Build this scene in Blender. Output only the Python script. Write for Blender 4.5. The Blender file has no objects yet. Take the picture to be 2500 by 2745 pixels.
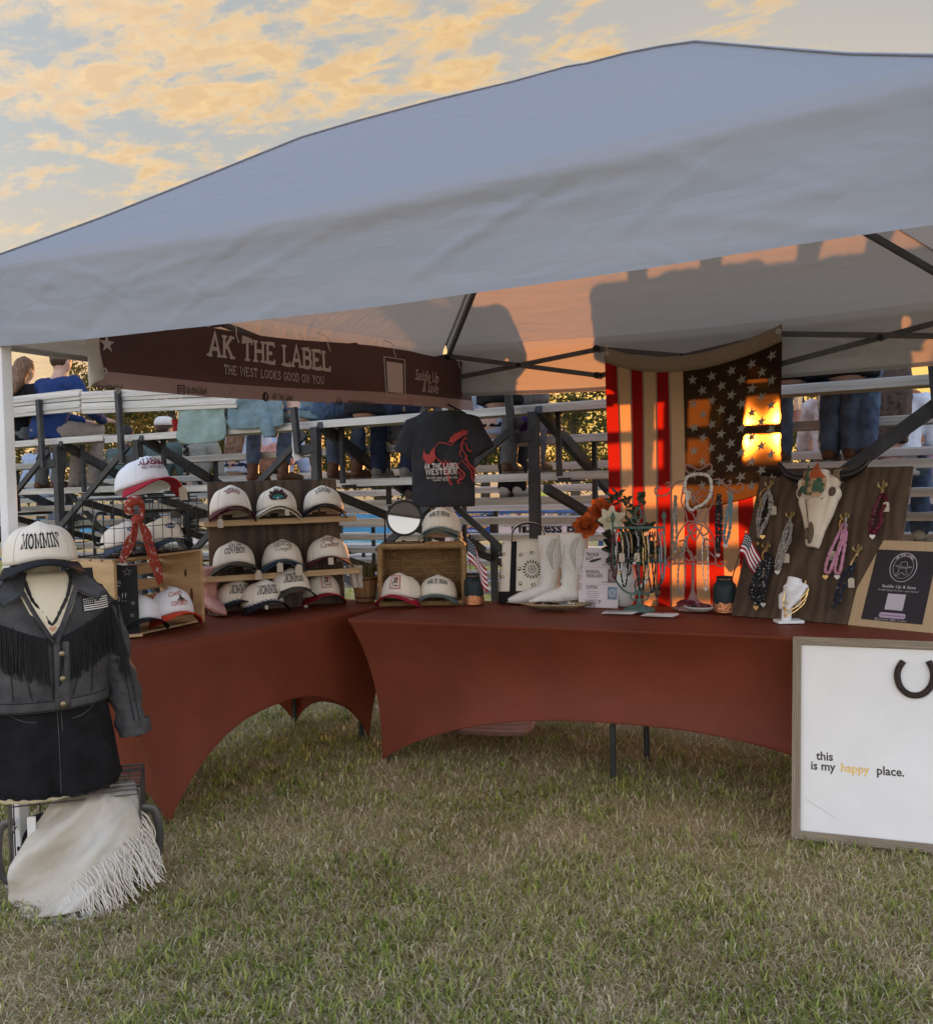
import bpy, math, random
import numpy as np
from mathutils import Vector, Matrix

R = math.radians
scene = bpy.context.scene
col = scene.collection
rng = random.Random(7)
nrg = np.random.default_rng(11)

# ------------------------------------------------------------------ camera
CAM_X = Vector((0.86495817, 0.50141191, -0.02081972))
CAM_Y = Vector((-0.00221616, 0.04530242, 0.99897086))
CAM_Z = -Vector((-0.50183907, 0.86402187, -0.04029591))
CAM_LOC = Vector((3.1673, -2.1882, 1.4680))
cam_data = bpy.data.cameras.new('camera')
cam = bpy.data.objects.new('camera', cam_data)
col.objects.link(cam)
cam.matrix_world = Matrix((
    (CAM_X.x, CAM_Y.x, CAM_Z.x, CAM_LOC.x),
    (CAM_X.y, CAM_Y.y, CAM_Z.y, CAM_LOC.y),
    (CAM_X.z, CAM_Y.z, CAM_Z.z, CAM_LOC.z),
    (0, 0, 0, 1)))
cam_data.sensor_fit = 'HORIZONTAL'
cam_data.sensor_width = 36.0
cam_data.lens = 2626.97 / 2500 * 36.0
cam_data.clip_start = 0.05
cam_data.clip_end = 2000
scene.camera = cam

# ------------------------------------------------------------------ light
SUN_EL, SUN_AZ = 2.3, -14.6            # degrees; azimuth from +y towards +x
EXPOSURE = 3.2
SUN_STRENGTH = 0.95
sdir = Vector((math.sin(R(SUN_AZ)) * math.cos(R(SUN_EL)),
               math.cos(R(SUN_AZ)) * math.cos(R(SUN_EL)), math.sin(R(SUN_EL))))
sun_data = bpy.data.lights.new('sun', 'SUN')
sun_data.energy = SUN_STRENGTH
sun_data.angle = R(1.2)
sun_data.color = (1.0, 0.40, 0.12)
sun = bpy.data.objects.new('sun', sun_data)
sun.rotation_mode = 'QUATERNION'
sun.rotation_quaternion = sdir.to_track_quat('Z', 'Y')
sun.location = (0, 40, 20)
col.objects.link(sun)

world = bpy.data.worlds.new('World')
scene.world = world
world.use_nodes = True


def build_world():
    nt = world.node_tree
    nt.nodes.clear()
    N = nt.nodes.new

    def math_(op, a, b=None, clamp=False):
        n = N('ShaderNodeMath')
        n.operation = op
        n.use_clamp = clamp
        for i, v in enumerate((a, b)):
            if v is None:
                continue
            if isinstance(v, (int, float)):
                n.inputs[i].default_value = v
            else:
                nt.links.new(v, n.inputs[i])
        return n.outputs[0]

    def mix(f, a, b, mode='MIX'):
        n = N('ShaderNodeMix')
        n.data_type = 'RGBA'
        n.blend_type = mode
        for i, v in ((0, f), (6, a), (7, b)):
            if isinstance(v, (int, float)):
                n.inputs[i].default_value = v
            elif isinstance(v, tuple):
                n.inputs[i].default_value = v
            else:
                nt.links.new(v, n.inputs[i])
        return n.outputs[2]
    out = N('ShaderNodeOutputWorld')
    bg = N('ShaderNodeBackground')
    sky = N('ShaderNodeTexSky')
    sky.sky_type = 'NISHITA'
    sky.sun_disc = False
    sky.sun_elevation = R(SUN_EL)
    sky.sun_rotation = R(SUN_AZ)
    sky.air_density = 1.0
    sky.dust_density = 1.6
    sky.ozone_density = 1.0
    tc = N('ShaderNodeTexCoord')
    sep = N('ShaderNodeSeparateXYZ')
    nt.links.new(tc.outputs['Generated'], sep.inputs[0])
    x, y, z = sep.outputs
    zc = math_('MAXIMUM', z, 0.02)
    h = math_('ADD', zc, 0.10)
    cx = math_('DIVIDE', x, h)
    cy = math_('DIVIDE', y, h)
    comb = N('ShaderNodeCombineXYZ')
    nt.links.new(cx, comb.inputs[0])
    nt.links.new(cy, comb.inputs[1])

    def noise(scale, detail, rough, off, stretch=(1, 1, 1), rot=0):
        mp = N('ShaderNodeMapping')
        mp.inputs['Location'].default_value = off
        mp.inputs['Rotation'].default_value = (0, 0, rot)
        mp.inputs['Scale'].default_value = stretch
        nt.links.new(comb.outputs[0], mp.inputs[0])
        n = N('ShaderNodeTexNoise')
        n.inputs['Scale'].default_value = scale
        n.inputs['Detail'].default_value = detail
        n.inputs['Roughness'].default_value = rough
        n.inputs['Distortion'].default_value = 0.3
        nt.links.new(mp.outputs[0], n.inputs[0])
        return n.outputs[0]

    def ramp(v, a, b):
        n = N('ShaderNodeMapRange')
        n.interpolation_type = 'SMOOTHSTEP'
        n.inputs[1].default_value = a
        n.inputs[2].default_value = b
        nt.links.new(v, n.inputs[0])
        return n.outputs[0]
    fine = noise(CLOUD_SCALE, 12, 0.62, CLOUD_OFF, (1.0, 1.5, 1), 0.5)
    puff = noise(CLOUD_SCALE * 3.1, 6, 0.55, CLOUD_OFF, (1.0, 1.3, 1), 0.5)
    big = noise(0.55, 2, 0.5, CLOUD_OFF2)
    cover = math_('ADD', fine, math_('MULTIPLY', math_('SUBTRACT', big, 0.5), 1.0))
    cover = math_('ADD', cover, math_('MULTIPLY', math_('SUBTRACT', puff, 0.5), 0.34))
    dens = math_('MULTIPLY', ramp(cover, 0.465, 0.68), 0.96)
    edge = ramp(math_('ADD', cover, math_('MULTIPLY', math_('SUBTRACT', puff, 0.5), 0.5)), 0.52, 0.76)
    # haze veil, warm toward the sun; opposite horizon brightened as fill for the stall
    warm = math_('ADD', math_('MULTIPLY', x, sdir.x), math_('MULTIPLY', y, sdir.y))
    warm = ramp(warm, -0.4, 1.0)
    low = ramp(z, 0.34, 0.0)
    base = mix(1.0, sky.outputs[0], SKY_GAIN, 'MULTIPLY')
    veil = mix(low, SKY_HIGH, SKY_LOW)
    veil = mix(warm, mix(ramp(z, 0.8, 0.0), SKY_ZENITH, SKY_BACK_FILL), veil)
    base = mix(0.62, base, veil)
    glow = math_('POWER', ramp(math_('ADD', math_('ADD', math_('MULTIPLY', x, sdir.x),
                 math_('MULTIPLY', y, sdir.y)), math_('MULTIPLY', z, sdir.z)), 0.90, 1.0), 2.0)
    glow = math_('MULTIPLY', glow, ramp(z, 0.4, 0.02))
    base = mix(glow, base, (0.115, 0.072, 0.018, 1))
    cl = mix(edge, CLOUD_RIM, CLOUD_CORE)
    cl = mix(warm, (0.16, 0.172, 0.20, 1), cl)
    skyc = mix(math_('MULTIPLY', dens, ramp(z, 0.015, 0.12)), base, cl)
    below = mix(ramp(z, -0.004, 0.0), (0.10, 0.09, 0.07, 1), skyc)
    nt.links.new(below, bg.inputs[0])
    bg.inputs[1].default_value = 1.0
    nt.links.new(bg.outputs[0], out.inputs[0])


CLOUD_SCALE = 5.2
CLOUD_OFF = (9.4, 4.1, 0)
CLOUD_OFF2 = (9.89, 5.47, 0)
SKY_GAIN = (0.020, 0.020, 0.020, 1)
SKY_HIGH = (0.056, 0.060, 0.060, 1)
SKY_LOW = (0.105, 0.066, 0.025, 1)
SKY_BACK_FILL = (0.365, 0.340, 0.325, 1)  # unseen horizon behind the camera, brightened to light goods under the tent
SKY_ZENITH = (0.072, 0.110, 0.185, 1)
CLOUD_RIM = (0.104, 0.070, 0.030, 1)
CLOUD_CORE = (0.084, 0.055, 0.026, 1)
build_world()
scene.view_settings.view_transform = 'Standard'
scene.view_settings.look = 'None'
scene.view_settings.exposure = EXPOSURE
scene.view_settings.gamma = 1
scene.cycles.use_denoising = True
scene.cycles.max_bounces = 6
scene.cycles.diffuse_bounces = 3
scene.cycles.transparent_max_bounces = 8
scene.cycles.transmission_bounces = 6
scene.cycles.caustics_reflective = False
scene.cycles.caustics_refractive = False

# ------------------------------------------------------------------ materials
MATS = {}


def mat(name, c, rough=0.7, metal=0.0, var=0.0, vscale=8.0, bump=0.0, bscale=60.0,
        transl=0.0, tcol=None, stretch=(1, 1, 1), c2=None, spec=0.3, forward=0.0, alpha=1.0,
        trans=0.0, wave=None, coat=0.0, ramp=(0.32, 0.68)):
    """Principled surface with noise colour variation, bump and optional translucency."""
    if name in MATS:
        return MATS[name]
    m = bpy.data.materials.new(name)
    m.use_nodes = True
    nt = m.node_tree
    N = nt.nodes.new
    b = nt.nodes['Principled BSDF']
    out = nt.nodes['Material Output']
    b.inputs['Base Color'].default_value = (*c, 1)
    b.inputs['Roughness'].default_value = rough
    b.inputs['Metallic'].default_value = metal
    b.inputs['Specular IOR Level'].default_value = spec
    b.inputs['Coat Weight'].default_value = coat
    b.inputs['Transmission Weight'].default_value = trans
    b.inputs['Alpha'].default_value = alpha
    tc = N('ShaderNodeTexCoord')
    mp = N('ShaderNodeMapping')
    mp.inputs['Scale'].default_value = stretch
    nt.links.new(tc.outputs['Object'], mp.inputs[0])
    csock = None
    if var or c2:
        n = N('ShaderNodeTexNoise')
        n.inputs['Scale'].default_value = vscale
        n.inputs['Detail'].default_value = 5
        n.inputs['Roughness'].default_value = 0.6
        nt.links.new(mp.outputs[0], n.inputs[0])
        rp = N('ShaderNodeValToRGB')
        rp.color_ramp.elements[0].position = ramp[0]
        rp.color_ramp.elements[1].position = ramp[1]
        lo = c2 if c2 else tuple(max(0, k * (1 - var)) for k in c)
        hi = c if c2 else tuple(min(1, k * (1 + var)) for k in c)
        rp.color_ramp.elements[0].color = (*lo, 1)
        rp.color_ramp.elements[1].color = (*hi, 1)
        nt.links.new(n.outputs[0], rp.inputs[0])
        csock = rp.outputs[0]
        if wave:
            w = N('ShaderNodeTexWave')
            w.inputs['Scale'].default_value = wave[0]
            w.inputs['Distortion'].default_value = wave[1]
            w.inputs['Detail'].default_value = 3
            w.inputs['Detail Scale'].default_value = 1.2
            w.bands_direction = wave[2]
            nt.links.new(mp.outputs[0], w.inputs[0])
            mx = N('ShaderNodeMix')
            mx.data_type = 'RGBA'
            mx.blend_type = 'MULTIPLY'
            mx.inputs[0].default_value = wave[3]
            nt.links.new(csock, mx.inputs[6])
            nt.links.new(w.outputs[0], mx.inputs[7])
            csock = mx.outputs[2]
        nt.links.new(csock, b.inputs['Base Color'])
    bs = None
    if bump:
        n2 = N('ShaderNodeTexNoise')
        n2.inputs['Scale'].default_value = bscale
        n2.inputs['Detail'].default_value = 4
        nt.links.new(mp.outputs[0], n2.inputs[0])
        bp = N('ShaderNodeBump')
        bp.inputs['Strength'].default_value = bump
        bp.inputs['Distance'].default_value = 0.01
        nt.links.new(n2.outputs[0], bp.inputs['Height'])
        nt.links.new(bp.outputs[0], b.inputs['Normal'])
        bs = bp.outputs[0]
    last = b.outputs[0]
    if transl:
        t = N('ShaderNodeBsdfTranslucent')
        if csock is not None and tcol is None:
            nt.links.new(csock, t.inputs[0])
        else:
            t.inputs[0].default_value = (*(tcol or c), 1)
        if bs:
            nt.links.new(bs, t.inputs['Normal'])
        mx = N('ShaderNodeMixShader')
        mx.inputs[0].default_value = transl
        nt.links.new(last, mx.inputs[1])
        nt.links.new(t.outputs[0], mx.inputs[2])
        last = mx.outputs[0]
    if forward:
        # light scattered nearly straight through an open weave
        g = N('ShaderNodeBsdfRefraction')
        g.inputs['Color'].default_value = (*(tcol or c), 1)
        g.inputs['Roughness'].default_value = 0.34
        g.inputs['IOR'].default_value = 1.12
        mx = N('ShaderNodeMixShader')
        mx.inputs[0].default_value = forward
        nt.links.new(last, mx.inputs[1])
        nt.links.new(g.outputs[0], mx.inputs[2])
        last = mx.outputs[0]
    nt.links.new(last, out.inputs['Surface'])
    MATS[name] = m
    return m


# ------------------------------------------------------------------ mesh tools
def frame_of(d):
    d = Vector(d).normalized()
    a = Vector((0, 0, 1)) if abs(d.z) < 0.95 else Vector((0, 1, 0))
    s = d.cross(a).normalized()
    return s, s.cross(d).normalized()


class MB:
    """Collects shapes into one mesh."""

    def __init__(self):
        self.v, self.f, self.mi = [], [], []

    def add(self, vs, fs, mi=0, M=None):
        o = len(self.v)
        if M is not None:
            vs = [M @ Vector(p) for p in vs]
        self.v.extend([tuple(p) for p in vs])
        self.f.extend([tuple(i + o for i in f) for f in fs])
        self.mi.extend([mi] * len(fs))
        return self

    def box(self, c, s, M=None, mi=0):
        x, y, z = s[0] / 2, s[1] / 2, s[2] / 2
        vs = [(c[0] + i * x, c[1] + j * y, c[2] + k * z) for k in (-1, 1) for j in (-1, 1) for i in (-1, 1)]
        fs = [(0, 2, 3, 1), (4, 5, 7, 6), (0, 1, 5, 4), (2, 6, 7, 3), (0, 4, 6, 2), (1, 3, 7, 5)]
        return self.add(vs, fs, mi, M)

    def bar(self, a, b, w, h, up=None, mi=0):
        """A rectangular bar from a to b; w across, h along its up side."""
        a, b = Vector(a), Vector(b)
        d = (b - a).normalized()
        u = Vector(up) if up is not None else Vector((0, 0, 1))
        if abs(d.dot(u)) > 0.98:
            u = Vector((0, 1, 0))
        s = d.cross(u).normalized()
        u = s.cross(d).normalized()
        vs = []
        for p in (a, b):
            for i, j in ((-1, -1), (1, -1), (1, 1), (-1, 1)):
                vs.append(p + s * (i * w / 2) + u * (j * h / 2))
        fs = [(3, 2, 1, 0), (4, 5, 6, 7)] + [(i, (i + 1) % 4, 4 + (i + 1) % 4, 4 + i) for i in range(4)]
        return self.add(vs, fs, mi)

    def tube(self, pts, r, n=8, cap=True, closed=False, mi=0, ell=None):
        """Sweep of a circle (or ellipse: ell=(side,up) factors) along pts; r is one radius or one per point."""
        pts = [Vector(p) for p in pts]
        k = len(pts)
        rs = [r] * k if isinstance(r, (int, float)) else list(r)
        vs, fs = [], []
        d0 = (pts[1] - pts[0]).normalized()
        s, u = frame_of(d0)
        for i, p in enumerate(pts):
            if closed:
                d = pts[(i + 1) % k] - pts[i - 1]
            elif i == 0:
                d = pts[1] - pts[0]
            elif i == k - 1:
                d = pts[-1] - pts[-2]
            else:
                d = pts[i + 1] - pts[i - 1]
            d = d.normalized() if d.length > 1e-9 else d0
            s = (s - d * s.dot(d))
            s = s.normalized() if s.length > 1e-6 else frame_of(d)[0]
            u = d.cross(s).normalized()
            e = ell or (1, 1)
            for j in range(n):
                a = 2 * math.pi * j / n
                vs.append(p + s * (math.cos(a) * rs[i] * e[0]) + u * (math.sin(a) * rs[i] * e[1]))
        m = k if closed else k - 1
        for i in range(m):
            i2 = (i + 1) % k
            for j in range(n):
                j2 = (j + 1) % n
                fs.append((i * n + j, i * n + j2, i2 * n + j2, i2 * n + j))
        if cap and not closed:
            fs.append(tuple(range(n))[::-1])
            fs.append(tuple((k - 1) * n + j for j in range(n)))
        return self.add(vs, fs, mi)

    def lathe(self, prof, n=24, c=(0, 0, 0), mi=0, cap=True, M=None, sx=1, sy=1):
        vs, fs = [], []
        for r_, z in prof:
            for j in range(n):
                a = 2 * math.pi * j / n
                vs.append((c[0] + sx * r_ * math.cos(a), c[1] + sy * r_ * math.sin(a), c[2] + z))
        k = len(prof)
        for i in range(k - 1):
            for j in range(n):
                j2 = (j + 1) % n
                fs.append((i * n + j, i * n + j2, (i + 1) * n + j2, (i + 1) * n + j))
        if cap:
            fs.append(tuple(range(n))[::-1])
            fs.append(tuple((k - 1) * n + j for j in range(n)))
        return self.add(vs, fs, mi, M)

    def ball(self, c, r, n=10, mi=0, M=None):
        rx, ry, rz = (r, r, r) if isinstance(r, (int, float)) else r
        vs, fs = [(c[0], c[1], c[2] - rz)], []
        h = max(4, n // 2)
        for i in range(1, h):
            t = math.pi * i / h - math.pi / 2
            for j in range(n):
                a = 2 * math.pi * j / n
                vs.append((c[0] + rx * math.cos(t) * math.cos(a), c[1] + ry * math.cos(t) * math.sin(a), c[2] + rz * math.sin(t)))
        vs.append((c[0], c[1], c[2] + rz))
        for j in range(n):
            j2 = (j + 1) % n
            fs.append((0, 1 + j2, 1 + j))
            for i in range(h - 2):
                o = 1 + i * n
                fs.append((o + j, o + j2, o + n + j2, o + n + j))
            o = 1 + (h - 2) * n
            fs.append((o + j, o + j2, len(vs) - 1))
        return self.add(vs, fs, mi, M)

    def grid(self, fn, nu, nv, mi=0, flip=False):
        vs = [fn(i / nu, j / nv) for j in range(nv + 1) for i in range(nu + 1)]
        w = nu + 1
        fs = []
        for j in range(nv):
            for i in range(nu):
                q = (j * w + i, j * w + i + 1, (j + 1) * w + i + 1, (j + 1) * w + i)
                fs.append(q[::-1] if flip else q)
        return self.add(vs, fs, mi)

    def prism(self, outline, t, M=None, mi=0, z=0.0):
        """Outline in the local xy plane, thickness t upward from z."""
        n = len(outline)
        vs = [(p[0], p[1], z) for p in outline] + [(p[0], p[1], z + t) for p in outline]
        fs = [tuple(range(n))[::-1], tuple(range(n, 2 * n))]
        fs += [(i, (i + 1) % n, n + (i + 1) % n, n + i) for i in range(n)]
        return self.add(vs, fs, mi, M)

    def build(self, name, mats, parent=None, smooth=True, bevel=0.0, solid=0.0, sub=0, angle=40):
        me = bpy.data.meshes.new(name)
        me.from_pydata(self.v, [], self.f)
        mats = mats if isinstance(mats, (list, tuple)) else [mats]
        for m in mats:
            me.materials.append(m)
        if len(mats) > 1:
            me.polygons.foreach_set('material_index', self.mi)
        if smooth:
            me.polygons.foreach_set('use_smooth', [True] * len(me.polygons))
            try:
                me.set_sharp_from_angle(angle=R(angle))
            except Exception:
                pass
        me.update()
        o = bpy.data.objects.new(name, me)
        col.objects.link(o)
        if parent is not None:
            o.parent = parent
        if solid:
            s = o.modifiers.new('thickness', 'SOLIDIFY')
            s.thickness = solid
            s.offset = 0
        if bevel:
            b = o.modifiers.new('bevel', 'BEVEL')
            b.width = bevel
            b.segments = 2
            b.limit_method = 'ANGLE'
        if sub:
            s = o.modifiers.new('subdivision', 'SUBSURF')
            s.levels = s.render_levels = sub
        return o


def tag(o, label=None, cat=None, group=None, kind=None):
    if label:
        o['label'] = label
    if cat:
        o['category'] = cat
    if group:
        o['group'] = group
    if kind:
        o['kind'] = kind
    return o


def thing(name, label, cat, loc=(0, 0, 0), rz=0.0, group=None, rot=None):
    o = bpy.data.objects.new(name, None)
    o.empty_display_size = 0.1
    col.objects.link(o)
    o.location = loc
    o.rotation_euler = rot if rot is not None else (0, 0, rz)
    return tag(o, label, cat, group)


def copy_tree(o, parent=None):
    c = o.copy()
    col.objects.link(c)
    c.parent = parent
    for ch in list(o.children):
        copy_tree(ch, c)
    return c


def blob(name, prims, m, parent=None, voxel=0.014, smooth=4, noise=0.0, nscale=0.12):
    """One continuous skin over tapered limbs: prims are (points, radii[, ell]) or ('b', centre, radii)."""
    b = MB()
    for p in prims:
        if p[0] == 'b':
            b.ball(p[1], p[2], 14)
        else:
            pts, rs = p[0], p[1]
            b.tube(pts, rs, 12, ell=p[2] if len(p) > 2 else None)
            if len(p) <= 2:
                b.ball(pts[0], rs[0] if not isinstance(rs, (int, float)) else rs, 12)
                b.ball(pts[-1], rs[-1] if not isinstance(rs, (int, float)) else rs, 12)
    o = b.build(name, m, parent)
    r = o.modifiers.new('skin', 'REMESH')
    r.mode = 'VOXEL'
    r.voxel_size = voxel
    r.use_smooth_shade = True
    s = o.modifiers.new('smooth', 'SMOOTH')
    s.factor = 0.5
    s.iterations = smooth
    if noise:
        t = bpy.data.textures.get('cloth_folds_%g' % nscale)
        if not t:
            t = bpy.data.textures.new('cloth_folds_%g' % nscale, 'CLOUDS')
            t.noise_scale = nscale
        d = o.modifiers.new('folds', 'DISPLACE')
        d.texture = t
        d.strength = noise
        d.texture_coords = 'LOCAL'
    return o


# value noise for wrinkled cloth
_perm = np.random.default_rng(5).random((64, 64))


def vnoise(x, y):
    xi, yi = math.floor(x), math.floor(y)
    fx, fy = x - xi, y - yi
    fx, fy = fx * fx * (3 - 2 * fx), fy * fy * (3 - 2 * fy)
    a, b = _perm[xi % 64, yi % 64], _perm[(xi + 1) % 64, yi % 64]
    c, d = _perm[xi % 64, (yi + 1) % 64], _perm[(xi + 1) % 64, (yi + 1) % 64]
    return (a + (b - a) * fx) * (1 - fy) + (c + (d - c) * fx) * fy - 0.5


def fbm(x, y, o=3):
    s, a = 0, 1
    for i in range(o):
        s += a * vnoise(x * 2 ** i + 7.3 * i, y * 2 ** i + 3.1 * i)
        a *= 0.5
    return s


def ridge(x, y):
    return 1 - abs(2 * vnoise(x, y)) * 2


# ------------------------------------------------------------------ lettering
# slab-serif capitals as strokes in a cell one unit high: (width, [polylines], [serif feet])
def _arc(cx, cy, rx, ry, a0, a1, n=9):
    return [(cx + rx * math.cos(R(a0 + (a1 - a0) * i / n)), cy + ry * math.sin(R(a0 + (a1 - a0) * i / n))) for i in range(n + 1)]


SLAB = {
    'A': (.8, [[(.08, 0), (.4, 1), (.72, 0)], [(.2, .34), (.6, .34)]], [(.08, 0), (.72, 0)]),
    'B': (.7, [[(.12, 0), (.12, 1)], [(.12, .95), (.42, .95)] + _arc(.42, .74, .17, .21, 90, -90) + [(.12, .53)],
               [(.42, .53)] + _arc(.44, .29, .19, .24, 90, -90) + [(.12, .05)]], [(.1, 0), (.1, 1)]),
    'C': (.72, [_arc(.4, .5, .3, .45, 50, 310, 16)], [(.62, .8), (.62, .2)]),
    'D': (.76, [[(.12, 0), (.12, 1)], [(.12, .95), (.34, .95)] + _arc(.34, .5, .3, .45, 90, -90, 12) + [(.12, .05)]], [(.1, 0), (.1, 1)]),
    'E': (.68, [[(.12, 0), (.12, 1)], [(.12, .95), (.6, .95), (.6, .8)], [(.12, .5), (.46, .5)], [(.12, .05), (.6, .05), (.6, .22)]], [(.1, 0), (.1, 1)]),
    'G': (.76, [_arc(.4, .5, .3, .45, 50, 330, 16), [(.44, .45), (.66, .45), (.66, .1)]], [(.62, .8)]),
    'H': (.8, [[(.14, 0), (.14, 1)], [(.66, 0), (.66, 1)], [(.14, .52), (.66, .52)]], [(.14, 0), (.14, 1), (.66, 0), (.66, 1)]),
    'I': (.36, [[(.18, 0), (.18, 1)]], [(.18, 0), (.18, 1)]),
    'K': (.8, [[(.14, 0), (.14, 1)], [(.64, 1), (.16, .42)], [(.3, .58), (.68, 0)]], [(.14, 0), (.14, 1), (.64, 1), (.68, 0)]),
    'L': (.64, [[(.14, 0), (.14, 1)], [(.14, .05), (.58, .05), (.58, .24)]], [(.14, 1), (.1, 0)]),
    'M': (.95, [[(.14, 0), (.14, 1), (.47, .2), (.8, 1), (.8, 0)]], [(.14, 0), (.12, 1), (.8, 0), (.82, 1)]),
    'N': (.82, [[(.14, 0), (.14, 1), (.68, 0), (.68, 1)]], [(.14, 0), (.1, 1), (.68, 1)]),
    'O': (.8, [_arc(.4, .5, .31, .45, 0, 360, 20)], []),
    'P': (.68, [[(.14, 0), (.14, 1)], [(.14, .95), (.4, .95)] + _arc(.4, .71, .2, .24, 90, -90) + [(.14, .47)]], [(.14, 0), (.1, 1)]),
    'R': (.76, [[(.14, 0), (.14, 1)], [(.14, .95), (.4, .95)] + _arc(.4, .72, .2, .23, 90, -90) + [(.14, .49)], [(.4, .49), (.66, 0)]], [(.14, 0), (.1, 1), (.66, 0)]),
    'S': (.66, [_arc(.33, .73, .23, .22, 30, 250, 10) + _arc(.33, .27, .23, .22, 90, -150, 10)], [(.54, .82), (.12, .18)]),
    'T': (.72, [[(.36, 0), (.36, 1)], [(.06, .76), (.06, .95), (.66, .95), (.66, .76)]], [(.36, 0)]),
    'U': (.8, [[(.14, 1), (.14, .36)] + _arc(.4, .34, .26, .3, 180, 360, 10) + [(.66, 1)]], [(.14, 1), (.66, 1)]),
    'V': (.78, [[(.08, 1), (.39, 0), (.7, 1)]], [(.08, 1), (.7, 1)]),
    'W': (1.08, [[(.08, 1), (.3, 0), (.54, .9), (.78, 0), (1.0, 1)]], [(.08, 1), (1.0, 1)]),
    'Y': (.76, [[(.08, 1), (.38, .48), (.68, 1)], [(.38, .48), (.38, 0)]], [(.08, 1), (.68, 1), (.38, 0)]),
    '&': (.8, [[(.7, .0), (.24, .74)] + _arc(.36, .8, .14, .16, 200, -30, 8) + [(.2, .42)] + _arc(.32, .25, .2, .22, 130, 330, 8) + [(.68, .46)]], []),
    "'": (.26, [[(.13, 1), (.1, .72)]], []),
    '.': (.26, [[(.1, .05), (.2, .05)]], []),
    ' ': (.4, [], []),
}


def slab_text(s, size=1.0, weight=.16, sx=1.0, gap=.06, serif=.13, arc=None, invert=False):
    """Returns flat verts (x, y, layer) and quads, centred on x, baseline y=0."""
    vs, fs = [], []
    x = 0
    total = sum(SLAB[c][0] + gap for c in s) - gap
    lay = 0
    spans = []
    for ch in s:
        w, lines, feet = SLAB[ch]
        start = len(vs)
        for ln in lines:
            k = len(ln)
            L, Rr = [], []
            for i, p in enumerate(ln):
                a = ln[max(0, i - 1)]
                b = ln[min(k - 1, i + 1)]
                dx, dy = b[0] - a[0], b[1] - a[1]
                closed = ln[0] == ln[-1] or (abs(ln[0][0] - ln[-1][0]) < 1e-6 and abs(ln[0][1] - ln[-1][1]) < 1e-6)
                if closed and i in (0, k - 1):
                    dx, dy = ln[1][0] - ln[-2][0], ln[1][1] - ln[-2][1]
                d = math.hypot(dx, dy) or 1
                nx, ny = -dy / d, dx / d
                h = weight / 2
                if 0 < i < k - 1:
                    e1 = (p[0] - a[0], p[1] - a[1])
                    n1 = math.hypot(*e1) or 1
                    cosh = abs((-e1[1] / n1) * nx + (e1[0] / n1) * ny)
                    h /= max(.45, cosh)
                L.append((p[0] + nx * h, p[1] + ny * h))
                Rr.append((p[0] - nx * h, p[1] - ny * h))
            o = len(vs)
            vs += [(x + p[0], p[1], lay) for p in L] + [(x + p[0], p[1], lay) for p in Rr]
            fs += [(o + k + i, o + k + i + 1, o + i + 1, o + i) for i in range(k - 1)]
            lay += 1
        if serif:
            for fx, fy in feet:
                o = len(vs)
                hh = weight * .62
                y0 = 0 if fy < .5 else 1 - hh
                if .1 < fy < .9:
                    y0 = fy - hh
                vs += [(x + fx - weight * .5 - serif * .7, y0, lay), (x + fx + weight * .5 + serif * .7, y0, lay),
                       (x + fx + weight * .5 + serif * .7, y0 + hh, lay), (x + fx - weight * .5 - serif * .7, y0 + hh, lay)]
                fs.append((o, o + 1, o + 2, o + 3))
                lay += 1
        spans.append((start, len(vs), x + w / 2))
        x += w + gap
    out = [None] * len(vs)
    for a, b, cx in spans:
        for i in range(a, b):
            px, py, l = vs[i]
            px, py = (px - total / 2) * sx * size, py * size
            out[i] = (px, py, l)
    if arc:                      # bend on a circle of radius arc (positive arches up)
        out = [((arc + y) * math.sin(x / arc), (arc + y) * math.cos(x / arc) - arc, l) if arc > 0 else
               ((-arc - y) * math.sin(x / -arc), -((-arc - y) * math.cos(x / -arc)) - arc, l) for x, y, l in out]
    if invert:
        out = [(-x, -y, l) for x, y, l in out]
    return out, fs


_fontcache = {}


def sans_text(s, size=1.0, bold=0.0, shear=0.0, sx=1.0, arc=None, align='CENTER', spacing=1.0):
    key = (s, bold, shear, align, spacing)
    if key not in _fontcache:
        c = bpy.data.curves.new('lettering', 'FONT')
        c.body = s
        c.align_x = align
        c.offset = bold
        c.shear = shear
        c.space_character = spacing
        c.resolution_u = 2
        o = bpy.data.objects.new('lettering', c)
        me = bpy.data.meshes.new_from_object(o)
        _fontcache[key] = ([tuple(v.co) for v in me.vertices], [tuple(p.vertices) for p in me.polygons])
        bpy.data.meshes.remove(me)
        bpy.data.objects.remove(o)
        bpy.data.curves.remove(c)
    vs, fs = _fontcache[key]
    out = [(v[0] * size * sx, v[1] * size, 0) for v in vs]
    if arc:
        out = [((arc + y) * math.sin(x / arc), (arc + y) * math.cos(x / arc) - arc, l) for x, y, l in out]
    return out, fs


def letter(name, tx, fn, m, parent, off=(0, 0), rot=0.0):
    """Lay flat lettering on a surface: fn(x, y, lift) gives the 3D point."""
    vs, fs = tx
    c, s = math.cos(rot), math.sin(rot)
    b = MB()
    b.add([fn(x * c - y * s + off[0], x * s + y * c + off[1], 0.0006 + 0.00012 * (l % 9)) for x, y, l in vs], fs)
    return b.build(name, m, parent, smooth=False)


def flat(M):
    """Surface map for a plane given by matrix M (local x, y, normal z)."""
    return lambda x, y, l: M @ Vector((x, y, l))


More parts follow.
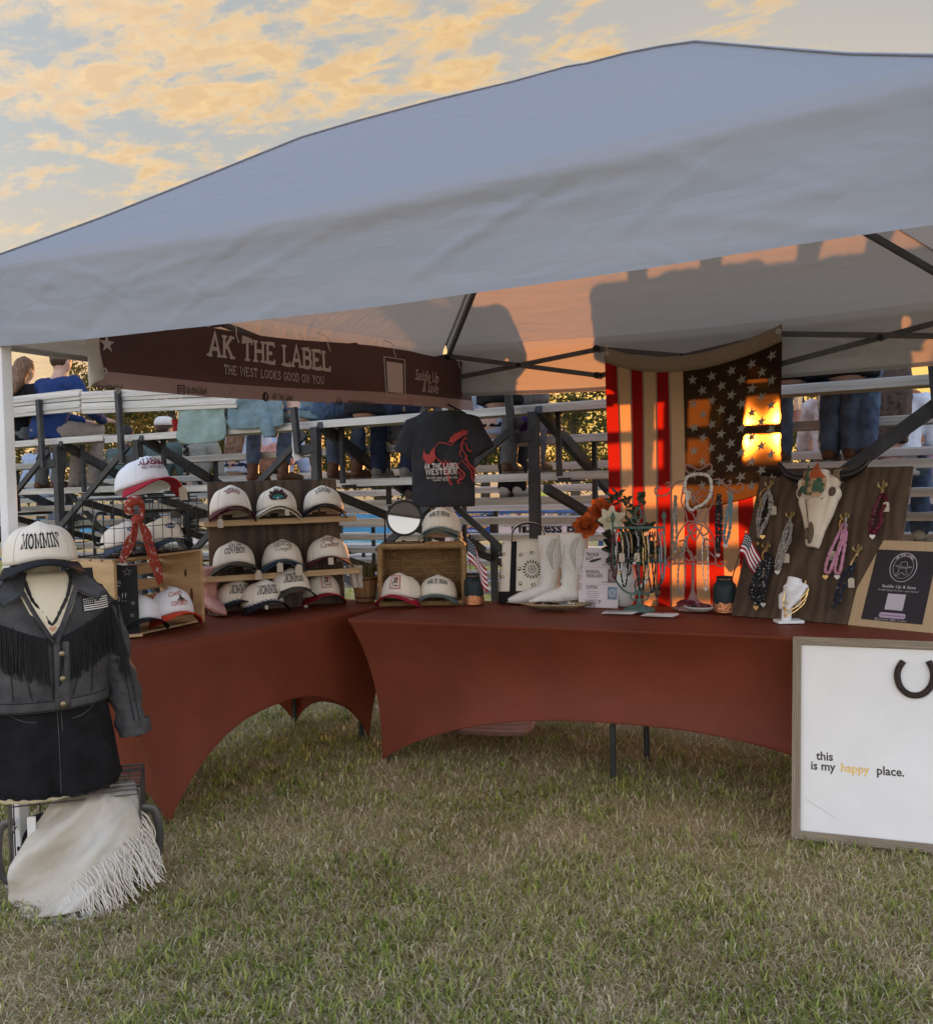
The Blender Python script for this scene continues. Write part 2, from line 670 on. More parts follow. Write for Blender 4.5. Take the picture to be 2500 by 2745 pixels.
def at(px, py, z=None, y=None, x=None):
    """Point seen at a photo pixel on a level plane z, or a plane of given y or x."""
    d = -CAM_Z + CAM_X * ((px - 1250) / 2626.97) - CAM_Y * ((py - 1372.5) / 2626.97)
    if z is not None:
        t = (z - CAM_LOC.z) / d.z
    elif y is not None:
        t = (y - CAM_LOC.y) / d.y
    else:
        t = (x - CAM_LOC.x) / d.x
    return CAM_LOC + d * t


def star_pts(r, n=5, inner=.4, rot=0):
    return [((r if i % 2 == 0 else r * inner) * math.sin(math.pi * i / n + rot),
             (r if i % 2 == 0 else r * inner) * math.cos(math.pi * i / n + rot)) for i in range(2 * n)]


def bez(p0, p1, p2, p3, n=10):
    p0, p1, p2, p3 = map(Vector, (p0, p1, p2, p3))
    return [p0 * (1 - t) ** 3 + p1 * 3 * t * (1 - t) ** 2 + p2 * 3 * t * t * (1 - t) + p3 * t ** 3 for t in [i / n for i in range(n + 1)]]


def smoothpath(pts, n=6):
    """Catmull-Rom through the points."""
    P = [Vector(p) for p in pts]
    P = [P[0]] + P + [P[-1]]
    out = []
    for i in range(1, len(P) - 2):
        for k in range(n):
            t = k / n
            a, b, c, d = P[i - 1], P[i], P[i + 1], P[i + 2]
            out.append(0.5 * ((2 * b) + (c - a) * t + (2 * a - 5 * b + 4 * c - d) * t * t + (3 * b - a - 3 * c + d) * t ** 3))
    out.append(P[-2])
    return out

# ================================================================== materials in use
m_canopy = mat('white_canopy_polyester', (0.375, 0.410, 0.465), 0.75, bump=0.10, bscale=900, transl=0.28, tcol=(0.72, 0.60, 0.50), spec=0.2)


def canopy_creases(m):
    nt = m.node_tree
    bp = [n for n in nt.nodes if n.type == 'BUMP'][0]
    tc = nt.nodes.new('ShaderNodeTexCoord')
    hs = []
    for kind, stretch, sc, amt in (('n', (1.3, 7, 7), 1.3, .8), ('v', (1, 2.2, 2.2), 2.6, .8), ('n', (2, 12, 12), 2.4, .16), ('w', (1, 1, 1), 900, .02)):
        mp = nt.nodes.new('ShaderNodeMapping')
        mp.inputs['Scale'].default_value = stretch
        mp.inputs['Rotation'].default_value = (0, 0, 0)
        nt.links.new(tc.outputs['Object'], mp.inputs[0])
        if kind == 'v':
            d = nt.nodes.new('ShaderNodeTexNoise')
            d.inputs['Scale'].default_value = 2.5
            nt.links.new(mp.outputs[0], d.inputs[0])
            ad = nt.nodes.new('ShaderNodeVectorMath')
            ad.operation = 'ADD'
            nt.links.new(mp.outputs[0], ad.inputs[0])
            nt.links.new(d.outputs['Color'], ad.inputs[1])
            t = nt.nodes.new('ShaderNodeTexVoronoi')
            t.feature = 'DISTANCE_TO_EDGE'
            t.inputs['Scale'].default_value = sc
            nt.links.new(ad.outputs[0], t.inputs['Vector'])
        else:
            t = nt.nodes.new('ShaderNodeTexNoise')
            t.inputs['Scale'].default_value = sc
            t.inputs['Detail'].default_value = 3
            nt.links.new(mp.outputs[0], t.inputs[0])
        mu = nt.nodes.new('ShaderNodeMath')
        mu.operation = 'MULTIPLY'
        mu.inputs[1].default_value = amt
        nt.links.new(t.outputs[0], mu.inputs[0])
        hs.append(mu.outputs[0])
    while len(hs) > 1:
        a = nt.nodes.new('ShaderNodeMath')
        nt.links.new(hs.pop(), a.inputs[0])
        nt.links.new(hs.pop(), a.inputs[1])
        hs.append(a.outputs[0])
    for l in list(bp.inputs['Height'].links):
        nt.links.remove(l)
    nt.links.new(hs[0], bp.inputs['Height'])
    bp.inputs['Strength'].default_value = 0.45
    bp.inputs['Distance'].default_value = 0.02


canopy_creases(m_canopy)
m_leg = mat('white_coated_steel', (0.74, 0.73, 0.71), 0.45, var=0.06, vscale=5)
m_truss = mat('dark_grey_steel', (0.10, 0.10, 0.105), 0.45, var=0.15, vscale=12, spec=0.4)
m_blackplastic = mat('black_plastic', (0.012, 0.012, 0.013), 0.45)
m_alu = mat('weathered_aluminium_plank', (0.52, 0.505, 0.47), 0.55, 0.25, var=0.28, vscale=5, bump=0.25, bscale=18, stretch=(0.25, 6, 6), spec=0.4)
m_bsteel = mat('dull_black_steel', (0.035, 0.036, 0.038), 0.55, var=0.4, vscale=9, spec=0.4)
m_soil = mat('thatch_soil', (0.15, 0.125, 0.08), 0.95, c2=(0.075, 0.065, 0.04), vscale=9, bump=0.9, bscale=140)


# ================================================================== ground
def ground_z(x, y):
    """Level under the tent, falling away to the arena behind the bleachers."""
    t = min(1, max(0, (y - 4.2) / 10.0))
    s = t * t * (3 - 2 * t)
    return -1.7 * s + 0.012 * fbm(x * 0.9, y * 0.9, 2) * (1 - s)


def build_ground():
    xs = np.unique(np.concatenate([np.linspace(-6, 6, 61), np.linspace(-40, 40, 41), [-600, -300, -120, 120, 300, 600]]))
    ys = np.unique(np.concatenate([np.linspace(-5, 5, 51), np.linspace(5, 20, 16), np.linspace(20, 60, 9), [-300, -100, -40, -15, 100, 200, 400, 800]]))
    vs = [(x, y, ground_z(x, y)) for y in ys for x in xs]
    w = len(xs)
    fs = [(j * w + i, j * w + i + 1, (j + 1) * w + i + 1, (j + 1) * w + i) for j in range(len(ys) - 1) for i in range(w - 1)]
    b = MB()
    b.add(vs, fs)
    m = bpy.data.materials.new('lawn_ground')
    m.use_nodes = True
    nt = m.node_tree
    bs = nt.nodes['Principled BSDF']
    bs.inputs['Roughness'].default_value = 0.95
    bs.inputs['Specular IOR Level'].default_value = 0.1
    tc = nt.nodes.new('ShaderNodeTexCoord')

    def nz(sc, d):
        n = nt.nodes.new('ShaderNodeTexNoise')
        n.inputs['Scale'].default_value = sc
        n.inputs['Detail'].default_value = d
        nt.links.new(tc.outputs['Object'], n.inputs[0])
        return n.outputs[0]

    def rampc(v, stops):
        r_ = nt.nodes.new('ShaderNodeValToRGB')
        e = r_.color_ramp.elements
        e[0].position, e[0].color = stops[0][0], (*stops[0][1], 1)
        e[1].position, e[1].color = stops[-1][0], (*stops[-1][1], 1)
        for p_, c_ in stops[1:-1]:
            q = e.new(p_)
            q.color = (*c_, 1)
        nt.links.new(v, r_.inputs[0])
        return r_.outputs[0]
    patch = rampc(nz(2.4, 4), [(0.35, (0.44, 0.385, 0.15)), (0.50, (0.53, 0.43, 0.22)), (0.66, (0.62, 0.485, 0.305))])
    fleck = rampc(nz(150, 4), [(0.36, (0.30, 0.28, 0.25)), (0.62, (1.4, 1.35, 1.25))])
    mx = nt.nodes.new('ShaderNodeMix')
    mx.data_type = 'RGBA'
    mx.blend_type = 'MULTIPLY'
    mx.inputs[0].default_value = 0.8
    nt.links.new(patch, mx.inputs[6])
    nt.links.new(fleck, mx.inputs[7])
    nt.links.new(mx.outputs[2], bs.inputs['Base Color'])
    bp = nt.nodes.new('ShaderNodeBump')
    bp.inputs['Strength'].default_value = 0.8
    bp.inputs['Distance'].default_value = 0.02
    nt.links.new(nz(160, 4), bp.inputs['Height'])
    nt.links.new(bp.outputs[0], bs.inputs['Normal'])
    tag(b.build('ground', m), kind='structure')


build_ground()


def blade_material(name, rough=0.6):
    m = bpy.data.materials.new(name)
    m.use_nodes = True
    nt = m.node_tree
    b = nt.nodes['Principled BSDF']
    a = nt.nodes.new('ShaderNodeAttribute')
    a.attribute_name = 'blade_colour'
    nt.links.new(a.outputs['Color'], b.inputs['Base Color'])
    b.inputs['Roughness'].default_value = rough
    b.inputs['Specular IOR Level'].default_value = 0.25
    t = nt.nodes.new('ShaderNodeBsdfTranslucent')
    nt.links.new(a.outputs['Color'], t.inputs[0])
    mx = nt.nodes.new('ShaderNodeMixShader')
    mx.inputs[0].default_value = 0.4
    nt.links.new(b.outputs[0], mx.inputs[1])
    nt.links.new(t.outputs[0], mx.inputs[2])
    nt.links.new(mx.outputs[0], nt.nodes['Material Output'].inputs[0])
    return m


def grid_noise(x, y, s, seed):
    r_ = np.random.default_rng(seed)
    g = r_.random((128, 128))
    x, y = x * s + 1000, y * s + 1000
    xi, yi = np.floor(x).astype(int), np.floor(y).astype(int)
    fx, fy = x - xi, y - yi
    fx, fy = fx * fx * (3 - 2 * fx), fy * fy * (3 - 2 * fy)
    a, b = g[xi % 128, yi % 128], g[(xi + 1) % 128, yi % 128]
    c, d = g[xi % 128, (yi + 1) % 128], g[(xi + 1) % 128, (yi + 1) % 128]
    return (a + (b - a) * fx) * (1 - fy) + (c + (d - c) * fx) * fy


def scatter(n, near, far):
    """Points on the lawn the camera's side of the arena, denser close by."""
    fwd = np.array([-0.502, 0.864])
    right = np.array([0.865, 0.502])
    u = nrg.random(n)
    z = near * (far / near) ** u
    s = (nrg.random(n) - 0.5) * 1.12 * z
    p = np.array([3.167, -2.188]) + z[:, None] * fwd + s[:, None] * right
    return p, z


def grass(name, label, n, near, far, hgt, wid, lean, palette, clump, mname, tuft=1):
    p, z = scatter(n // tuft + 1, near, far)
    p, z = np.repeat(p, tuft, 0)[:n], np.repeat(z, tuft)[:n]
    p = p + nrg.normal(size=p.shape) * (0.011 + 0.004 * z[:, None]) * (tuft > 1)
    x, y = p[:, 0], p[:, 1]
    keep = np.ones(n, bool)
    k = 0.6 * grid_noise(x, y, 2.2, 1) + 0.4 * grid_noise(x, y, 7.0, 2)
    keep &= nrg.random(n) < np.clip((k - clump[0]) / (clump[1] - clump[0]), clump[2], 1)
    x, y, z = x[keep], y[keep], z[keep]
    n = len(x)
    gz = np.array([ground_z(a, b) for a, b in zip(x, y)])
    h = hgt * (0.55 + 0.9 * nrg.random(n)) * (1 + 0.07 * z)
    wd = wid * (0.6 + 0.8 * nrg.random(n)) * (1 + 0.16 * z)
    a = nrg.random(n) * 2 * np.pi
    ln = lean[0] + (lean[1] - lean[0]) * nrg.random(n)
    d = np.stack([np.cos(a), np.sin(a)], 1)
    sd = np.stack([-np.sin(a), np.cos(a)], 1)
    # base pair, mid pair, tip
    vs = np.zeros((n, 5, 3))
    for i, (t, ww) in enumerate(((0, 1), (0, -1), (0.55, 0.8), (0.55, -0.8), (1, 0))):
        out = h * ln * (t ** 1.6)
        up = h * t * np.sqrt(np.clip(1 - (ln * t ** 0.6) ** 2, 0.02, 1))
        vs[:, i, 0] = x + d[:, 0] * out + sd[:, 0] * wd * ww / 2
        vs[:, i, 1] = y + d[:, 1] * out + sd[:, 1] * wd * ww / 2
        vs[:, i, 2] = gz + up + 0.002
    me = bpy.data.meshes.new(name)
    me.vertices.add(n * 5)
    me.vertices.foreach_set('co', vs.ravel())
    base = np.arange(n)[:, None] * 5
    quads = base + np.array([0, 1, 3, 2])
    tris = base + np.array([2, 3, 4])
    loops = np.concatenate([quads, tris], 1).ravel()
    me.loops.add(len(loops))
    me.loops.foreach_set('vertex_index', loops)
    me.polygons.add(2 * n)
    st = np.stack([np.arange(n) * 7, np.arange(n) * 7 + 4], 1).ravel()
    me.polygons.foreach_set('loop_start', st)
    me.update(calc_edges=True)
    pal = np.array(palette)
    w_ = nrg.random(n)
    patch = grid_noise(x, y, 1.7, 5)
    idx = np.clip(((w_ * 0.75 + patch * 0.45 - 0.1) * len(pal)).astype(int), 0, len(pal) - 1)
    c = pal[idx] * (0.7 + 0.6 * nrg.random(n))[:, None]
    at_ = me.color_attributes.new('blade_colour', 'FLOAT_COLOR', 'POINT')
    cc = np.ones((n, 5, 4))
    cc[:, :, :3] = c[:, None, :]
    at_.data.foreach_set('color', cc.ravel())
    me.materials.append(blade_material(mname))
    o = bpy.data.objects.new(name, me)
    col.objects.link(o)
    tag(o, label, 'grass', kind='stuff')
    return o


GREENS = [(0.19, 0.245, 0.045), (0.27, 0.33, 0.065), (0.36, 0.40, 0.095), (0.47, 0.48, 0.155), (0.57, 0.52, 0.25)]
STRAWS = [(0.38, 0.29, 0.16), (0.56, 0.45, 0.27), (0.70, 0.59, 0.37), (0.80, 0.71, 0.49), (0.46, 0.36, 0.20)]
grass('lawn_grass', 'short green lawn grass growing in loose tufts', 95000, 1.6, 9.0, 0.031, 0.0040, (0.40, 0.97), GREENS, (0.29, 0.53, 0.11), 'green_blades', 9)
grass('dry_grass', 'dry straw coloured clippings lying in the lawn', 115000, 1.6, 9.0, 0.040, 0.0027, (0.965, 0.9999), STRAWS, (0.0, 0.35, 0.5), 'straw_blades')
grass('field_grass', 'green grass on the field under and behind the bleachers', 60000, 6.5, 40.0, 0.06, 0.006, (0.2, 0.8), GREENS, (0.1, 0.5, 0.3), 'field_blades', 6)

# ================================================================== canopy tent
TL = 3.05
EAVE, HEM, PEAK = 2.245, 1.945, 3.10
tent = thing('canopy_tent', 'white pop-up canopy tent with dark folding trusses sheltering the stall', 'tent', (0, 0, 0))


def hip_z(s):
    return float(np.interp(s, (0, .087, .166, .29, .40, .5, .6, .74, .893, 1), (EAVE + .016, 2.340, 2.412, 2.535, 2.645, 2.745, 2.822, 2.922, 3.022, PEAK)))


def roof_panel(A, B, name, seed):
    """One triangular roof slope between corners A and B and the peak."""
    A, B = Vector(A), Vector(B)
    P = Vector((TL / 2, TL / 2, 0))
    out = ((A + B) / 2 - P).normalized()
    cz = crease_set(seed * 10 + 3, 80, 3.05, 1.5, (.2, .9), .004, (-.05, .16))

    def fn(u, s):
        s2 = 1 - (1 - s)
        q = (A.lerp(B, u)).lerp(P, s2)
        e2 = (2 * u - 1) ** 2
        z = hip_z(s2) * e2 + (EAVE + (PEAK - EAVE) * s2) * (1 - e2)
        sag = 0.015 * 4 * u * (1 - u) * (1 - s2) * s2 * 2 + 0.025 * 4 * u * (1 - u) * (1 - s2) ** 3
        L = u * (1 - s2) * 3.05
        w = 0.008 * fbm(L * 1.0 + seed, s2 * 7 + L * .6, 2) + creases(cz, u * 3.05, s2 * 1.75, .022)
        w += 0.010 * ridge((u - .5) * 5 + seed, s2 * 3) * s2 * (1 - s2)
        edge = min(1, 8 * min(u, 1 - u)) * min(1, 6 * (1 - s2)) * min(1, s2 * 12)
        n = Vector((out.x * 0.5, out.y * 0.5, 0.87))
        return q + Vector((0, 0, z - sag)) + n * w * edge
    b = MB()
    b.grid(fn, 85, 110)
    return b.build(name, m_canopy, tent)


def crease_set(seed, n, w, h, lens, amp, ang):
    g = random.Random(seed)
    return [(g.uniform(0, w), g.uniform(0, h), math.cos(a), math.sin(a), g.uniform(*lens), g.uniform(.4, 1) * amp * g.choice((-1, 1, 1)))
            for a in [g.gauss(ang[0], ang[1]) for _ in range(n)]]


def creases(cs, x, y, wd=.015):
    s = 0.0
    for cx, cy, ca, sa, ln, am in cs:
        dx, dy = x - cx, y - cy
        al = dx * ca + dy * sa
        if abs(al) < ln:
            ac = (-dx * sa + dy * ca) / wd
            if abs(ac) < 3:
                s += am * math.exp(-ac * ac) * (1 - (al / ln) ** 2)
    return s


def valance(A, B, name, seed, amp=1.0):
    cz = crease_set(seed * 10, 46, 3.05, .3, (.08, .36), .006, (-.10, .35))
    A, B = Vector(A), Vector(B)
    d = (B - A).normalized()
    n = Vector((d.y, -d.x, 0))

    def fn(u, t):
        L = u * 3.05
        sag = 0.025 * 4 * u * (1 - u)
        z = EAVE + .016 * (2 * u - 1) ** 2 * (1 - t) + .002 * (t == 0) - sag - t * (EAVE - HEM) - 0.010 * fbm(L * 1.4 + seed, 3.3, 2) * t
        e = min(1, 10 * min(u, 1 - u))
        w = 0.026 * fbm(L * 0.7 + seed + t * .3, t * 1.6 + L * .2, 2) + creases(cz, L, t * .3)
        w = max(w, -0.014)
        return A.lerp(B, u) + n * (0.016 * min(1, t * 8) + amp * w * e * min(1, t * 3 + 0.05) + 0.004 * math.sin(math.pi * min(1, t * 4))) + Vector((0, 0, z))
    b = MB()
    b.grid(fn, 170, 34)
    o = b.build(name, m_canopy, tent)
    h = MB()
    h.grid(lambda u, t: fn(u, 0.93 + 0.075 * t) + n * 0.004, 130, 2)
    h.build('hem', m_canopy, o)
    return o


c00, c10, c11, c01 = (0, 0, 0), (TL, 0, 0), (TL, TL, 0), (0, TL, 0)
for k, (a, b_) in enumerate(((c00, c10), (c10, c11), (c11, c01), (c01, c00))):
    roof_panel(a, b_, 'roof_panel', 3.7 * k + 1)
    valance(a, b_, 'valance', 5.1 * k + 0.6)
for k, (a, sg) in enumerate((((0, 0), 1), ((TL, 0), 1), ((TL, TL), 1), ((0, TL), 1))):
    # piped seam over each hip
    pts = [Vector((a[0], a[1], 0)).lerp(Vector((TL / 2, TL / 2, 0)), s) + Vector((0, 0, hip_z(s) + 0.002)) for s in [i / 110 for i in range(111)]]
    b = MB()
    b.tube(pts, 0.006, 6, ell=(1.6, .6))
    b.build('hip_seam', m_canopy, tent)
for sx, sy in ((0, 0), (1, 0), (1, 1), (0, 1)):
    ix, iy = (1 if sx == 0 else -1), (1 if sy == 0 else -1)
    x0, y0 = sx * TL + ix * 0.005, sy * TL + iy * 0.012
    b = MB()
    b.box((x0, y0, 1.09), (0.042, 0.042, 2.16))
    lg = b.build('leg', m_leg, tent, bevel=0.003, smooth=False)
    b = MB()
    b.box((x0, y0, 0.55), (0.032, 0.032, 1.06))
    b.box((x0, y0, 0.010), (0.09, 0.09, 0.010))
    b.build('foot', m_leg, lg, bevel=0.002, smooth=False)
    for zb_, sb_ in ((2.165, .055), (2.035, .045)):
        b = MB()
        b.box((x0 + ix * .025, y0 + iy * .02, zb_), (0.075, 0.075, sb_))
        b.build('bracket', m_blackplastic, tent, bevel=0.004, smooth=False)


def truss(A, B):
    A, B = Vector(A), Vector(B)
    d = (B - A)
    n = Vector((-d.y, d.x, 0)).normalized()
    zs_t = [2.185, 2.145, 2.150, 2.185]
    zs_b = [2.045, 1.990, 2.000, 2.045]
    for k in range(3):
        a, c = A + d * (k / 3), A + d * ((k + 1) / 3)
        for i, (z0, z1) in enumerate(((zs_t[k], zs_b[k + 1]), (zs_b[k], zs_t[k + 1]))):
            b = MB()
            o = n * (0.014 if i else -0.014)
            b.bar(a + o + Vector((0, 0, z0)), c + o + Vector((0, 0, z1)), 0.013, 0.028)
            b.build('truss_bar', m_truss, tent, bevel=0.002, smooth=False)
        mid = (a + c) / 2 + Vector((0, 0, (zs_t[k] + zs_b[k + 1]) / 2 + (-.004)))
        b = MB()
        b.tube([mid - n * 0.03, mid + n * 0.03], 0.014, 10)
        b.build('rivet', m_blackplastic, tent)
        if k:
            for z in (zs_t[k], zs_b[k]):
                b = MB()
                b.tube([a - n * 0.032 + Vector((0, 0, z)), a + n * 0.032 + Vector((0, 0, z))], 0.019, 10)
                b.build('joint', m_blackplastic, tent)


IN = 0.045
truss((IN, IN, 0), (TL - IN, IN, 0))
truss((TL - IN, TL - IN, 0), (IN, TL - IN, 0))
truss((IN, TL - IN, 0), (IN, IN, 0))
truss((TL - IN, IN, 0), (TL - IN, TL - IN, 0))
for sx, sy in ((0, 0), (1, 0), (1, 1), (0, 1)):
    q = Vector((sx * TL, sy * TL, 0))
    ctr = Vector((TL / 2, TL / 2, 0))
    e = [q.lerp(ctr, t) + Vector((0, 0, z)) for t, z in ((0.025, 2.18), (0.40, 2.545), (0.97, 2.93))]
    for a, c in ((e[0], e[1]), (e[1], e[2])):
        b = MB()
        b.bar(a, c, 0.022, 0.03)
        b.build('roof_pole', m_truss, tent, bevel=0.002, smooth=False)
    b = MB()
    b.ball(e[1], 0.028, 10)
    b.build('elbow', m_blackplastic, tent)
b = MB()
b.tube([(TL / 2, TL / 2, 2.72), (TL / 2, TL / 2, 3.07)], 0.022, 10)
b.build('centre_pole', m_truss, tent)

# ================================================================== bleachers
BY, BT, BR_, BZ, BS = 3.55, 0.60, 0.18, 1.895, 0.0145


def seat_z(x, k):
    return BZ + BS * x - BR_ * k


def seat_y(k):
    return BY + BT * k


bl = thing('bleachers', 'long weathered aluminium bleachers on black steel frames behind the tent', 'bleachers', (0, 0, 0))


def plank(x0, x1, y, zf, w, parent, name):
    b = MB()
    a, c = Vector((x0, y, zf(x0) - 0.02)), Vector((x1, y, zf(x1) - 0.02))
    b.bar(a, c, w, 0.036)
    for s in (-1, 1):
        o = Vector((0, s * (w / 2 - 0.004), -0.012))
        b.bar(a + o, c + o, 0.012, 0.052)
    return b.build(name, m_alu, parent, smooth=False, bevel=0.003)


SECT = [(-9.2, -3.735), (-3.715, 0.93), (0.95, 6.2)]
for k in range(9):
    for i, (a, c) in enumerate(SECT):
        dz = (0.02, 0, 0.004)[i]
        plank(a, c, seat_y(k) + 0.10, lambda x, k=k, dz=dz: seat_z(x, k) + dz, 0.24, bl, 'seat_plank')
        plank(a, c, seat_y(k) + 0.42, lambda x, k=k, dz=dz: seat_z(x, k) - 0.44 + dz, 0.22, bl, 'foot_plank')
# back rail on the left sections
for (a, c, z0, dz) in ((-9.2, -3.95, 2.165, 0.05), (-3.93, -2.15, 2.10, 0.03)):
    for j in range(2):
        b = MB()
        zz = [z0 + 0.045 - j * 0.098 + (0.0145 if a < -5 else -0.022) * (x - c) for x in (a, c)]
        b.bar((a, BY - 0.055, zz[0]), (c, BY - 0.055, zz[1]), 0.035, 0.092)
        b.bar((a, BY - 0.075, zz[0]), (c, BY - 0.075, zz[1]), 0.012, 0.03)
        b.build('rail_plank', m_alu, bl, smooth=False, bevel=0.004)
for x, rail in ((-7.9, 1), (-6.1, 1), (-4.31, 1), (-3.29, 1), (-1.41, 0), (0.37, 0), (2.85, 0), (4.6, 0)):
    zt = seat_z(x, 0)

    def member(name, a, c, w=0.045, h=0.045):
        b = MB()
        b.bar(a, c, w, h)
        b.build(name, m_bsteel, bl, smooth=False, bevel=0.003)
    member('post', (x, BY - 0.04, -0.02), (x, BY - 0.04, zt - 0.05), 0.062, 0.062)
    up = x - 0.12
    member('upright', (up, BY - 0.10, zt - 0.24), (up - 0.03, BY - 0.10, zt + (0.36 if rail else 0.10)), 0.045, 0.04)
    member('bracket', (up, BY - 0.07, zt - 0.22), (x, BY - 0.05, zt - 0.20), 0.05, 0.07)
    member('stringer', (x + 0.03, BY - 0.03, zt - 0.03), (x + 0.03, BY + 2.4, zt - 1.16), 0.05, 0.075)
    member('stringer', (x - 0.03, BY + 0.2, zt - 0.55), (x - 0.03, BY + 5.2, zt - 1.98), 0.05, 0.06)
    for k in range(9):
        y = BY + 0.16 + BT * k
        member('riser', (x + 0.085, y, zt - BR_ * k - 0.47), (x + 0.085, y, zt - BR_ * k - 0.045), 0.034, 0.034)
        if k in (2, 4, 6, 8):
            member('post', (x, y + 0.1, ground_z(x, y) - 0.02), (x, y + 0.1, zt - BR_ * k - 0.10), 0.055, 0.055)
        member('foot_bracket', (x + 0.085, y, zt - BR_ * k - 0.495), (x + 0.085, y + 0.40, zt - BR_ * k - 0.495), 0.03, 0.03)
    if x > -7 and x < 4:
        member('brace', (x - 0.06, BY - 0.085, zt - 0.10), (x - 1.22, BY - 0.085, zt - 0.98), 0.03, 0.05)
        member('brace', (x - 1.65, BY - 0.02, 0.75), (x - 0.05, BY - 0.02, 0.08), 0.03, 0.05)
        member('brace', (x - 1.60, BY + 1.3, 1.35), (x - 0.05, BY + 1.3, 0.10), 0.03, 0.05)
member_x = MB()
member_x.bar((2.30, BY - 0.09, 1.44), (3.55, BY - 0.09, 2.36), 0.035, 0.055)
member_x.build('brace', m_bsteel, bl, smooth=False, bevel=0.003)

# ================================================================== people
SKIN = [mat('skin_fair', (0.52, 0.33, 0.25), 0.55, var=0.1), mat('skin_tan', (0.36, 0.21, 0.14), 0.55, var=0.1), mat('skin_brown', (0.20, 0.11, 0.07), 0.55, var=0.1)]
HAIR = {'brown': mat('brown_hair', (0.055, 0.030, 0.018), 0.5, var=0.5, vscale=60, stretch=(1, 1, .15)),
        'dark': mat('dark_hair', (0.014, 0.010, 0.009), 0.5, var=0.4, vscale=60, stretch=(1, 1, .15)),
        'auburn': mat('auburn_hair', (0.16, 0.085, 0.045), 0.5, var=0.5, vscale=60, stretch=(1, 1, .15)),
        'blonde': mat('streaked_blonde_hair', (0.42, 0.33, 0.21), 0.5, c2=(0.16, 0.10, 0.06), vscale=70, stretch=(1, 1, .08)),
        'red': mat('red_hair', (0.28, 0.09, 0.035), 0.5, var=0.5, vscale=60, stretch=(1, 1, .2))}


def cloth(name, c, var=0.12, **k):
    return mat(name, c, 0.85, var=var, vscale=k.pop('vscale', 14), bump=k.pop('bump', 0.25), bscale=k.pop('bscale', 60), spec=0.15, **k)


m_denim = cloth('blue_denim', (0.085, 0.125, 0.20), 0.35, vscale=10)
m_denim_d = cloth('dark_denim', (0.022, 0.030, 0.055), 0.35, vscale=10)
m_denim_l = cloth('pale_denim', (0.16, 0.235, 0.26), 0.25, vscale=10)
m_khaki = cloth('khaki_cotton', (0.27, 0.235, 0.20))
m_greytr = cloth('grey_trousers', (0.13, 0.135, 0.14))
m_blackcl = cloth('black_cotton', (0.012, 0.012, 0.014))
m_boot = mat('brown_leather', (0.105, 0.045, 0.022), 0.5, var=0.35, vscale=20, bump=0.2, bscale=60)
m_shoe = mat('grey_suede', (0.15, 0.135, 0.12), 0.85, var=0.25, vscale=20)
m_white_shoe = mat('pale_sneaker', (0.42, 0.41, 0.37), 0.7, var=0.15)
m_sole = mat('shoe_sole', (0.20, 0.18, 0.15), 0.8)


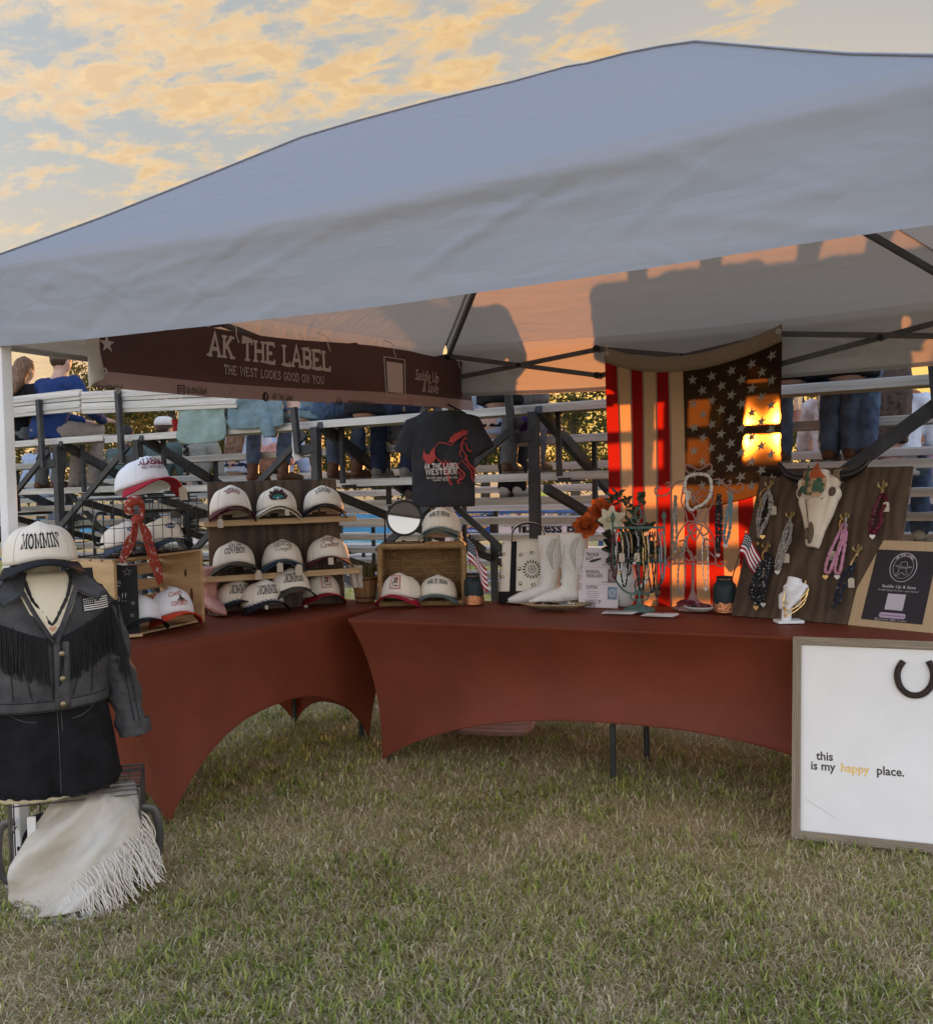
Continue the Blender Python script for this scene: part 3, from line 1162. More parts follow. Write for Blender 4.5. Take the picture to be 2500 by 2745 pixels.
def person(label, x, row, shirt, pants, shoes, hair='brown', skin=0, sleeves=True, hat=None, longhair=0, yaw=0.0,
           lean=0.10, group='people sitting on the bleachers', foot=((-0.12, 0.36), (0.12, 0.36)), pockets=False, bun=False,
           headturn=0.0, scale=1.0, cuff=-0.36, z_off=0.0, extra=None, arms='lap', boots=False, male=True):
    z = seat_z(x, row) + z_off
    r = thing('person', label, 'person', (x, seat_y(row) + 0.10, z), yaw, group)
    r.scale = (scale,) * 3
    sw = 0.20 if male else 0.175
    ch = Vector((0, lean * 0.75, 0.36))
    nk = Vector((0, lean * 1.0, 0.55))
    hd = Vector((0.02 * headturn, lean * 1.25 + 0.02, 0.70))
    sh = [Vector((s * sw, lean * 0.95 + 0.01, 0.49)) for s in (-1, 1)]
    if arms == 'lap':
        el = [Vector((s * (sw + 0.06), lean + 0.04, 0.24)) for s in (-1, 1)]
        wr = [Vector((s * 0.13, lean + 0.27, 0.16)) for s in (-1, 1)]
    else:                     # elbows out, hands forward on the knees
        el = [Vector((s * (sw + 0.11), lean + 0.10, 0.26)) for s in (-1, 1)]
        wr = [Vector((s * 0.14, lean + 0.36, 0.20)) for s in (-1, 1)]
    kn = [Vector((f[0] * 1.05, 0.43, 0.085)) for f in foot]
    an = [Vector((f[0], f[1], -0.355)) for f in foot]
    hips = [Vector((s * 0.09, 0.03, 0.09)) for s in (-1, 1)]
    prims = [([(0, 0, 0.09), tuple(ch), tuple(nk)], [0.13, 0.13, 0.055]), ([tuple(nk), tuple(hd - Vector((0, 0, .05)))], [0.052, 0.055]),
             ('b', tuple(hd), (0.075, 0.092, 0.115)), ('b', tuple(hd + Vector((0, 0.085, -0.01))), (0.015, 0.02, 0.02)),
             ('b', tuple(hd + Vector((0.076, 0, 0))), (0.012, 0.02, 0.032)), ('b', tuple(hd + Vector((-0.076, 0, 0))), (0.012, 0.02, 0.032))]
    for i in range(2):
        prims += [([tuple(sh[i]), tuple(el[i]), tuple(wr[i])], [0.05, 0.042, 0.03]), ([tuple(wr[i]), tuple(wr[i] + Vector((0, .08, -.01)))], [0.032, 0.022])]
        prims += [([tuple(hips[i]), tuple(kn[i]), tuple(an[i])], [0.07, 0.042, 0.034])]
        prims += [([tuple(an[i]), tuple(an[i] + Vector((0, 0.10, -0.055)))], [0.036, 0.028])]
    for i in range(2):        # fingers
        for f_ in range(4):
            q = wr[i] + Vector(((f_ - 1.5) * 0.017, 0.08, -0.005))
            prims.append(([tuple(q), tuple(q + Vector((0, 0.045, -0.012))), tuple(q + Vector((0, 0.06, -0.035)))], [0.011, 0.010, 0.008]))
        s = 1 if i == 0 else -1
        prims.append(([tuple(wr[i] + Vector((s * .025, .02, 0))), tuple(wr[i] + Vector((s * .05, .06, -.01)))], [0.012, 0.010]))
    blob('body', prims, SKIN[skin], r, 0.016, 3)
    wq = 1.0 if male else 0.9
    tp = [([(0, -0.01, 0.02), (0, 0.0, 0.12), tuple(ch), tuple(ch + Vector((0, lean * .1, .12))), tuple(nk - Vector((0, 0, .015)))],
           [0.15 * wq, 0.15 * wq, 0.155 * wq, 0.14 * wq, 0.062], (1.18, 0.86)),
          ([tuple(sh[0]), tuple(sh[1])], [0.075, 0.075])]
    for i in range(2):
        if sleeves:
            tp.append(([tuple(sh[i]), tuple(el[i]), tuple(wr[i] - Vector((0, .02, 0)))], [0.078, 0.062, 0.046]))
        else:
            tp.append(([tuple(sh[i]), tuple(sh[i].lerp(el[i], 0.6))], [0.075, 0.064]))
    blob('shirt', tp, shirt, r, 0.014, 2, 0.022, 0.06)
    pp = []
    for i in range(2):
        pp.append(([tuple(hips[i]), tuple(kn[i] + Vector((0, 0, 0.005))), tuple(kn[i].lerp(an[i], 0.5)), (an[i].x, an[i].y, max(cuff, -0.36))], [0.100, 0.075, 0.066, 0.062]))
    pp.append(([(0, 0, 0.06), (0, 0.02, 0.14)], [0.15, 0.13], (1.15, 0.9)))
    tr = blob('trousers', pp, pants, r, 0.013, 2, 0.022, 0.045)
    for i in range(2):
        a = an[i]
        sp = []
        if boots:
            sp.append(([(a.x, a.y - 0.005, -0.26), (a.x, a.y - 0.01, -0.37)], [0.052, 0.048]))
        sp += [([(a.x, a.y - 0.035, -0.395), (a.x, a.y + 0.06, -0.395), (a.x * 1.1, a.y + 0.19, -0.408)], [0.044, 0.046, 0.030])]
        so = blob('shoe', sp, shoes, r, 0.010, 3)
        b = MB()
        b.prism([(a.x + .046 * math.cos(t) * (1.0 if math.sin(t) < 0 else .85), a.y + .07 + .155 * math.sin(t)) for t in [2 * math.pi * q / 16 for q in range(16)]], 0.018, z=-0.442)
        b.build('sole', m_sole, so)
    if hair:
        hp = [('b', tuple(hd + Vector((0, -0.012, 0.028))), (0.086, 0.098, 0.105))]
        if longhair:
            L = longhair
            hp += [([tuple(hd + Vector((s * .045, -0.05, 0.0))), tuple(nk + Vector((s * .06, -0.09, .0))), (s * 0.07, -0.155 + lean * .6, 0.55 - L)], [0.06, 0.058, 0.03]) for s in (-1, 0, 1)]
        ho = blob('hair', hp, HAIR[hair], r, 0.010, 2, 0.02 if longhair else 0.008, 0.03)
        if bun == 'braid':
            b = MB()
            for q in range(16):
                t = q / 15
                b.ball((0.04 + 0.018 * (-1) ** q + .02 * t, -0.115 - 0.06 * math.sin(t * 2), 0.68 - 0.48 * t), (0.026 - .008 * t, 0.022, 0.026), 8)
            b.build('braid', HAIR[hair], ho)
    if hat:
        kind, hm = hat
        b = MB()
        hc = hd + Vector((0, -0.005, 0.045))
        if kind == 'cap':
            b.lathe([(0.098, 0.0), (0.098, 0.03), (0.088, 0.065), (0.06, 0.09), (0.0, 0.098)], 18, hc, sy=1.08, cap=False)
            b.grid(lambda u, v: hc + Vector((0.088 * math.sin((u - .5) * 2.4), 0.08 * math.cos((u - .5) * 2.0) + v * 0.075 * math.cos((u - .5) * 2.6), 0.004 - 0.02 * v - .03 * (u - .5) ** 2)), 10, 4)
        else:                 # western hat
            b.lathe([(0.175, 0.02), (0.15, 0.004), (0.10, 0.0), (0.098, 0.06), (0.088, 0.11), (0.05, 0.105), (0.0, 0.09)], 24, hc, sx=.95, sy=1.12, cap=False)
        b.build('hat', hm, r, solid=0.004)
    if extra:
        extra(r)
    return r


m_bluesh = cloth('royal_blue_cotton', (0.018, 0.040, 0.135))
m_palesh = cloth('pale_blue_shirt', (0.36, 0.43, 0.55))
m_teal = cloth('grey_green_jacket', (0.085, 0.12, 0.115))
m_olive = cloth('sage_shirt', (0.24, 0.235, 0.195))
m_jersey = cloth('white_blue_jersey', (0.50, 0.55, 0.64), c2=(0.25, 0.34, 0.50), vscale=5)
m_stripe = mat('fine_blue_stripe_shirt', (0.60, 0.66, 0.78), 0.85, var=0.05, wave=(38, 0, 'X', 0.35))
m_pattern = mat('white_patterned_blouse', (0.66, 0.62, 0.60), 0.85, c2=(0.34, 0.27, 0.26), vscale=14)
m_whitesh = cloth('white_blouse', (0.62, 0.64, 0.70))
m_lav = cloth('mauve_shirt', (0.30, 0.15, 0.25))
m_capdark = cloth('navy_cap', (0.020, 0.022, 0.030))
m_capwhite = cloth('white_cap', (0.62, 0.60, 0.56))


def px_row(px, row, py=1180):
    return at(px, py, y=seat_y(row) + 0.1).x


def strap(r):
    b = MB()
    b.tube(smoothpath([(-0.17, 0.10, 0.52), (-0.05, -0.055, 0.45), (0.08, -0.085, 0.25), (0.17, -0.06, 0.08)], 5), 0.020, 8, ell=(1, .3))
    b.build('bag_strap', m_blackcl, r)


G0 = 'people sitting on the bleachers'
person('man in royal blue long sleeve shirt, dark cap and khaki trousers on the top row', px_row(128, 0), 0, m_bluesh, m_khaki, m_shoe, 'brown', 0, hat=('cap', m_capdark), lean=0.12, arms='wide', scale=1.06)
person('person with curly brown hair and black top beside the tent leg', px_row(38, 0), 0, m_blackcl, m_greytr, m_boot, 'auburn', 0, longhair=0.12, lean=0.10, male=False)
person('person in pale blue shirt with dark hair seen between the left bleacher planks', px_row(80, 3, 1260), 3, m_palesh, m_palesh, m_white_shoe, 'dark', 2, lean=0.12, headturn=1)
person('dark haired person in grey green jacket behind the wire basket', px_row(300, 3, 1220), 3, m_teal, m_greytr, m_shoe, 'dark', 1, lean=0.16)
person('man in white cap and grey green shirt behind the wire basket', px_row(415, 3, 1220), 3, m_teal, m_khaki, m_shoe, 'brown', 0, hat=('cap', m_capwhite), lean=0.10, scale=1.05)
person('person in sage shirt with a dark braid and black bag strap', px_row(520, 3, 1220), 3, m_olive, m_khaki, m_shoe, 'dark', 0, bun='braid', male=False, extra=strap)
person('seated person in blue jeans and brown ankle boots above the hat display', px_row(628, 0), 0, m_denim_l, m_denim, m_boot, 'brown', 0, foot=((-0.17, 0.40), (0.16, 0.40)), boots=True, cuff=-0.26, lean=0.14, male=False)
person('woman with long wavy auburn hair and striped shirt between jeans legs', px_row(640, 2, 1200), 2, m_stripe, m_denim_d, m_boot, 'auburn', 0, longhair=0.40, male=False)
person('person in pale blue and white team jersey above the hat display', px_row(738, 3, 1220), 3, m_jersey, m_denim, m_white_shoe, 'brown', 0)
person('seated person in blue jeans and brown boots beside the black post', px_row(812, 0), 0, m_denim_l, m_denim, m_boot, 'brown', 0, foot=((-0.02, 0.40), (0.20, 0.42)), boots=True, cuff=-0.28, male=False)
person('seated person in dark jeans and grey shoes, one leg swung out', px_row(985, 0), 0, m_blackcl, m_denim_d, m_shoe, 'dark', 1, foot=((-0.19, 0.40), (0.12, 0.33)), lean=0.08)
person('seated person in dark jeans and grey suede shoes left of the hanging shirt', px_row(1085, 1), 1, m_greytr, m_denim_d, m_shoe, 'brown', 0, foot=((-0.2, 0.38), (0.05, 0.36)))
person('person in grey trousers and black top right of the hanging shirt', px_row(1345, 0), 0, m_blackcl, m_greytr, m_boot, 'dark', 0, foot=((-0.14, 0.36), (0.08, 0.36)), lean=0.05)
person('person in black leggings and pale sneakers behind the hanging shirt', px_row(1330, 1), 1, m_palesh, m_blackcl, m_white_shoe, 'blonde', 0, longhair=0.2, male=False, foot=((-0.12, 0.36), (-0.02, 0.40)))
person('person in black top on the top row hidden behind the flag stripes', px_row(1745, 0), 0, m_blackcl, m_denim, m_boot, 'dark', 0, foot=((-0.08, 0.36), (0.09, 0.38)), scale=1.03)
person('person in dark jeans on the top row behind the star field', px_row(1908, 0), 0, m_greytr, m_denim_d, m_boot, 'brown', 0, foot=((-0.03, 0.36), (0.01, 0.40)), scale=1.05)
person('person in blue and dark jeans just right of the hanging flag', px_row(2118, 0), 0, m_blackcl, m_denim, m_boot, 'brown', 0, foot=((-0.13, 0.38), (0.15, 0.38)), lean=0.12)
person('person in worn blue jeans on the upper right bench beside a cup', px_row(2272, 0), 0, m_blackcl, m_denim, m_boot, 'brown', 0, foot=((-0.04, 0.36), (0.05, 0.36)), lean=0.1)
person('woman with streaked blonde hair and patterned blouse above the skull board', px_row(2240, 2, 1230), 2, m_pattern, m_denim, m_white_shoe, 'blonde', 0, longhair=0.32, male=False, z_off=-0.20)
person('woman in white blouse with long brown hair near the right edge', px_row(2395, 2, 1230), 2, m_whitesh, m_denim, m_white_shoe, 'brown', 0, longhair=0.3, male=False, z_off=-0.20)
person('person in white western hat low on the right bleachers', px_row(2375, 5, 1230), 5, m_palesh, m_denim, m_boot, 'brown', 0, hat=('western', m_capwhite), z_off=0.15)
person('red haired person behind the planks at the right edge', px_row(2445, 4, 1300), 4, m_lav, m_denim, m_white_shoe, 'red', 0, longhair=0.3, male=False)

# loose things left on the benches
m_greenjk = cloth('pale_green_twill', (0.24, 0.32, 0.29), 0.12)


def jacket_tail(px0, px1, drop, m, label, name, seed):
    xa, xb = px_row(px0, 0), px_row(px1, 0)
    b = MB()

    def fn(u, v):
        x = xa + (xb - xa) * u
        e = (1 - (2 * u - 1) ** 4) ** 0.5 if 0 < u < 1 else 0
        z = seat_z(x, 0) + 0.20 - v * (0.20 + drop * (0.45 + 0.55 * e))
        return Vector((x + 0.02 * fbm(v * 3 + seed, u * 2), BY - 0.055 + 0.030 * fbm(u * 5 + seed, v * 3, 2) - .02 * v, z))
    b.grid(fn, 24, 18)
    o = b.build(name, m, None, solid=0.006)
    tag(o, label, 'jacket')


jacket_tail(520, 645, 0.12, m_greenjk, 'pale green jacket tail hanging below the top bench', 'jacket', 1.0)
jacket_tail(655, 800, 0.03, m_denim_l, 'pale denim jacket draped over the top bench', 'jacket', 4.0)
b = MB()
q = Vector((px_row(760, 0), BY - 0.04, 0))
zq = seat_z(q.x, 0)
b.tube(smoothpath([(q.x - .02, q.y, zq + .08), (q.x, q.y - .04, zq + .0), (q.x + .015, q.y - .04, zq - .10)], 5), [0.05] * 5 + [.06] * 3 + [0.05] * 3, 10, ell=(1, .6))
tag(b.build('knotted_sleeve', m_denim_l), 'knotted pale denim sleeve hanging over the top bench edge', 'sleeve')
m_white_vinyl = mat('white_vinyl', (0.62, 0.60, 0.57), 0.5)
b = MB()
q = Vector((px_row(832, 0), BY - 0.07, 0))
b.tube(smoothpath([(q.x - .01, q.y, zq + .10), (q.x + .02, q.y - .02, zq + .02), (q.x + .01, q.y - .02, zq - .18), (q.x + .03, q.y, zq - .28)], 5), [.03] * 6 + [.025] * 6 + [.04] * 4, 8, ell=(1, .5))
tag(b.build('white_cloth_strap', m_white_vinyl), 'white strap hanging beside the black bleacher post', 'strap')


def cup(px, row, cfill, clear, label, name='drink_cup', h=0.15):
    x = px_row(px, row)
    r = thing(name, label, 'cup', (x, seat_y(row) + 0.10, seat_z(x, row)), 0)
    b = MB()
    b.lathe([(0.030, 0.0), (0.032, 0.004), (0.044, h), (0.046, h + .004), (0.043, h), (0.031, 0.006)], 20, cap=False)
    b.build('wall', clear, r)
    b = MB()
    b.lathe([(0.029, 0.006), (0.0365, h * .5), (0.0, h * .5)], 20)
    b.build('drink', cfill, r)
    b = MB()
    b.tube([(0.0, 0, h * .3), (0.02, 0, h * 1.3)], 0.003, 6)
    b.build('straw', m_white_vinyl, r)
    return r


m_clearcup = mat('clear_plastic', (0.9, 0.9, 0.88), 0.1, alpha=0.28, spec=0.6)
m_orange = mat('orange_drink', (0.65, 0.22, 0.02), 0.2, transl=0.5)
m_redcup = mat('red_printed_plastic', (0.42, 0.02, 0.025), 0.3, transl=0.3)
cup(2330, 1, m_orange, m_clearcup, 'clear plastic cup of orange drink on the right bench', h=0.155)
cup(2132, 1, m_orange, m_clearcup, 'clear plastic cup beside jeans right of the flag', h=0.155)
cup(476, 0, m_redcup, m_redcup, 'red drink cup standing on the top bench', h=0.10)
b = MB()
xq = px_row(1405, 1)
blob('purple_bag', [([(xq - .13, seat_y(1) + .05, seat_z(xq, 1) + .07), (xq + .12, seat_y(1) + .08, seat_z(xq, 1) + .09)], [0.09, 0.11], (1, .8)),
                    ([(xq + .1, seat_y(1) + .08, seat_z(xq, 1) + .10), (xq + .25, seat_y(1) + .1, seat_z(xq, 1) + .06)], [0.06, 0.05])],
     cloth('purple_nylon', (0.085, 0.035, 0.19)), None, 0.014, 3, 0.03, 0.08)
tag(bpy.data.objects['purple_bag'], 'purple nylon bag lying on the second bench', 'bag')
xq = px_row(748, 2)
blob('peach_bundle', [([(xq - .12, seat_y(2) + .0, seat_z(xq, 2) + .12), (xq + .12, seat_y(2) + .02, seat_z(xq, 2) + .18)], [0.12, 0.13])],
     mat('peach_fabric', (0.60, 0.32, 0.25), 0.6, c2=(0.42, 0.18, 0.14), vscale=7), None, 0.014, 3, 0.04, 0.06)
tag(bpy.data.objects['peach_bundle'], 'peach coloured bundle of fabric between two jeans legs', 'fabric')


# ================================================================== arena fence with sponsor banners
def ground_frame(px, Z):
    d = -CAM_Z + CAM_X * ((px - 1250) / 2626.97)
    p = CAM_LOC + d * Z
    return p


FY = 11.0
m_bluepipe = mat('blue_pipe_paint', (0.035, 0.10, 0.26), 0.5, var=0.2)
fence = thing('arena_fence', 'blue pipe arena fence carrying sponsor banners beyond the bleachers', 'fence', (0, FY, 0))
for z in (-0.7, -0.2, 0.3, 0.86):
    b = MB()
    b.tube([(-22, 0.05, z), (10, 0.05, z)], 0.03, 8)
    b.build('rail', m_bluepipe, fence)
for i in range(14):
    b = MB()
    x = -21.5 + i * 2.4
    b.tube([(x, 0.10, -1.6), (x, 0.10, 0.95)], 0.04, 8)
    b.build('post', m_bluepipe, fence)
m_black_ink = mat('black_ink', (0.012, 0.012, 0.014), 0.6)
m_white_ink = mat('white_ink', (0.78, 0.77, 0.75), 0.6)
m_orange_ink = mat('orange_ink', (0.75, 0.24, 0.04), 0.6)
m_red_ink = mat('red_ink', (0.42, 0.022, 0.030), 0.6)


def fbanner(px0, px1, zc, h, c, text, tcol, size, label, kind='sans', bold=0.03, ty=0.0, sub=None):
    a, c_ = at(px0, 1400, y=FY).x, at(px1, 1400, y=FY).x
    w = c_ - a
    r = thing('sponsor_banner', label, 'banner', ((a + c_) / 2, FY - 0.03, zc), 0, 'banners on the arena fence')
    b = MB()
    b.grid(lambda u, v: Vector(((u - .5) * w, 0.012 * fbm(u * 4, v * 2 + a), (v - .5) * h)), 20, 6)
    b.build('sheet', c, r)
    fn = lambda x, y, l: Vector((x, -0.014 - l, y))
    if text:
        letter('lettering', slab_text(text, size) if kind == 'slab' else sans_text(text, size, bold), fn, tcol, r, (0, ty))
    if sub:
        letter('lettering', sans_text(sub[0], sub[1], 0.01), fn, sub[3], r, (0, sub[2]))
    return r


m_bcyan = mat('blue_banner_vinyl', (0.06, 0.27, 0.48), 0.5, var=0.1)
m_bcyan2 = mat('sky_blue_banner_vinyl', (0.16, 0.44, 0.60), 0.5, var=0.1)
m_bwhite = mat('white_banner_vinyl', (0.62, 0.55, 0.54), 0.5, var=0.06)
m_bblue = mat('deep_blue_banner_vinyl', (0.025, 0.06, 0.28), 0.5, var=0.1)
m_pinkban = mat('pinkish_banner_vinyl', (0.66, 0.50, 0.50), 0.5, var=0.06)
def zrow(v):
    return at(1250, v, y=FY).z


fbanner(780, 1050, zrow(1408), 0.34, m_bcyan, 'nd side.', m_white_ink, 0.19, 'blue banner reading nd side left of the round mirror', ty=-0.05)
fbanner(900, 1035, zrow(1452), 0.22, m_bcyan2, 'Franklin Agency', m_black_ink, 0.085, 'sky blue Franklin Agency banner below the mirror gap', ty=0.01, sub=('WFranklininsurance.com', 0.05, -0.06, m_white_ink))
fbanner(1225, 1335, zrow(1410), 0.32, m_bblue, 'ome', m_orange_ink, 0.21, 'deep blue banner with orange letters ome', ty=-0.02, sub=('FURNITURE', 0.055, -0.09, m_white_ink))
fbanner(1337, 1640, zrow(1410), 0.34, m_pinkban, 'Progress Bank', m_black_ink, 0.24, 'pale Progress Bank banner right of the black post', ty=-0.08)
fbanner(1360, 1640, zrow(1502), 0.26, m_bwhite, 'tnam', m_black_ink, 0.15, 'white banner below the Progress Bank banner', ty=-0.03)
fbanner(470, 640, zrow(1456), 0.26, m_bwhite, 'auction', m_black_ink, 0.16, 'white auction banner behind the crate basket', ty=-0.02)
fbanner(60, 300, zrow(1428), 0.30, m_bcyan, 'VISIT', m_white_ink, 0.16, 'blue banner behind the tent leg', ty=-0.02)
fbanner(1660, 2060, zrow(1430), 0.36, m_bwhite, '', m_black_ink, 0.16, 'blank white banner hidden behind the hanging flag')

# ================================================================== far crowd
CROWD = [mat('far_shirt_%d' % i, c, 0.8) for i, c in enumerate(((0.42, 0.16, 0.18), (0.10, 0.14, 0.26), (0.5, 0.5, 0.5), (0.36, 0.10, 0.10), (0.05, 0.05, 0.06), (0.50, 0.28, 0.26), (0.18, 0.24, 0.34), (0.30, 0.30, 0.22)))]
CN = ['rose', 'navy', 'white', 'red', 'black', 'coral', 'slate blue', 'olive']


def far_person(px, Z, ci, skin, hatm, where):
    d = -CAM_Z + CAM_X * ((px - 1250) / 2626.97)
    p = CAM_LOC + d * Z
    r = thing('person', 'distant spectator in %s top, %s' % (CN[ci], where), 'person', (p.x, p.y, -1.72), rng.uniform(-0.5, 0.5) + 2.6, 'distant spectators across the arena')
    b = MB()
    b.tube([(0, 0, 1.40), (0, 0, 1.50), (0, 0.01, 1.62), (0, 0.01, 1.74)], [0.05, 0.055, 0.10, 0.045], 10)
    b.tube([(0.27, .05, 1.0), (0.25, .14, .85)], [0.04, 0.03], 6)
    b.tube([(-0.27, .05, 1.0), (-0.25, .14, .85)], [0.04, 0.03], 6)
    b.build('body', SKIN[skin], r)
    b = MB()
    b.tube([(0, 0, 0.78), (0, 0, 1.1), (0, 0, 1.36), (0, 0, 1.46)], [0.16, 0.17, 0.20, 0.07], 10, ell=(1.15, .7))
    for s in (-1, 1):
        b.tube([(s * .2, 0, 1.38), (s * .27, .02, 1.05)], [0.07, 0.05], 8)
    b.build('shirt', CROWD[ci], r)
    b = MB()
    for s in (-1, 1):
        b.tube([(s * .09, 0, 0.82), (s * .1, 0, 0.0)], [0.10, 0.07], 8)
    b.build('trousers', m_denim_d if ci % 2 else m_denim, r)
    b = MB()
    b.lathe([(0.108, 1.64), (0.10, 1.70), (0.06, 1.76), (0.0, 1.775)], 10, cap=False)
    b.build('hair', hatm, r)


k = 0
for px in (885, 905, 928, 1000, 1012, 1068, 1090, 1130, 1248, 1275, 1292, 1308, 1322, 1345, 1362, 1390, 1455, 1477, 1500, 1522, 1542, 1560, 1578, 1602):
    nth = ('first', 'second', 'third', 'fourth', 'fifth', 'sixth', 'seventh', 'eighth', 'ninth', 'tenth', 'eleventh', 'twelfth', 'thirteenth', 'fourteenth', 'fifteenth', 'sixteenth', 'seventeenth', 'eighteenth', 'nineteenth', 'twentieth', 'twenty-first', 'twenty-second', 'twenty-third', 'twenty-fourth')[k]
    far_person(px, 50 + 6 * rng.random(), k * 5 % 8, k % 2, [HAIR['brown'], m_capwhite, HAIR['blonde'], m_capdark][k % 4], nth + ' from left across the arena')
    k += 1
ff = thing('far_fence', 'blue pipe fence in front of the distant spectators', 'fence', (-20, 40, 0))
for z in (-1.2, -0.75, -0.35):
    b = MB()
    b.tube([(-30, 0, z), (40, 0, z)], 0.05, 6)
    b.build('rail', m_bluepipe, ff)
for i in range(18):
    b = MB()
    b.tube([(-28 + 4 * i, 0, -1.7), (-28 + 4 * i, 0, -0.3)], 0.06, 6)
    b.build('post', m_bluepipe, ff)
p = ground_frame(1432, 58)
yt = thing('canopy_tent', 'distant yellow green pop-up tent across the arena', 'tent', (p.x, p.y, -1.7))
b = MB()
b.add([(-1.5, -1.5, 1.75), (1.5, -1.5, 1.75), (1.5, 1.5, 1.75), (-1.5, 1.5, 1.75), (0, 0, 2.45)], [(0, 1, 4), (1, 2, 4), (2, 3, 4), (3, 0, 4)])
b.build('roof', mat('yellow_green_polyester', (0.62, 0.66, 0.10), 0.7, transl=0.3), yt, smooth=False)
for sx in (-1, 1):
    for sy in (-1, 1):
        b = MB()
        b.box((sx * 1.45, sy * 1.45, 0.88), (0.06, 0.06, 1.76))
        b.build('leg', m_leg, yt, smooth=False)

# ================================================================== trees
m_leaf = mat('backlit_foliage', (0.045, 0.062, 0.018), 0.75, var=0.45, vscale=0.6, transl=0.35, tcol=(0.10, 0.11, 0.02))
m_leaf2 = mat('olive_foliage', (0.060, 0.070, 0.020), 0.75, var=0.45, vscale=0.6, transl=0.4, tcol=(0.14, 0.12, 0.02))
m_bark = mat('tree_bark', (0.075, 0.058, 0.042), 0.9, var=0.3, vscale=4, bump=0.6, bscale=12)


def tree(px, Z, h, w, m, label, n=3600, leaf=0.17, gap=0.35, seed=0):
    p = ground_frame(px, Z)
    r = thing('tree', label, 'tree', (p.x, p.y, ground_z(p.x, p.y)), 0, 'trees beyond the arena')
    g = np.random.default_rng(seed)
    b = MB()
    b.tube(smoothpath([(0, 0, -0.2), (0.1, 0, h * .25), (0, .1, h * .55), (0.1, 0, h * .85)], 4), [w * .045 + .05] + [w * .04 + .03] * 4 + [w * .02 + .03] * 7 + [.03], 8)
    blobs = []
    nb = 26
    for i in range(nb):
        t = 0.22 + 0.76 * g.random()
        a = g.random() * 6.28
        rr = w * 0.5 * math.sqrt(max(0.08, 1 - ((t - 0.5) / 0.52) ** 2)) * (0.35 + 0.65 * g.random())
        c = np.array([rr * math.cos(a), rr * math.sin(a) * 0.8, h * t])
        blobs.append((c, (0.12 + 0.12 * g.random()) * w))
        b.tube([(0, 0, h * t * .72), tuple(c * np.array([.5, .5, 1]) - np.array([0, 0, h * .06])), tuple(c)], [0.06, 0.04, 0.015], 5)
    b.build('trunk', m_bark, r)
    vs = np.zeros((n, 4, 3))
    which = g.integers(0, nb, n)
    cs = np.array([q[0] for q in blobs])[which]
    rs = np.array([q[1] for q in blobs])[which]
    d = g.normal(size=(n, 3))
    d /= np.linalg.norm(d, axis=1)[:, None]
    pos = cs + d * (rs * (g.random(n) ** 0.5) * (1 + .3 * g.random(n)))[:, None] * np.array([1, 1, 0.8])
    a1 = g.normal(size=(n, 3))
    a1 /= np.linalg.norm(a1, axis=1)[:, None]
    a2 = np.cross(a1, d)
    a2 /= np.linalg.norm(a2, axis=1)[:, None] + 1e-9
    sz = leaf * (0.5 + g.random(n))[:, None]
    vs[:, 0], vs[:, 1], vs[:, 2], vs[:, 3] = pos - a1 * sz, pos + a2 * sz * .55, pos + a1 * sz, pos - a2 * sz * .55
    me = bpy.data.meshes.new('crown')
    me.vertices.add(n * 4)
    me.vertices.foreach_set('co', vs.ravel())
    me.loops.add(n * 4)
    me.loops.foreach_set('vertex_index', np.arange(n * 4))
    me.polygons.add(n)
    me.polygons.foreach_set('loop_start', np.arange(n) * 4)
    me.update(calc_edges=True)
    me.materials.append(m)
    o = bpy.data.objects.new('crown', me)
    col.objects.link(o)
    o.parent = r


TREES = [(-60, 70, 10.8, 9.9, 0, 'broad dark tree at the far left edge'),
         (110, 82, 10.2, 8.8, 0, 'dark tree behind the man in blue'),
         (245, 66, 11.0, 7.700000000000001, 1, 'pointed olive green tree beside the banner flap'),
         (350, 78, 9.6, 8.8, 0, 'dark tree behind the red cup'),
         (470, 70, 9.8, 8.8, 1, 'leafy tree behind the white capped man'),
         (600, 74, 9.6, 8.8, 0, 'dark tree above the hat display'),
         (740, 70, 9.6, 8.8, 1, 'olive tree behind the team jersey'),
         (880, 78, 10, 9.9, 0, 'dark tree behind the black post'),
         (1020, 72, 9.8, 8.8, 0, 'dark tree behind the hanging shirt'),
         (1150, 80, 10, 9.9, 1, 'olive tree hidden by the hanging shirt'),
         (1300, 74, 9.4, 8.8, 0, 'dark tree behind the grey trousers'),
         (1430, 84, 9.8, 9.9, 0, 'dark tree behind the black bleacher post'),
         (1540, 62, 9.6, 7.700000000000001, 1, 'open crowned tree with sky showing through left of the flag'),
         (1680, 78, 8.6, 7.700000000000001, 0, 'tree behind the left stripes of the flag'),
         (1830, 86, 5.5, 6.6000000000000005, 0, 'small tree behind the middle of the flag'),
         (2150, 66, 9.2, 7.15, 1, 'open crowned olive tree right of the flag'),
         (2280, 72, 9.3, 6.6000000000000005, 1, 'olive tree behind the worn jeans'),
         (2370, 84, 7.8, 5.5, 0, 'low dark tree under the cup of orange drink'),
         (2480, 95, 6.2, 9.9, 0, 'low tree line clump at the right edge'),
         (2620, 90, 6, 9.9, 0, 'low tree beyond the right edge')]
for i, (px, Z, h, w, k, lb) in enumerate(TREES):
    tree(px, Z, h, w, (m_leaf, m_leaf2)[k], lb, n=3800 if k == 0 else 3000, leaf=0.19 if k == 0 else 0.15, seed=i + 3)

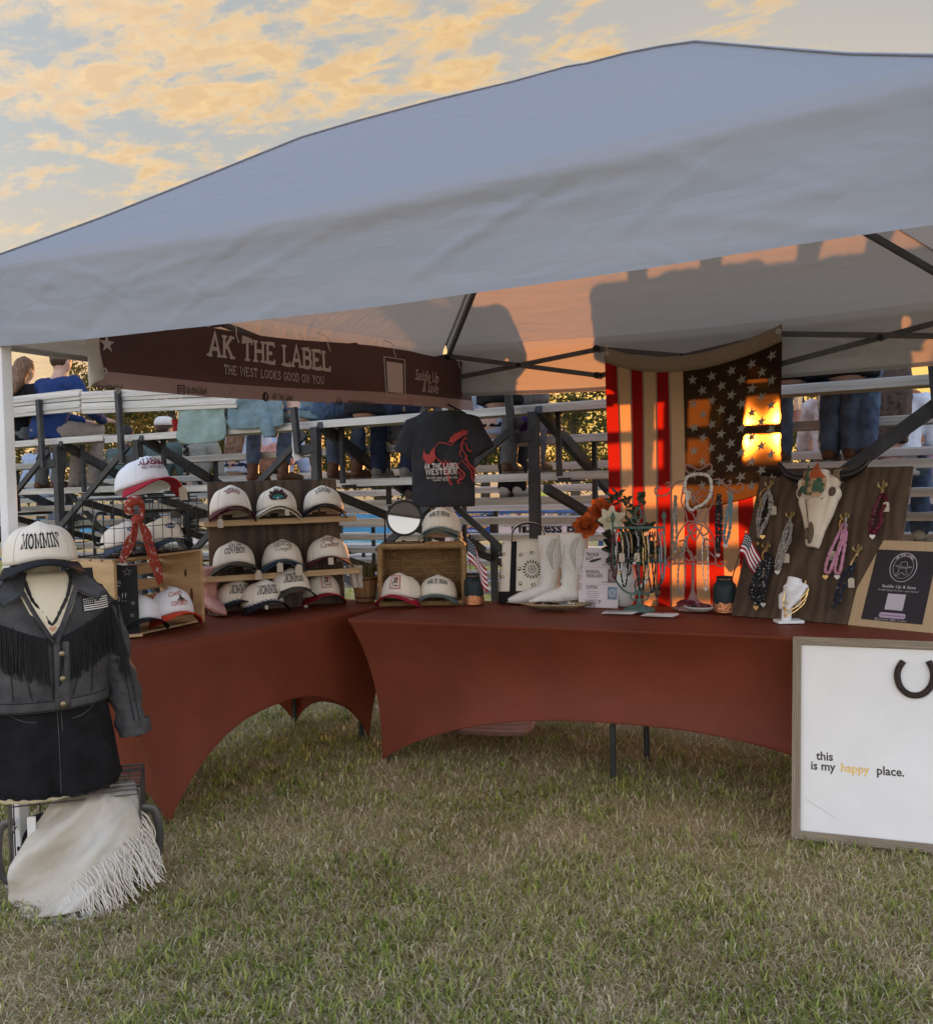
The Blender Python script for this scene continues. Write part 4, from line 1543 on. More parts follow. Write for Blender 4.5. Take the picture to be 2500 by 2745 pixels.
# ================================================================== tables and cloths
ZT = 0.745
m_rust = mat('rust_spandex', (0.205, 0.048, 0.024), 0.55, var=0.16, vscale=2.6, bump=0.35, bscale=7, transl=0.16, tcol=(0.40, 0.08, 0.03), spec=0.25)
m_tabletop = mat('grey_plastic_tabletop', (0.45, 0.45, 0.43), 0.6)
m_darkleg = mat('dark_green_grey_steel', (0.030, 0.034, 0.033), 0.5, var=0.2)


def table(name, label, loc, rz, L, D, legs):
    t = thing(name, label, 'table', (loc[0], loc[1], 0), rz)
    b = MB()
    b.box((L / 2, D / 2, ZT - 0.035), (L - 0.12, D - 0.12, 0.045))
    b.build('table_top', m_tabletop, t, bevel=0.01, smooth=False)
    for x, y in legs:
        b = MB()
        b.tube([(x, y + (0.03 if y < D / 2 else -0.03), 0.0), (x, y + (0.03 if y < D / 2 else -0.03), ZT - 0.06)], 0.0145, 10)
        b.build('leg', m_darkleg, t)
    return t


def cloth_cover(name, label, loc, rz, L, D, feet, arch, pw=2.6):
    """Stretch cover: flat top, sides pulled to the feet with an arched hem between them."""
    o = thing(name, label, 'tablecloth', (loc[0], loc[1], 0), rz)
    b = MB()
    cs = [(0, 0), (L, 0), (L, D), (0, D)]
    b.grid(lambda u, v: Vector((L * u, D * v, ZT - 0.002 - 0.004 * math.sin(math.pi * u) * math.sin(math.pi * v))), 12, 6)
    for k in range(4):
        A, B = Vector((*cs[k], 0)), Vector((*cs[(k + 1) % 4], 0))
        FA, FB = Vector((*feet[k], 0.0)), Vector((*feet[(k + 1) % 4], 0.0))
        d = (B - A).normalized()
        n = Vector((d.y, -d.x, 0))

        def fn(u, v, A=A, B=B, FA=FA, FB=FB, n=n, k=k):
            T = A.lerp(B, u)
            s = 2 * u - 1
            # foot pockets: the hem reaches the ground at each end
            hem = FA.lerp(FB, u)
            z = 0.012 + arch[k] * (1 - abs(s) ** 2.4) ** 0.85
            bow = -0.03 * math.sin(math.pi * v) * (1 - abs(s) ** 6)
            vv = v
            P = T.lerp(hem, 1 - (1 - vv) ** pw)
            zz = (ZT - 0.002) + (z - ZT) * v
            if v < 0.04:            # rounded table edge
                P = T - n * (0.004 * (1 - v / 0.04))
            wr = 0.006 * fbm(u * 7 + k, v * 2.5) * v + 0.016 * ridge(u * 4.5 + k + v * .8, v * 1.2) * abs(s) ** 3 * math.sin(math.pi * v)
            wr *= 1 - abs(s) ** 10
            return Vector((P.x, P.y, 0)) + n * (bow + wr + 0.002 * (1 - abs(s) ** 4)) + Vector((0, 0, zz))
        vsx = [0, 0.008, 0.02, 0.04] + [0.04 + 0.96 * i / 16 for i in range(1, 17)]
        nu = 48
        vs = [fn(i / nu, v) for v in vsx for i in range(nu + 1)]
        w = nu + 1
        b.add(vs, [(j * w + i, (j + 1) * w + i, (j + 1) * w + i + 1, j * w + i + 1) for j in range(len(vsx) - 1) for i in range(nu)])
        # rolled hem
        pts = [fn(i / nu, 1.0) for i in range(nu + 1)]
        h = MB()
        h.tube(pts, 0.005, 6)
        h.build('hem', m_rust, o)
    b.build('cover', m_rust, o, angle=60)
    return o


RTA, RTZ, RTL, RTD = (0.171, 1.756), 0.144, 2.80, 0.80
feetR = [(0.13, 0.09), (RTL - 0.22, 0.09), (RTL - 0.22, RTD - 0.09), (0.13, RTD - 0.09)]
legs = [(x + (0.03 if x < 1 else -.03), y) for x, y in feetR] + [(1.315, 0.12), (1.40, 0.54)]
table('folding_table', 'folding table under the right rust cloth, dark centre legs showing', RTA, RTZ, RTL, RTD, legs)
cloth_cover('tablecloth', 'rust brown stretch cloth on the long right table', RTA, RTZ, RTL, RTD, feetR, (0.285, 0.25, 0.30, 0.25))
# left table: local x runs along its inner edge, y to the outside
LTA = (-0.146 - 0.131 * 0.17, 0.69 - 0.991 * 0.17)
LTZ = math.atan2(0.991, 0.131)
LTL, LTD = 1.83, 0.76
feetL = [(0.20, -0.15), (LTL - 0.16, 0.08), (LTL - 0.16, LTD - 0.08), (0.20, LTD - 0.08)]
table('folding_table', 'folding table under the left rust cloth behind the jacket', LTA, LTZ, LTL, LTD, [(x + (0.03 if x < 1 else -.03), max(y, .08)) for x, y in feetL])
cloth_cover('tablecloth', 'rust brown stretch cloth on the left table beside the jacket', LTA, LTZ, LTL, LTD, feetL, (0.36, 0.16, 0.34, 0.16), 1.25)


def rt(a, b, z=ZT):
    return Vector((RTA[0] + 0.9896 * a - 0.1435 * b, RTA[1] + 0.1435 * a + 0.9896 * b, z))


# storage bin below the right table
p = at(1300, 1945, z=0.0)
r = thing('storage_bin', 'pale pink ribbed storage bin on the grass under the right table', 'bin', (0.52, 2.66, 0.0), 0.3)
m_binpink = mat('pink_woven_plastic', (0.46, 0.25, 0.21), 0.6, var=0.1)
for i in range(9):
    b = MB()
    z = 0.012 + i * 0.024
    k = 0.15 + i * 0.003
    b.tube([(x * (k + .05), y * k, z) for x, y in [(math.copysign(abs(math.cos(t)) ** .35, math.cos(t)), math.copysign(abs(math.sin(t)) ** .35, math.sin(t))) for t in [2 * math.pi * q / 28 for q in range(28)]]], 0.0125, 6, closed=True)
    b.build('rib', m_binpink, r)
b = MB()
b.box((0, 0, 0.012), (0.36, 0.27, 0.02))
b.build('base', m_binpink, r)

# ================================================================== caps
m_cream = mat('cream_cotton_twill', (0.80, 0.72, 0.60), 0.85, var=0.04, vscale=9, bump=0.12, bscale=700, spec=0.15)
m_capw = mat('white_cotton_twill', (0.82, 0.82, 0.84), 0.85, var=0.03, vscale=9, bump=0.12, bscale=700, spec=0.15)
m_cblack = mat('black_cotton_twill', (0.014, 0.015, 0.019), 0.85, bump=0.12, bscale=700, spec=0.2)
m_cred = mat('red_cotton_twill', (0.36, 0.014, 0.030), 0.8, bump=0.12, bscale=700, spec=0.2)
m_cmar = mat('maroon_cotton_twill', (0.085, 0.016, 0.022), 0.8, bump=0.12, bscale=700, spec=0.2)
m_cnavy = mat('navy_denim_twill', (0.040, 0.058, 0.090), 0.85, var=0.25, vscale=20, bump=0.15, bscale=700)
m_cteal = mat('sage_teal_twill', (0.125, 0.185, 0.185), 0.85, var=0.08, bump=0.12, bscale=700)
m_corange = mat('red_orange_twill', (0.62, 0.060, 0.018), 0.8, bump=0.12, bscale=700)
m_cbluebrim = mat('slate_blue_twill', (0.055, 0.085, 0.125), 0.85, bump=0.12, bscale=700)
m_camo = mat('camouflage_twill', (0.10, 0.085, 0.055), 0.85, c2=(0.022, 0.020, 0.016), vscale=45)
m_stitch = mat('stitch_thread', (0.50, 0.45, 0.38), 0.9)
m_tag = mat('kraft_card_tag', (0.50, 0.42, 0.32), 0.85, var=0.05)
m_string = mat('cotton_string', (0.70, 0.66, 0.58), 0.9)
m_maroon_ink = mat('maroon_thread', (0.17, 0.012, 0.022), 0.8)
m_grey_ink = mat('grey_green_thread', (0.085, 0.105, 0.095), 0.8)
m_brown_ink = mat('taupe_thread', (0.16, 0.12, 0.09), 0.8)
m_red_thread = mat('red_thread', (0.44, 0.03, 0.03), 0.8)
m_orange_th = mat('burnt_orange_thread', (0.46, 0.09, 0.03), 0.8)

CA, CB, CH = 0.108, 0.120, 0.124


def crown_pt(th, t):
    front = math.exp(-(th / 0.75) ** 2)
    e = 0.60 - 0.10 * front
    al = min(1, max(0, t)) * math.pi / 2
    rho = max(0.0, math.cos(al)) ** e
    h = CH + 0.010 * front * (1 - 0.5 * abs(th)) - 0.012 * (1 - front) * (1 if abs(th) > 1.5 else .4)
    z = 0.020 * front + (h - 0.020 * front) * math.sin(al) ** 0.92
    pinch = 1 - 0.018 * math.exp(-((abs(th) - 0.02) / 0.06) ** 2) * 0
    return Vector((CA * rho * math.sin(th) * pinch, -CB * rho * math.cos(th) - 0.016 * (1 - rho), z))


def crown_fn(x, y, l):
    """Text on the front panels: x across, y height above the brim."""
    th = x / 0.110
    front = math.exp(-(th / 0.75) ** 2)
    h = CH + 0.010 * front * (1 - 0.5 * abs(th)) - 0.012 * (1 - front) * .4
    z0 = 0.020 * front
    s = min(0.999, max(0.0, (y + 0.020 - z0) / (h - z0)))
    t = math.asin(s ** (1 / 0.92)) / (math.pi / 2)
    p = crown_pt(th, t)
    return p + Vector((math.sin(th), -math.cos(th), 0.25)).normalized() * (l + 0.0028)


def brim_pt(u, v):
    """u 0..1 across, v 0..1 outward."""
    th = (u - 0.5) * 2 * 1.32
    p = crown_pt(th, 0.0)
    L = 0.078 * max(0.0, math.cos(th * 1.14)) ** 0.55
    x = p.x + math.sin(th) * 0.020 * v
    y = p.y - L * v
    z = p.z - 0.026 * (x / 0.11) ** 2 * (0.25 + 0.75 * v) - 0.010 * v * v
    return Vector((x, y, z))


def make_crown_mesh():
    b = MB()
    nu, nv = 40, 14
    vs = [crown_pt(-math.pi + 2 * math.pi * i / nu, j / nv) for j in range(nv) for i in range(nu)] + [crown_pt(0, 1)]
    fs = [(j * nu + i, j * nu + (i + 1) % nu, (j + 1) * nu + (i + 1) % nu, (j + 1) * nu + i) for j in range(nv - 1) for i in range(nu)]
    fs += [((nv - 1) * nu + i, (nv - 1) * nu + (i + 1) % nu, nv * nu) for i in range(nu)]
    b.add(vs, fs)
    return b


def cap(label, loc, rz, crown=None, brim=None, decor=None, tilt=0.14, roll=0.0, s=1.0, under=None, rope=None, tagged=(), mesh_back=None, name='cap', group='caps for sale', soft=False):
    crown, brim = crown or m_cream, brim or m_cblack
    r = thing(name, label, 'cap', loc, 0, group)
    r.rotation_euler = (-tilt, roll, rz)
    hv = random.Random(label)
    r.rotation_euler.y += hv.uniform(-.05, .05)
    r.scale = (s * hv.uniform(.97, 1.03), s, s * (0.86 if soft else 1) * hv.uniform(.94, 1.05))
    off = Vector((0, 0, 0.034))

    def up(b):
        b.v = [(v[0], v[1], v[2] + 0.034) for v in b.v]
        return b
    b = up(make_crown_mesh())
    cr = b.build('crown', [crown, mesh_back or crown], r, solid=0.002, angle=80)
    if mesh_back:
        for p_ in cr.data.polygons:
            if p_.center.y > -0.035:
                p_.material_index = 1
    for k in (0, 0.80, -0.80, 1.9, -1.9, math.pi):
        b = MB()
        b.tube([crown_pt(k, i / 14) + off + Vector((math.sin(k), -math.cos(k), .3)) * 0.0012 for i in range(14)], 0.0011, 5)
        b.build('seam', crown if k == 0 else m_stitch if crown is m_cream else crown, cr)
    b = MB()
    b.ball(crown_pt(0, 1) + off, (0.008, 0.008, 0.005), 8)
    b.build('button', brim if crown is not m_capw else crown, cr)
    b = MB()
    b.grid(lambda u, v: brim_pt(u, v) + off, 24, 7)
    br = b.build('brim', [brim, under or brim], r, solid=0.004, angle=80)
    br.modifiers[0].offset = 1
    if under:
        br.modifiers[0].material_offset = 1
    b = MB()
    b.tube([brim_pt(i / 30, 1.0) + off for i in range(31)], 0.0026, 6)
    b.build('brim_edge', brim, br)
    if rope:
        for ph, mm in ((0, rope[0]), (math.pi, rope[1])):
            b = MB()
            pts = []
            for i in range(73):
                q = brim_pt(i / 72, 0.03) + off + Vector((0, -0.003, 0.005))
                a = i * 1.1 + ph
                pts.append(q + Vector((0, math.cos(a) * .0018, math.sin(a) * .0024)))
            b.tube(pts, 0.0023, 5)
            b.build('braid', mm, cr)
    if decor:
        decor(cr, lambda x, y, l: crown_fn(x, y, l) + off, br)
    for (u, drop, sz) in tagged:
        q = brim_pt(u, 0.9) + off
        b = MB()
        b.tube([q, q + Vector((0.004, -.004, -drop))], 0.0008, 4)
        sg = b.build('string', m_string, r)
        b = MB()
        w, h = 0.016 * sz, 0.05 * sz
        b.prism([(-w, -h), (w, -h), (w, -0.008), (w * .5, 0), (-w * .5, 0), (-w, -0.008)], 0.0012,
                Matrix.Translation(q + Vector((0.004, -.006, -drop))) @ Matrix.Rotation(R(90), 4, 'X'))
        b.build('price_tag', m_tag, r, smooth=False)
    return r


def words(*rows):
    """rows: (font, text, size, y, ink, kwargs)"""
    def f(cr, fn, br):
        for font, s, size, y, ink, kw in rows:
            kw = dict(kw)
            off = (kw.pop('dx', 0), y)
            rot = kw.pop('rot', 0)
            tx = slab_text(s, size, **kw) if font == 'slab' else sans_text(s, size, **kw)
            letter('lettering', tx, fn, ink, cr, off, rot)
    return f


MOM = words(('slab', "MOMMIN'", 0.045, 0.034, m_black_ink, dict(sx=0.50, weight=.17, gap=.08, serif=.10)))


def badge(c1, c2, w, h, y, text, size):
    def f(cr, fn, br):
        for k, (m, q) in enumerate(((c1, 1.0), (c2, 0.9))):
            vs = [(0, 0, 0)] + [(w * q * math.cos(t), h * q * math.sin(t), 0) for t in [2 * math.pi * i / 24 for i in range(24)]]
            b = MB()
            b.add([fn(x + 0.006, z + y, 0.0012 + 0.0006 * k) for x, z, _ in vs], [(0, 1 + i, 1 + (i + 1) % 24) for i in range(24)])
            b.build('badge', m, cr)
        letter('lettering', sans_text(text, size, 0.0, 0.45), lambda x, z, l: fn(x, z, l + 0.002), m_white_ink, cr, (0.006, y - size * .32))
    return f


def rider_patch(extra=None):
    def f(cr, fn, br):
        b = MB()
        W, H = 0.028, 0.033
        y0 = 0.062
        b.grid(lambda u, v: fn((u - .5) * 2 * W, y0 + (v - .5) * 2 * H, 0.0014), 8, 6)
        pt = b.build('patch', mat('cream_patch', (0.62, 0.52, 0.44), 0.8), cr)
        b = MB()
        loop = []
        for i in range(80):
            t = i / 80 * 4
            k, q = int(t), t % 1
            x, z = [(-1 + 2 * q, -1), (1, -1 + 2 * q), (1 - 2 * q, 1), (-1, 1 - 2 * q)][k]
            s = 1 + 0.03 * (-1) ** (i // 2)
            loop.append(fn(x * W * s, y0 + z * H * s, 0.002))
        b.tube(loop, 0.0016, 5, closed=True)
        b.build('patch_border', m_red_thread, pt)

        def ink(poly, m, name='print'):
            q = MB()
            q.add([fn(x * W / 10, y0 + z * H / 10, 0.0022) for x, z in poly], [tuple(range(len(poly)))])
            q.build(name, m, pt, smooth=False)
        ink([(4 + 2.4 * math.cos(t), 5.2 + 2.4 * math.sin(t)) for t in [2 * math.pi * i / 12 for i in range(12)]], m_red_thread)
        ink([(-6, -2), (-3.5, 1.2), (1, 1.0), (3.4, 3.6), (5.6, 2.6), (4.2, .8), (4.6, -2), (3, -1.2), (0, -1.4), (-3, -1), (-4.6, -4.2), (-5.4, -3.8), (-5, -1)], m_brown_ink)
        ink([(-1.6, 1.4), (-1.9, 5), (-3.2, 5.4), (-3, 6.4), (-1, 6.2), (-.4, 8.2), (1, 8.2), (.9, 6.2), (2, 6.2), (.6, 4.8), (1.3, 1.4)], m_black_ink)
        ink([(-6.5, -6), (-2, -5.2), (3, -6), (6.8, -5), (3, -4.6), (-2, -4.4)], m_black_ink)
        letter('lettering', sans_text('cowboy', 0.009, 0.0, 0.5), lambda x, z, l: fn(x, z, l + .0022), m_black_ink, pt, (0.012, y0 - 0.021), .2)
        if extra:
            extra(cr, fn, br)
    return f


def howdy_brim(cr, fn, br):
    off = Vector((0, 0, 0.034))

    def bf(x, y, l):
        u = 0.5 + x / 0.2
        v = min(1, max(0, 0.5 - y / 0.07))
        return brim_pt(u, v) + off + Vector((0, 0, l + 0.0045))
    letter('lettering', sans_text('Howdy', 0.026, 0.004, 0.35), bf, m_white_ink, br, (0.035, -0.012), 0.12)


def feathers(cr, fn, br):
    fm = [mat('dark_feather', (0.03, 0.018, 0.016), 0.7, var=0.5, vscale=90), mat('teal_feather', (0.02, 0.16, 0.15), 0.5, var=0.4, vscale=90),
          mat('plum_feather', (0.06, 0.012, 0.02), 0.6, var=0.3, vscale=90), mat('speckled_feather', (0.30, 0.27, 0.23), 0.7, c2=(0.03, 0.02, 0.02), vscale=160)]
    g = random.Random(3)
    for i in range(34):
        a = R(-78 + 156 * (i + g.random()) / 34)
        L = (0.058 if i % 2 else 0.044) * (0.8 + .4 * g.random())
        b = MB()
        w = 0.006 + 0.004 * g.random()
        c, s = math.cos(a), math.sin(a)

        def q(x, y, l):
            return fn(x * c + y * s, -x * s + y * c + 0.030, l)
        lift = 0.002 + 0.004 * g.random()
        pts = [(0, 0, .001), (w, L * .45, lift), (w * 1.1, L * .8, lift + .003), (0, L, lift + .006), (-w * 1.1, L * .8, lift + .003), (-w, L * .45, lift)]
        b.add([q(*p_) for p_ in pts], [(0, 1, 5), (1, 2, 4, 5), (2, 3, 4)])
        b.build('feather', fm[(0, 3, 0, 2)[i % 4] if abs(a) < 1.0 else (2, 0)[i % 2]], cr)
    for i in range(14):
        a = R(-70 + 140 * i / 13)
        b = MB()
        c, s = math.cos(a), math.sin(a)
        L = 0.034
        pts = [(0, 0, .006), (.0045, L * .5, .009), (0, L, .012), (-.0045, L * .5, .009)]
        b.add([fn(x * c + y * s, -x * s + y * c * .8 + 0.032, l) for x, y, l in pts], [(0, 1, 2, 3)])
        b.build('feather', fm[1], cr)
    b = MB()
    b.ball(fn(0, 0.034, 0.012), 0.006, 10)
    b.build('stud', mat('silver_stud', (0.6, 0.6, 0.6), 0.25, 1.0), cr)


def coors(cr, fn, br):
    letter('lettering', sans_text('Coors', 0.030, 0.012, 0.4), fn, m_orange_th, cr, (-0.012, 0.072), 0.2)
    letter('lettering', slab_text('COWBOY', 0.020, sx=.8), fn, m_orange_th, cr, (0.004, 0.026))
    b = MB()
    b.add([fn(x * .001, y * .001 + .05, 0.001) for x, y in [(-10, -3), (-2, 6), (4, 9), (8, 26), (13, 27), (15, 18), (22, 10), (30, 4), (36, -3), (20, -5), (5, -4)]], [tuple(range(11))])
    b.build('print', m_brown_ink, cr, smooth=False)
    b = MB()
    b.add([fn(x * .001, y * .001 + .05, 0.0016) for x, y in [(6, 4), (10, 22), (13, 20), (16, 8), (28, 2), (14, 1)]], [tuple(range(6))])
    b.build('print', m_black_ink, cr, smooth=False)


BRX = lambda *a: None
# --- the hat display: a stained plywood panel with two pine shelves, leaning back
m_ply = mat('dark_stained_plywood', (0.130, 0.080, 0.046), 0.6, c2=(0.065, 0.043, 0.028), vscale=7, stretch=(1, 1, .22), wave=(4.5, 14, 'X', 0.45), bump=0.12, bscale=40)
m_pine = mat('pale_pine', (0.60, 0.41, 0.225), 0.55, c2=(0.50, 0.32, 0.16), vscale=6, stretch=(1, 8, 8), wave=(1.6, 5, 'Z', 0.15))
m_knot = mat('pine_knot', (0.11, 0.045, 0.020), 0.6, var=0.3, vscale=60)
DC = Vector((-0.455, 1.965, ZT))
DRZ = 0.93
disp = thing('hat_display', 'dark stained plywood display panel with two pine shelves of caps', 'display', DC, DRZ)
LEAN = 0.10


def dsp(x, y, z):
    """Local to the display: y is out of the leaning panel."""
    return Vector((x, y + LEAN * (z), z))


b = MB()
for y in (0.0,):
    vs = [dsp(sx * w, y + t, z) for z, w in ((0.0, 0.375), (0.70, 0.36)) for sx in (-1, 1) for t in (0, 0.018)]
b.add(vs, [(0, 2, 6, 4), (1, 5, 7, 3), (0, 4, 5, 1), (2, 3, 7, 6), (4, 6, 7, 5), (0, 1, 3, 2)])
b.build('panel', m_ply, disp, smooth=False, bevel=0.002)
SH = []
for z, w in ((0.185, 0.42), (0.475, 0.415)):
    b = MB()
    b.box((0, -0.085 + LEAN * z, z), (w * 2, 0.165, 0.019))
    b.box((0, -0.172 + LEAN * z, z + 0.006), (w * 2, 0.014, 0.032))
    b.build('shelf', m_pine, disp, smooth=False, bevel=0.002)
    b = MB()
    b.bar((-.1, 0.03 + LEAN * z, 0.0), (-.1, 0.02 + LEAN * z, z), 0.03, 0.02)
    b.build('stay', m_pine, disp, smooth=False)
b = MB()
b.bar((0.25, 0.24, 0.005), (0.25, 0.085, 0.60), 0.04, 0.02)
b.build('prop', m_ply, disp, smooth=False)
MD = Matrix.Translation(DC) @ Matrix.Rotation(DRZ, 4, 'Z')


def on_disp(x, y, z):
    return MD @ Vector((x, y, z))


ARCHG = 'caps on the plywood display'


def stack(n, lab_top, lab_under, loc, rz, **kw):
    lo = dict(kw)
    lo['decor'] = None
    lo['tagged'] = ()
    lo['rope'] = None
    for k in range(n - 1):
        cap(lab_under if n < 3 else lab_under + (' lowest' if k == 0 else ' middle'), loc + Vector((-.004 * (n - 1 - k), .006 * (n - 1 - k), 0.016 * k)), rz + 0.03 * (k - 1), **lo)
    cap(lab_top, loc + Vector((0, 0, 0.016 * (n - 1))), rz, **kw)


z1, z2 = 0.185 + 0.0105, 0.475 + 0.0105
cowgirl = words(('slab', 'COWGIRL', 0.026, 0.094, m_maroon_ink, dict(sx=.80, invert=True, arc=-0.085)))
howdy_t = words(('slab', 'HOWDY', 0.027, 0.098, m_black_ink, dict(sx=.95, invert=True, arc=-0.085, gap=.16)))
stack(2, 'cream cap with upside down maroon COWGIRL, maroon brim', 'maroon brimmed cap nested under the COWGIRL cap', on_disp(-0.265, -0.075, z2), 0.93, brim=m_cmar, decor=cowgirl, tagged=((0.22, .03, .9),), group=ARCHG)
stack(2, 'cream cap with dark and teal feather fan on the front', 'tan brimmed cap nested under the feather cap', on_disp(-0.015, -0.075, z2), 0.80, brim=m_cream, decor=feathers, tagged=((0.6, .02, .7),), group=ARCHG)
stack(2, 'cream cap with upside down black HOWDY, black brim', 'black brimmed cap nested under the HOWDY cap', on_disp(0.245, -0.07, z2), 0.72, brim=m_cblack, decor=howdy_t, group=ARCHG)
kiss = words(('sans', 'Kiss me', 0.036, 0.078, m_black_ink, dict(shear=.4, sx=.75)), ('slab', 'COWBOY', 0.031, 0.043, m_black_ink, dict(sx=.75)))
amer = words(('slab', 'AMERICAN', 0.026, 0.074, m_brown_ink, dict(sx=.72, arc=0.16)), ('sans', 'Cowgirl', 0.034, 0.046, m_brown_ink, dict(shear=.45, sx=.85)))
vint = words(('sans', 'Vintage', 0.042, 0.078, m_maroon_ink, dict(shear=.45, sx=.8, dx=-.008, rot=.06)), ('sans', 'Cowboy', 0.042, 0.046, m_maroon_ink, dict(shear=.45, sx=.75, dx=.010, rot=.06)))
stack(2, 'cream cap reading Kiss me COWBOY with camouflage brim', 'cap nested under the Kiss me COWBOY cap', on_disp(-0.255, -0.085, z1), 0.86, brim=m_camo, decor=kiss, tagged=((0.86, .01, 1.0),), group=ARCHG)
stack(2, 'cream cap reading AMERICAN Cowgirl with slate blue brim', 'slate brimmed cap nested under the AMERICAN Cowgirl cap', on_disp(0.005, -0.08, z1), 0.76, brim=m_cbluebrim, decor=amer, tagged=((0.42, .012, 1.0), (0.74, .006, 1.2)), group=ARCHG)
cap('cream cap reading Vintage Cowboy with maroon brim', on_disp(0.262, -0.08, z1) + Vector((0, 0, .014)), 0.72, brim=m_cmar, decor=vint, tagged=((0.5, .0, .8),), group=ARCHG, s=1.06)
p = at(632, 1640, z=ZT)
cap("leftmost cream MOMMIN' cap on the left table, half hidden by another", (p.x - .03, p.y + .03, ZT), 1.02, decor=MOM, rope=(m_cblack, m_capw), group=ARCHG)
p = at(752, 1620, z=ZT)
cap("rear MOMMIN' cap peeking out behind the front MOMMIN' cap", on_disp(0.035, -0.13, 0.055), 0.98, decor=MOM, brim=m_camo, rope=(m_camo, m_camo), group=ARCHG)
p = at(705, 1640, z=ZT)
cap("front cream MOMMIN' cap with braided rope and black brim on left table", (p.x, p.y, ZT), 1.08, decor=MOM, rope=(m_cblack, m_capw), tagged=((0.35, 0, .5),), group=ARCHG, s=1.02)
p = at(868, 1618, z=ZT)
cap('cream cap with red rider patch and red brim below the display shelf', (p.x - .02, p.y, ZT), 0.98, brim=m_cred, decor=rider_patch(), tagged=((0.05, .0, .6),), group=ARCHG, s=1.02)

# ================================================================== left table goods
def crate_frame():
    return Matrix.Translation((-0.40, 0.80, ZT)) @ Matrix.Rotation(1.66, 4, 'Z')


# local: x along the opening (away from the camera), y to the back, z up
CL, CD, CHT = 0.60, 0.27, 0.355
cr8 = thing('wooden_crate', 'pale pine slatted crate lying on its side on the left table', 'crate', (-0.40, 0.80, ZT), 1.66)
m_pine_y = mat('pine_end_board', (0.62, 0.42, 0.215), 0.5, c2=(0.52, 0.33, 0.155), vscale=5, stretch=(8, 1, 8), wave=(1.3, 6, 'Y', 0.15))
b = MB()
b.box((CL - 0.009, CD / 2, CHT / 2), (0.018, CD, CHT))
eb = b.build('end_board', m_pine_y, cr8, smooth=False, bevel=0.002)
for (y, z, rr) in ((0.10, 0.245, 0.014), (0.195, 0.27, 0.004), (0.15, 0.08, 0.005)):
    k = MB()
    k.lathe([(rr, 0), (rr * .9, 0.0012), (0, 0.0012)], 14, M=Matrix.Translation((CL - 0.0182, y, z)) @ Matrix.Rotation(R(-90), 4, 'Y'), sy=.6, sx=1.5)
    k.build('knot', m_knot, eb)
k = MB()
k.lathe([(0.010, 0), (0.009, 0.001), (0, 0.001)], 16, M=Matrix.Translation((CL - 0.0182, 0.065, 0.13)) @ Matrix.Rotation(R(-90), 4, 'Y'), sx=4.0)
k.build('hand_slot', m_knot, eb)
b = MB()
b.box((0.009, CD / 2, CHT / 2), (0.018, CD, CHT))
b.build('end_board', m_pine_y, cr8, smooth=False, bevel=0.002)
for z in (0.035, 0.115, 0.195, 0.275, 0.335):
    b = MB()
    b.box((CL / 2, CD - 0.006, z), (CL - 0.037, 0.010, 0.055 if z < .3 else 0.036))
    b.build('slat', m_pine, cr8, smooth=False, bevel=0.002)
for y in (0.035, 0.105, 0.175, 0.235):
    for z in (0.006, CHT + 0.005):
        b = MB()
        b.box((CL / 2, y, z), (CL, 0.055, 0.010))
        b.build('slat', m_pine, cr8, smooth=False, bevel=0.002)
MC = crate_frame()


def on_crate(x, y, z):
    return MC @ Vector((x, y, z))


# caps in the crate
coors_lab = 'white and red orange trucker cap reading Coors COWBOY in the crate'
p = on_crate(0.40, 0.045, 0.013)
cap(coors_lab, p, 1.22, crown=m_capw, brim=m_corange, mesh_back=m_corange, decor=coors, group='caps in and on the crate', s=1.06)
p = on_crate(0.22, 0.08, 0.013)
cap('white cap with black brim half hidden by the chalkboard', p, 1.2, crown=m_capw, brim=m_cblack, group='caps in and on the crate')

# wire basket on the crate
m_wire = mat('black_wire', (0.013, 0.013, 0.014), 0.45, spec=0.4)
ZB = CHT + 0.013
wb = thing('wire_basket', 'black wire basket with looped handles on top of the crate', 'basket', on_crate(0, 0, ZB), 1.66)
BL_, BD_, BH_ = 0.60, 0.26, 0.265


def wire(name, pts, rad, parent, closed=False):
    q = MB()
    q.tube(pts, rad, 6, closed=closed)
    return q.build(name, m_wire, parent)


for z in (0.002, BH_):
    wire('rim', [(0.02, 0.01, z), (BL_ - .02, 0.01, z), (BL_ - .02, BD_, z), (0.02, BD_, z)], 0.0032, wb, True)
for z in (0.07, 0.135, 0.20):
    wire('hoop', [(0.02, 0.01, z), (BL_ - .02, 0.01, z), (BL_ - .02, BD_, z), (0.02, BD_, z)], 0.0018, wb, True)
for i in range(10):
    x = 0.02 + (BL_ - 0.04) * i / 9
    wire('upright', [(x, 0.01, BH_), (x, 0.01, 0.0), (x, BD_, 0.0), (x, BD_, BH_)], 0.0018, wb)
    wire('top_wire', [(x, 0.01, BH_), (x, BD_, BH_)], 0.0018, wb)
for i in range(1, 4):
    y = 0.01 + (BD_ - .01) * i / 4
    wire('upright', [(0.02, y, BH_), (0.02, y, 0), (BL_ - .02, y, 0), (BL_ - .02, y, BH_)], 0.0018, wb)
    wire('top_wire', [(0.02, y, BH_), (BL_ - .02, y, BH_)], 0.0018, wb)
for x0, s in ((BL_ - .02, 1), (0.02, -1)):
    wire('handle', smoothpath([(x0, 0.05, 0.20), (x0 + s * .05, 0.055, 0.205), (x0 + s * .068, 0.065, 0.14), (x0 + s * .05, 0.075, 0.07), (x0, 0.08, 0.065)], 6), 0.0062, wb)
ford = badge(mat('silver_badge', (0.5, 0.52, 0.55), 0.5), mat('deep_blue_badge', (0.014, 0.035, 0.13), 0.5), 0.030, 0.0155, 0.066, 'Ford', 0.026)
p = on_crate(0.20, 0.12, ZB + 0.006)
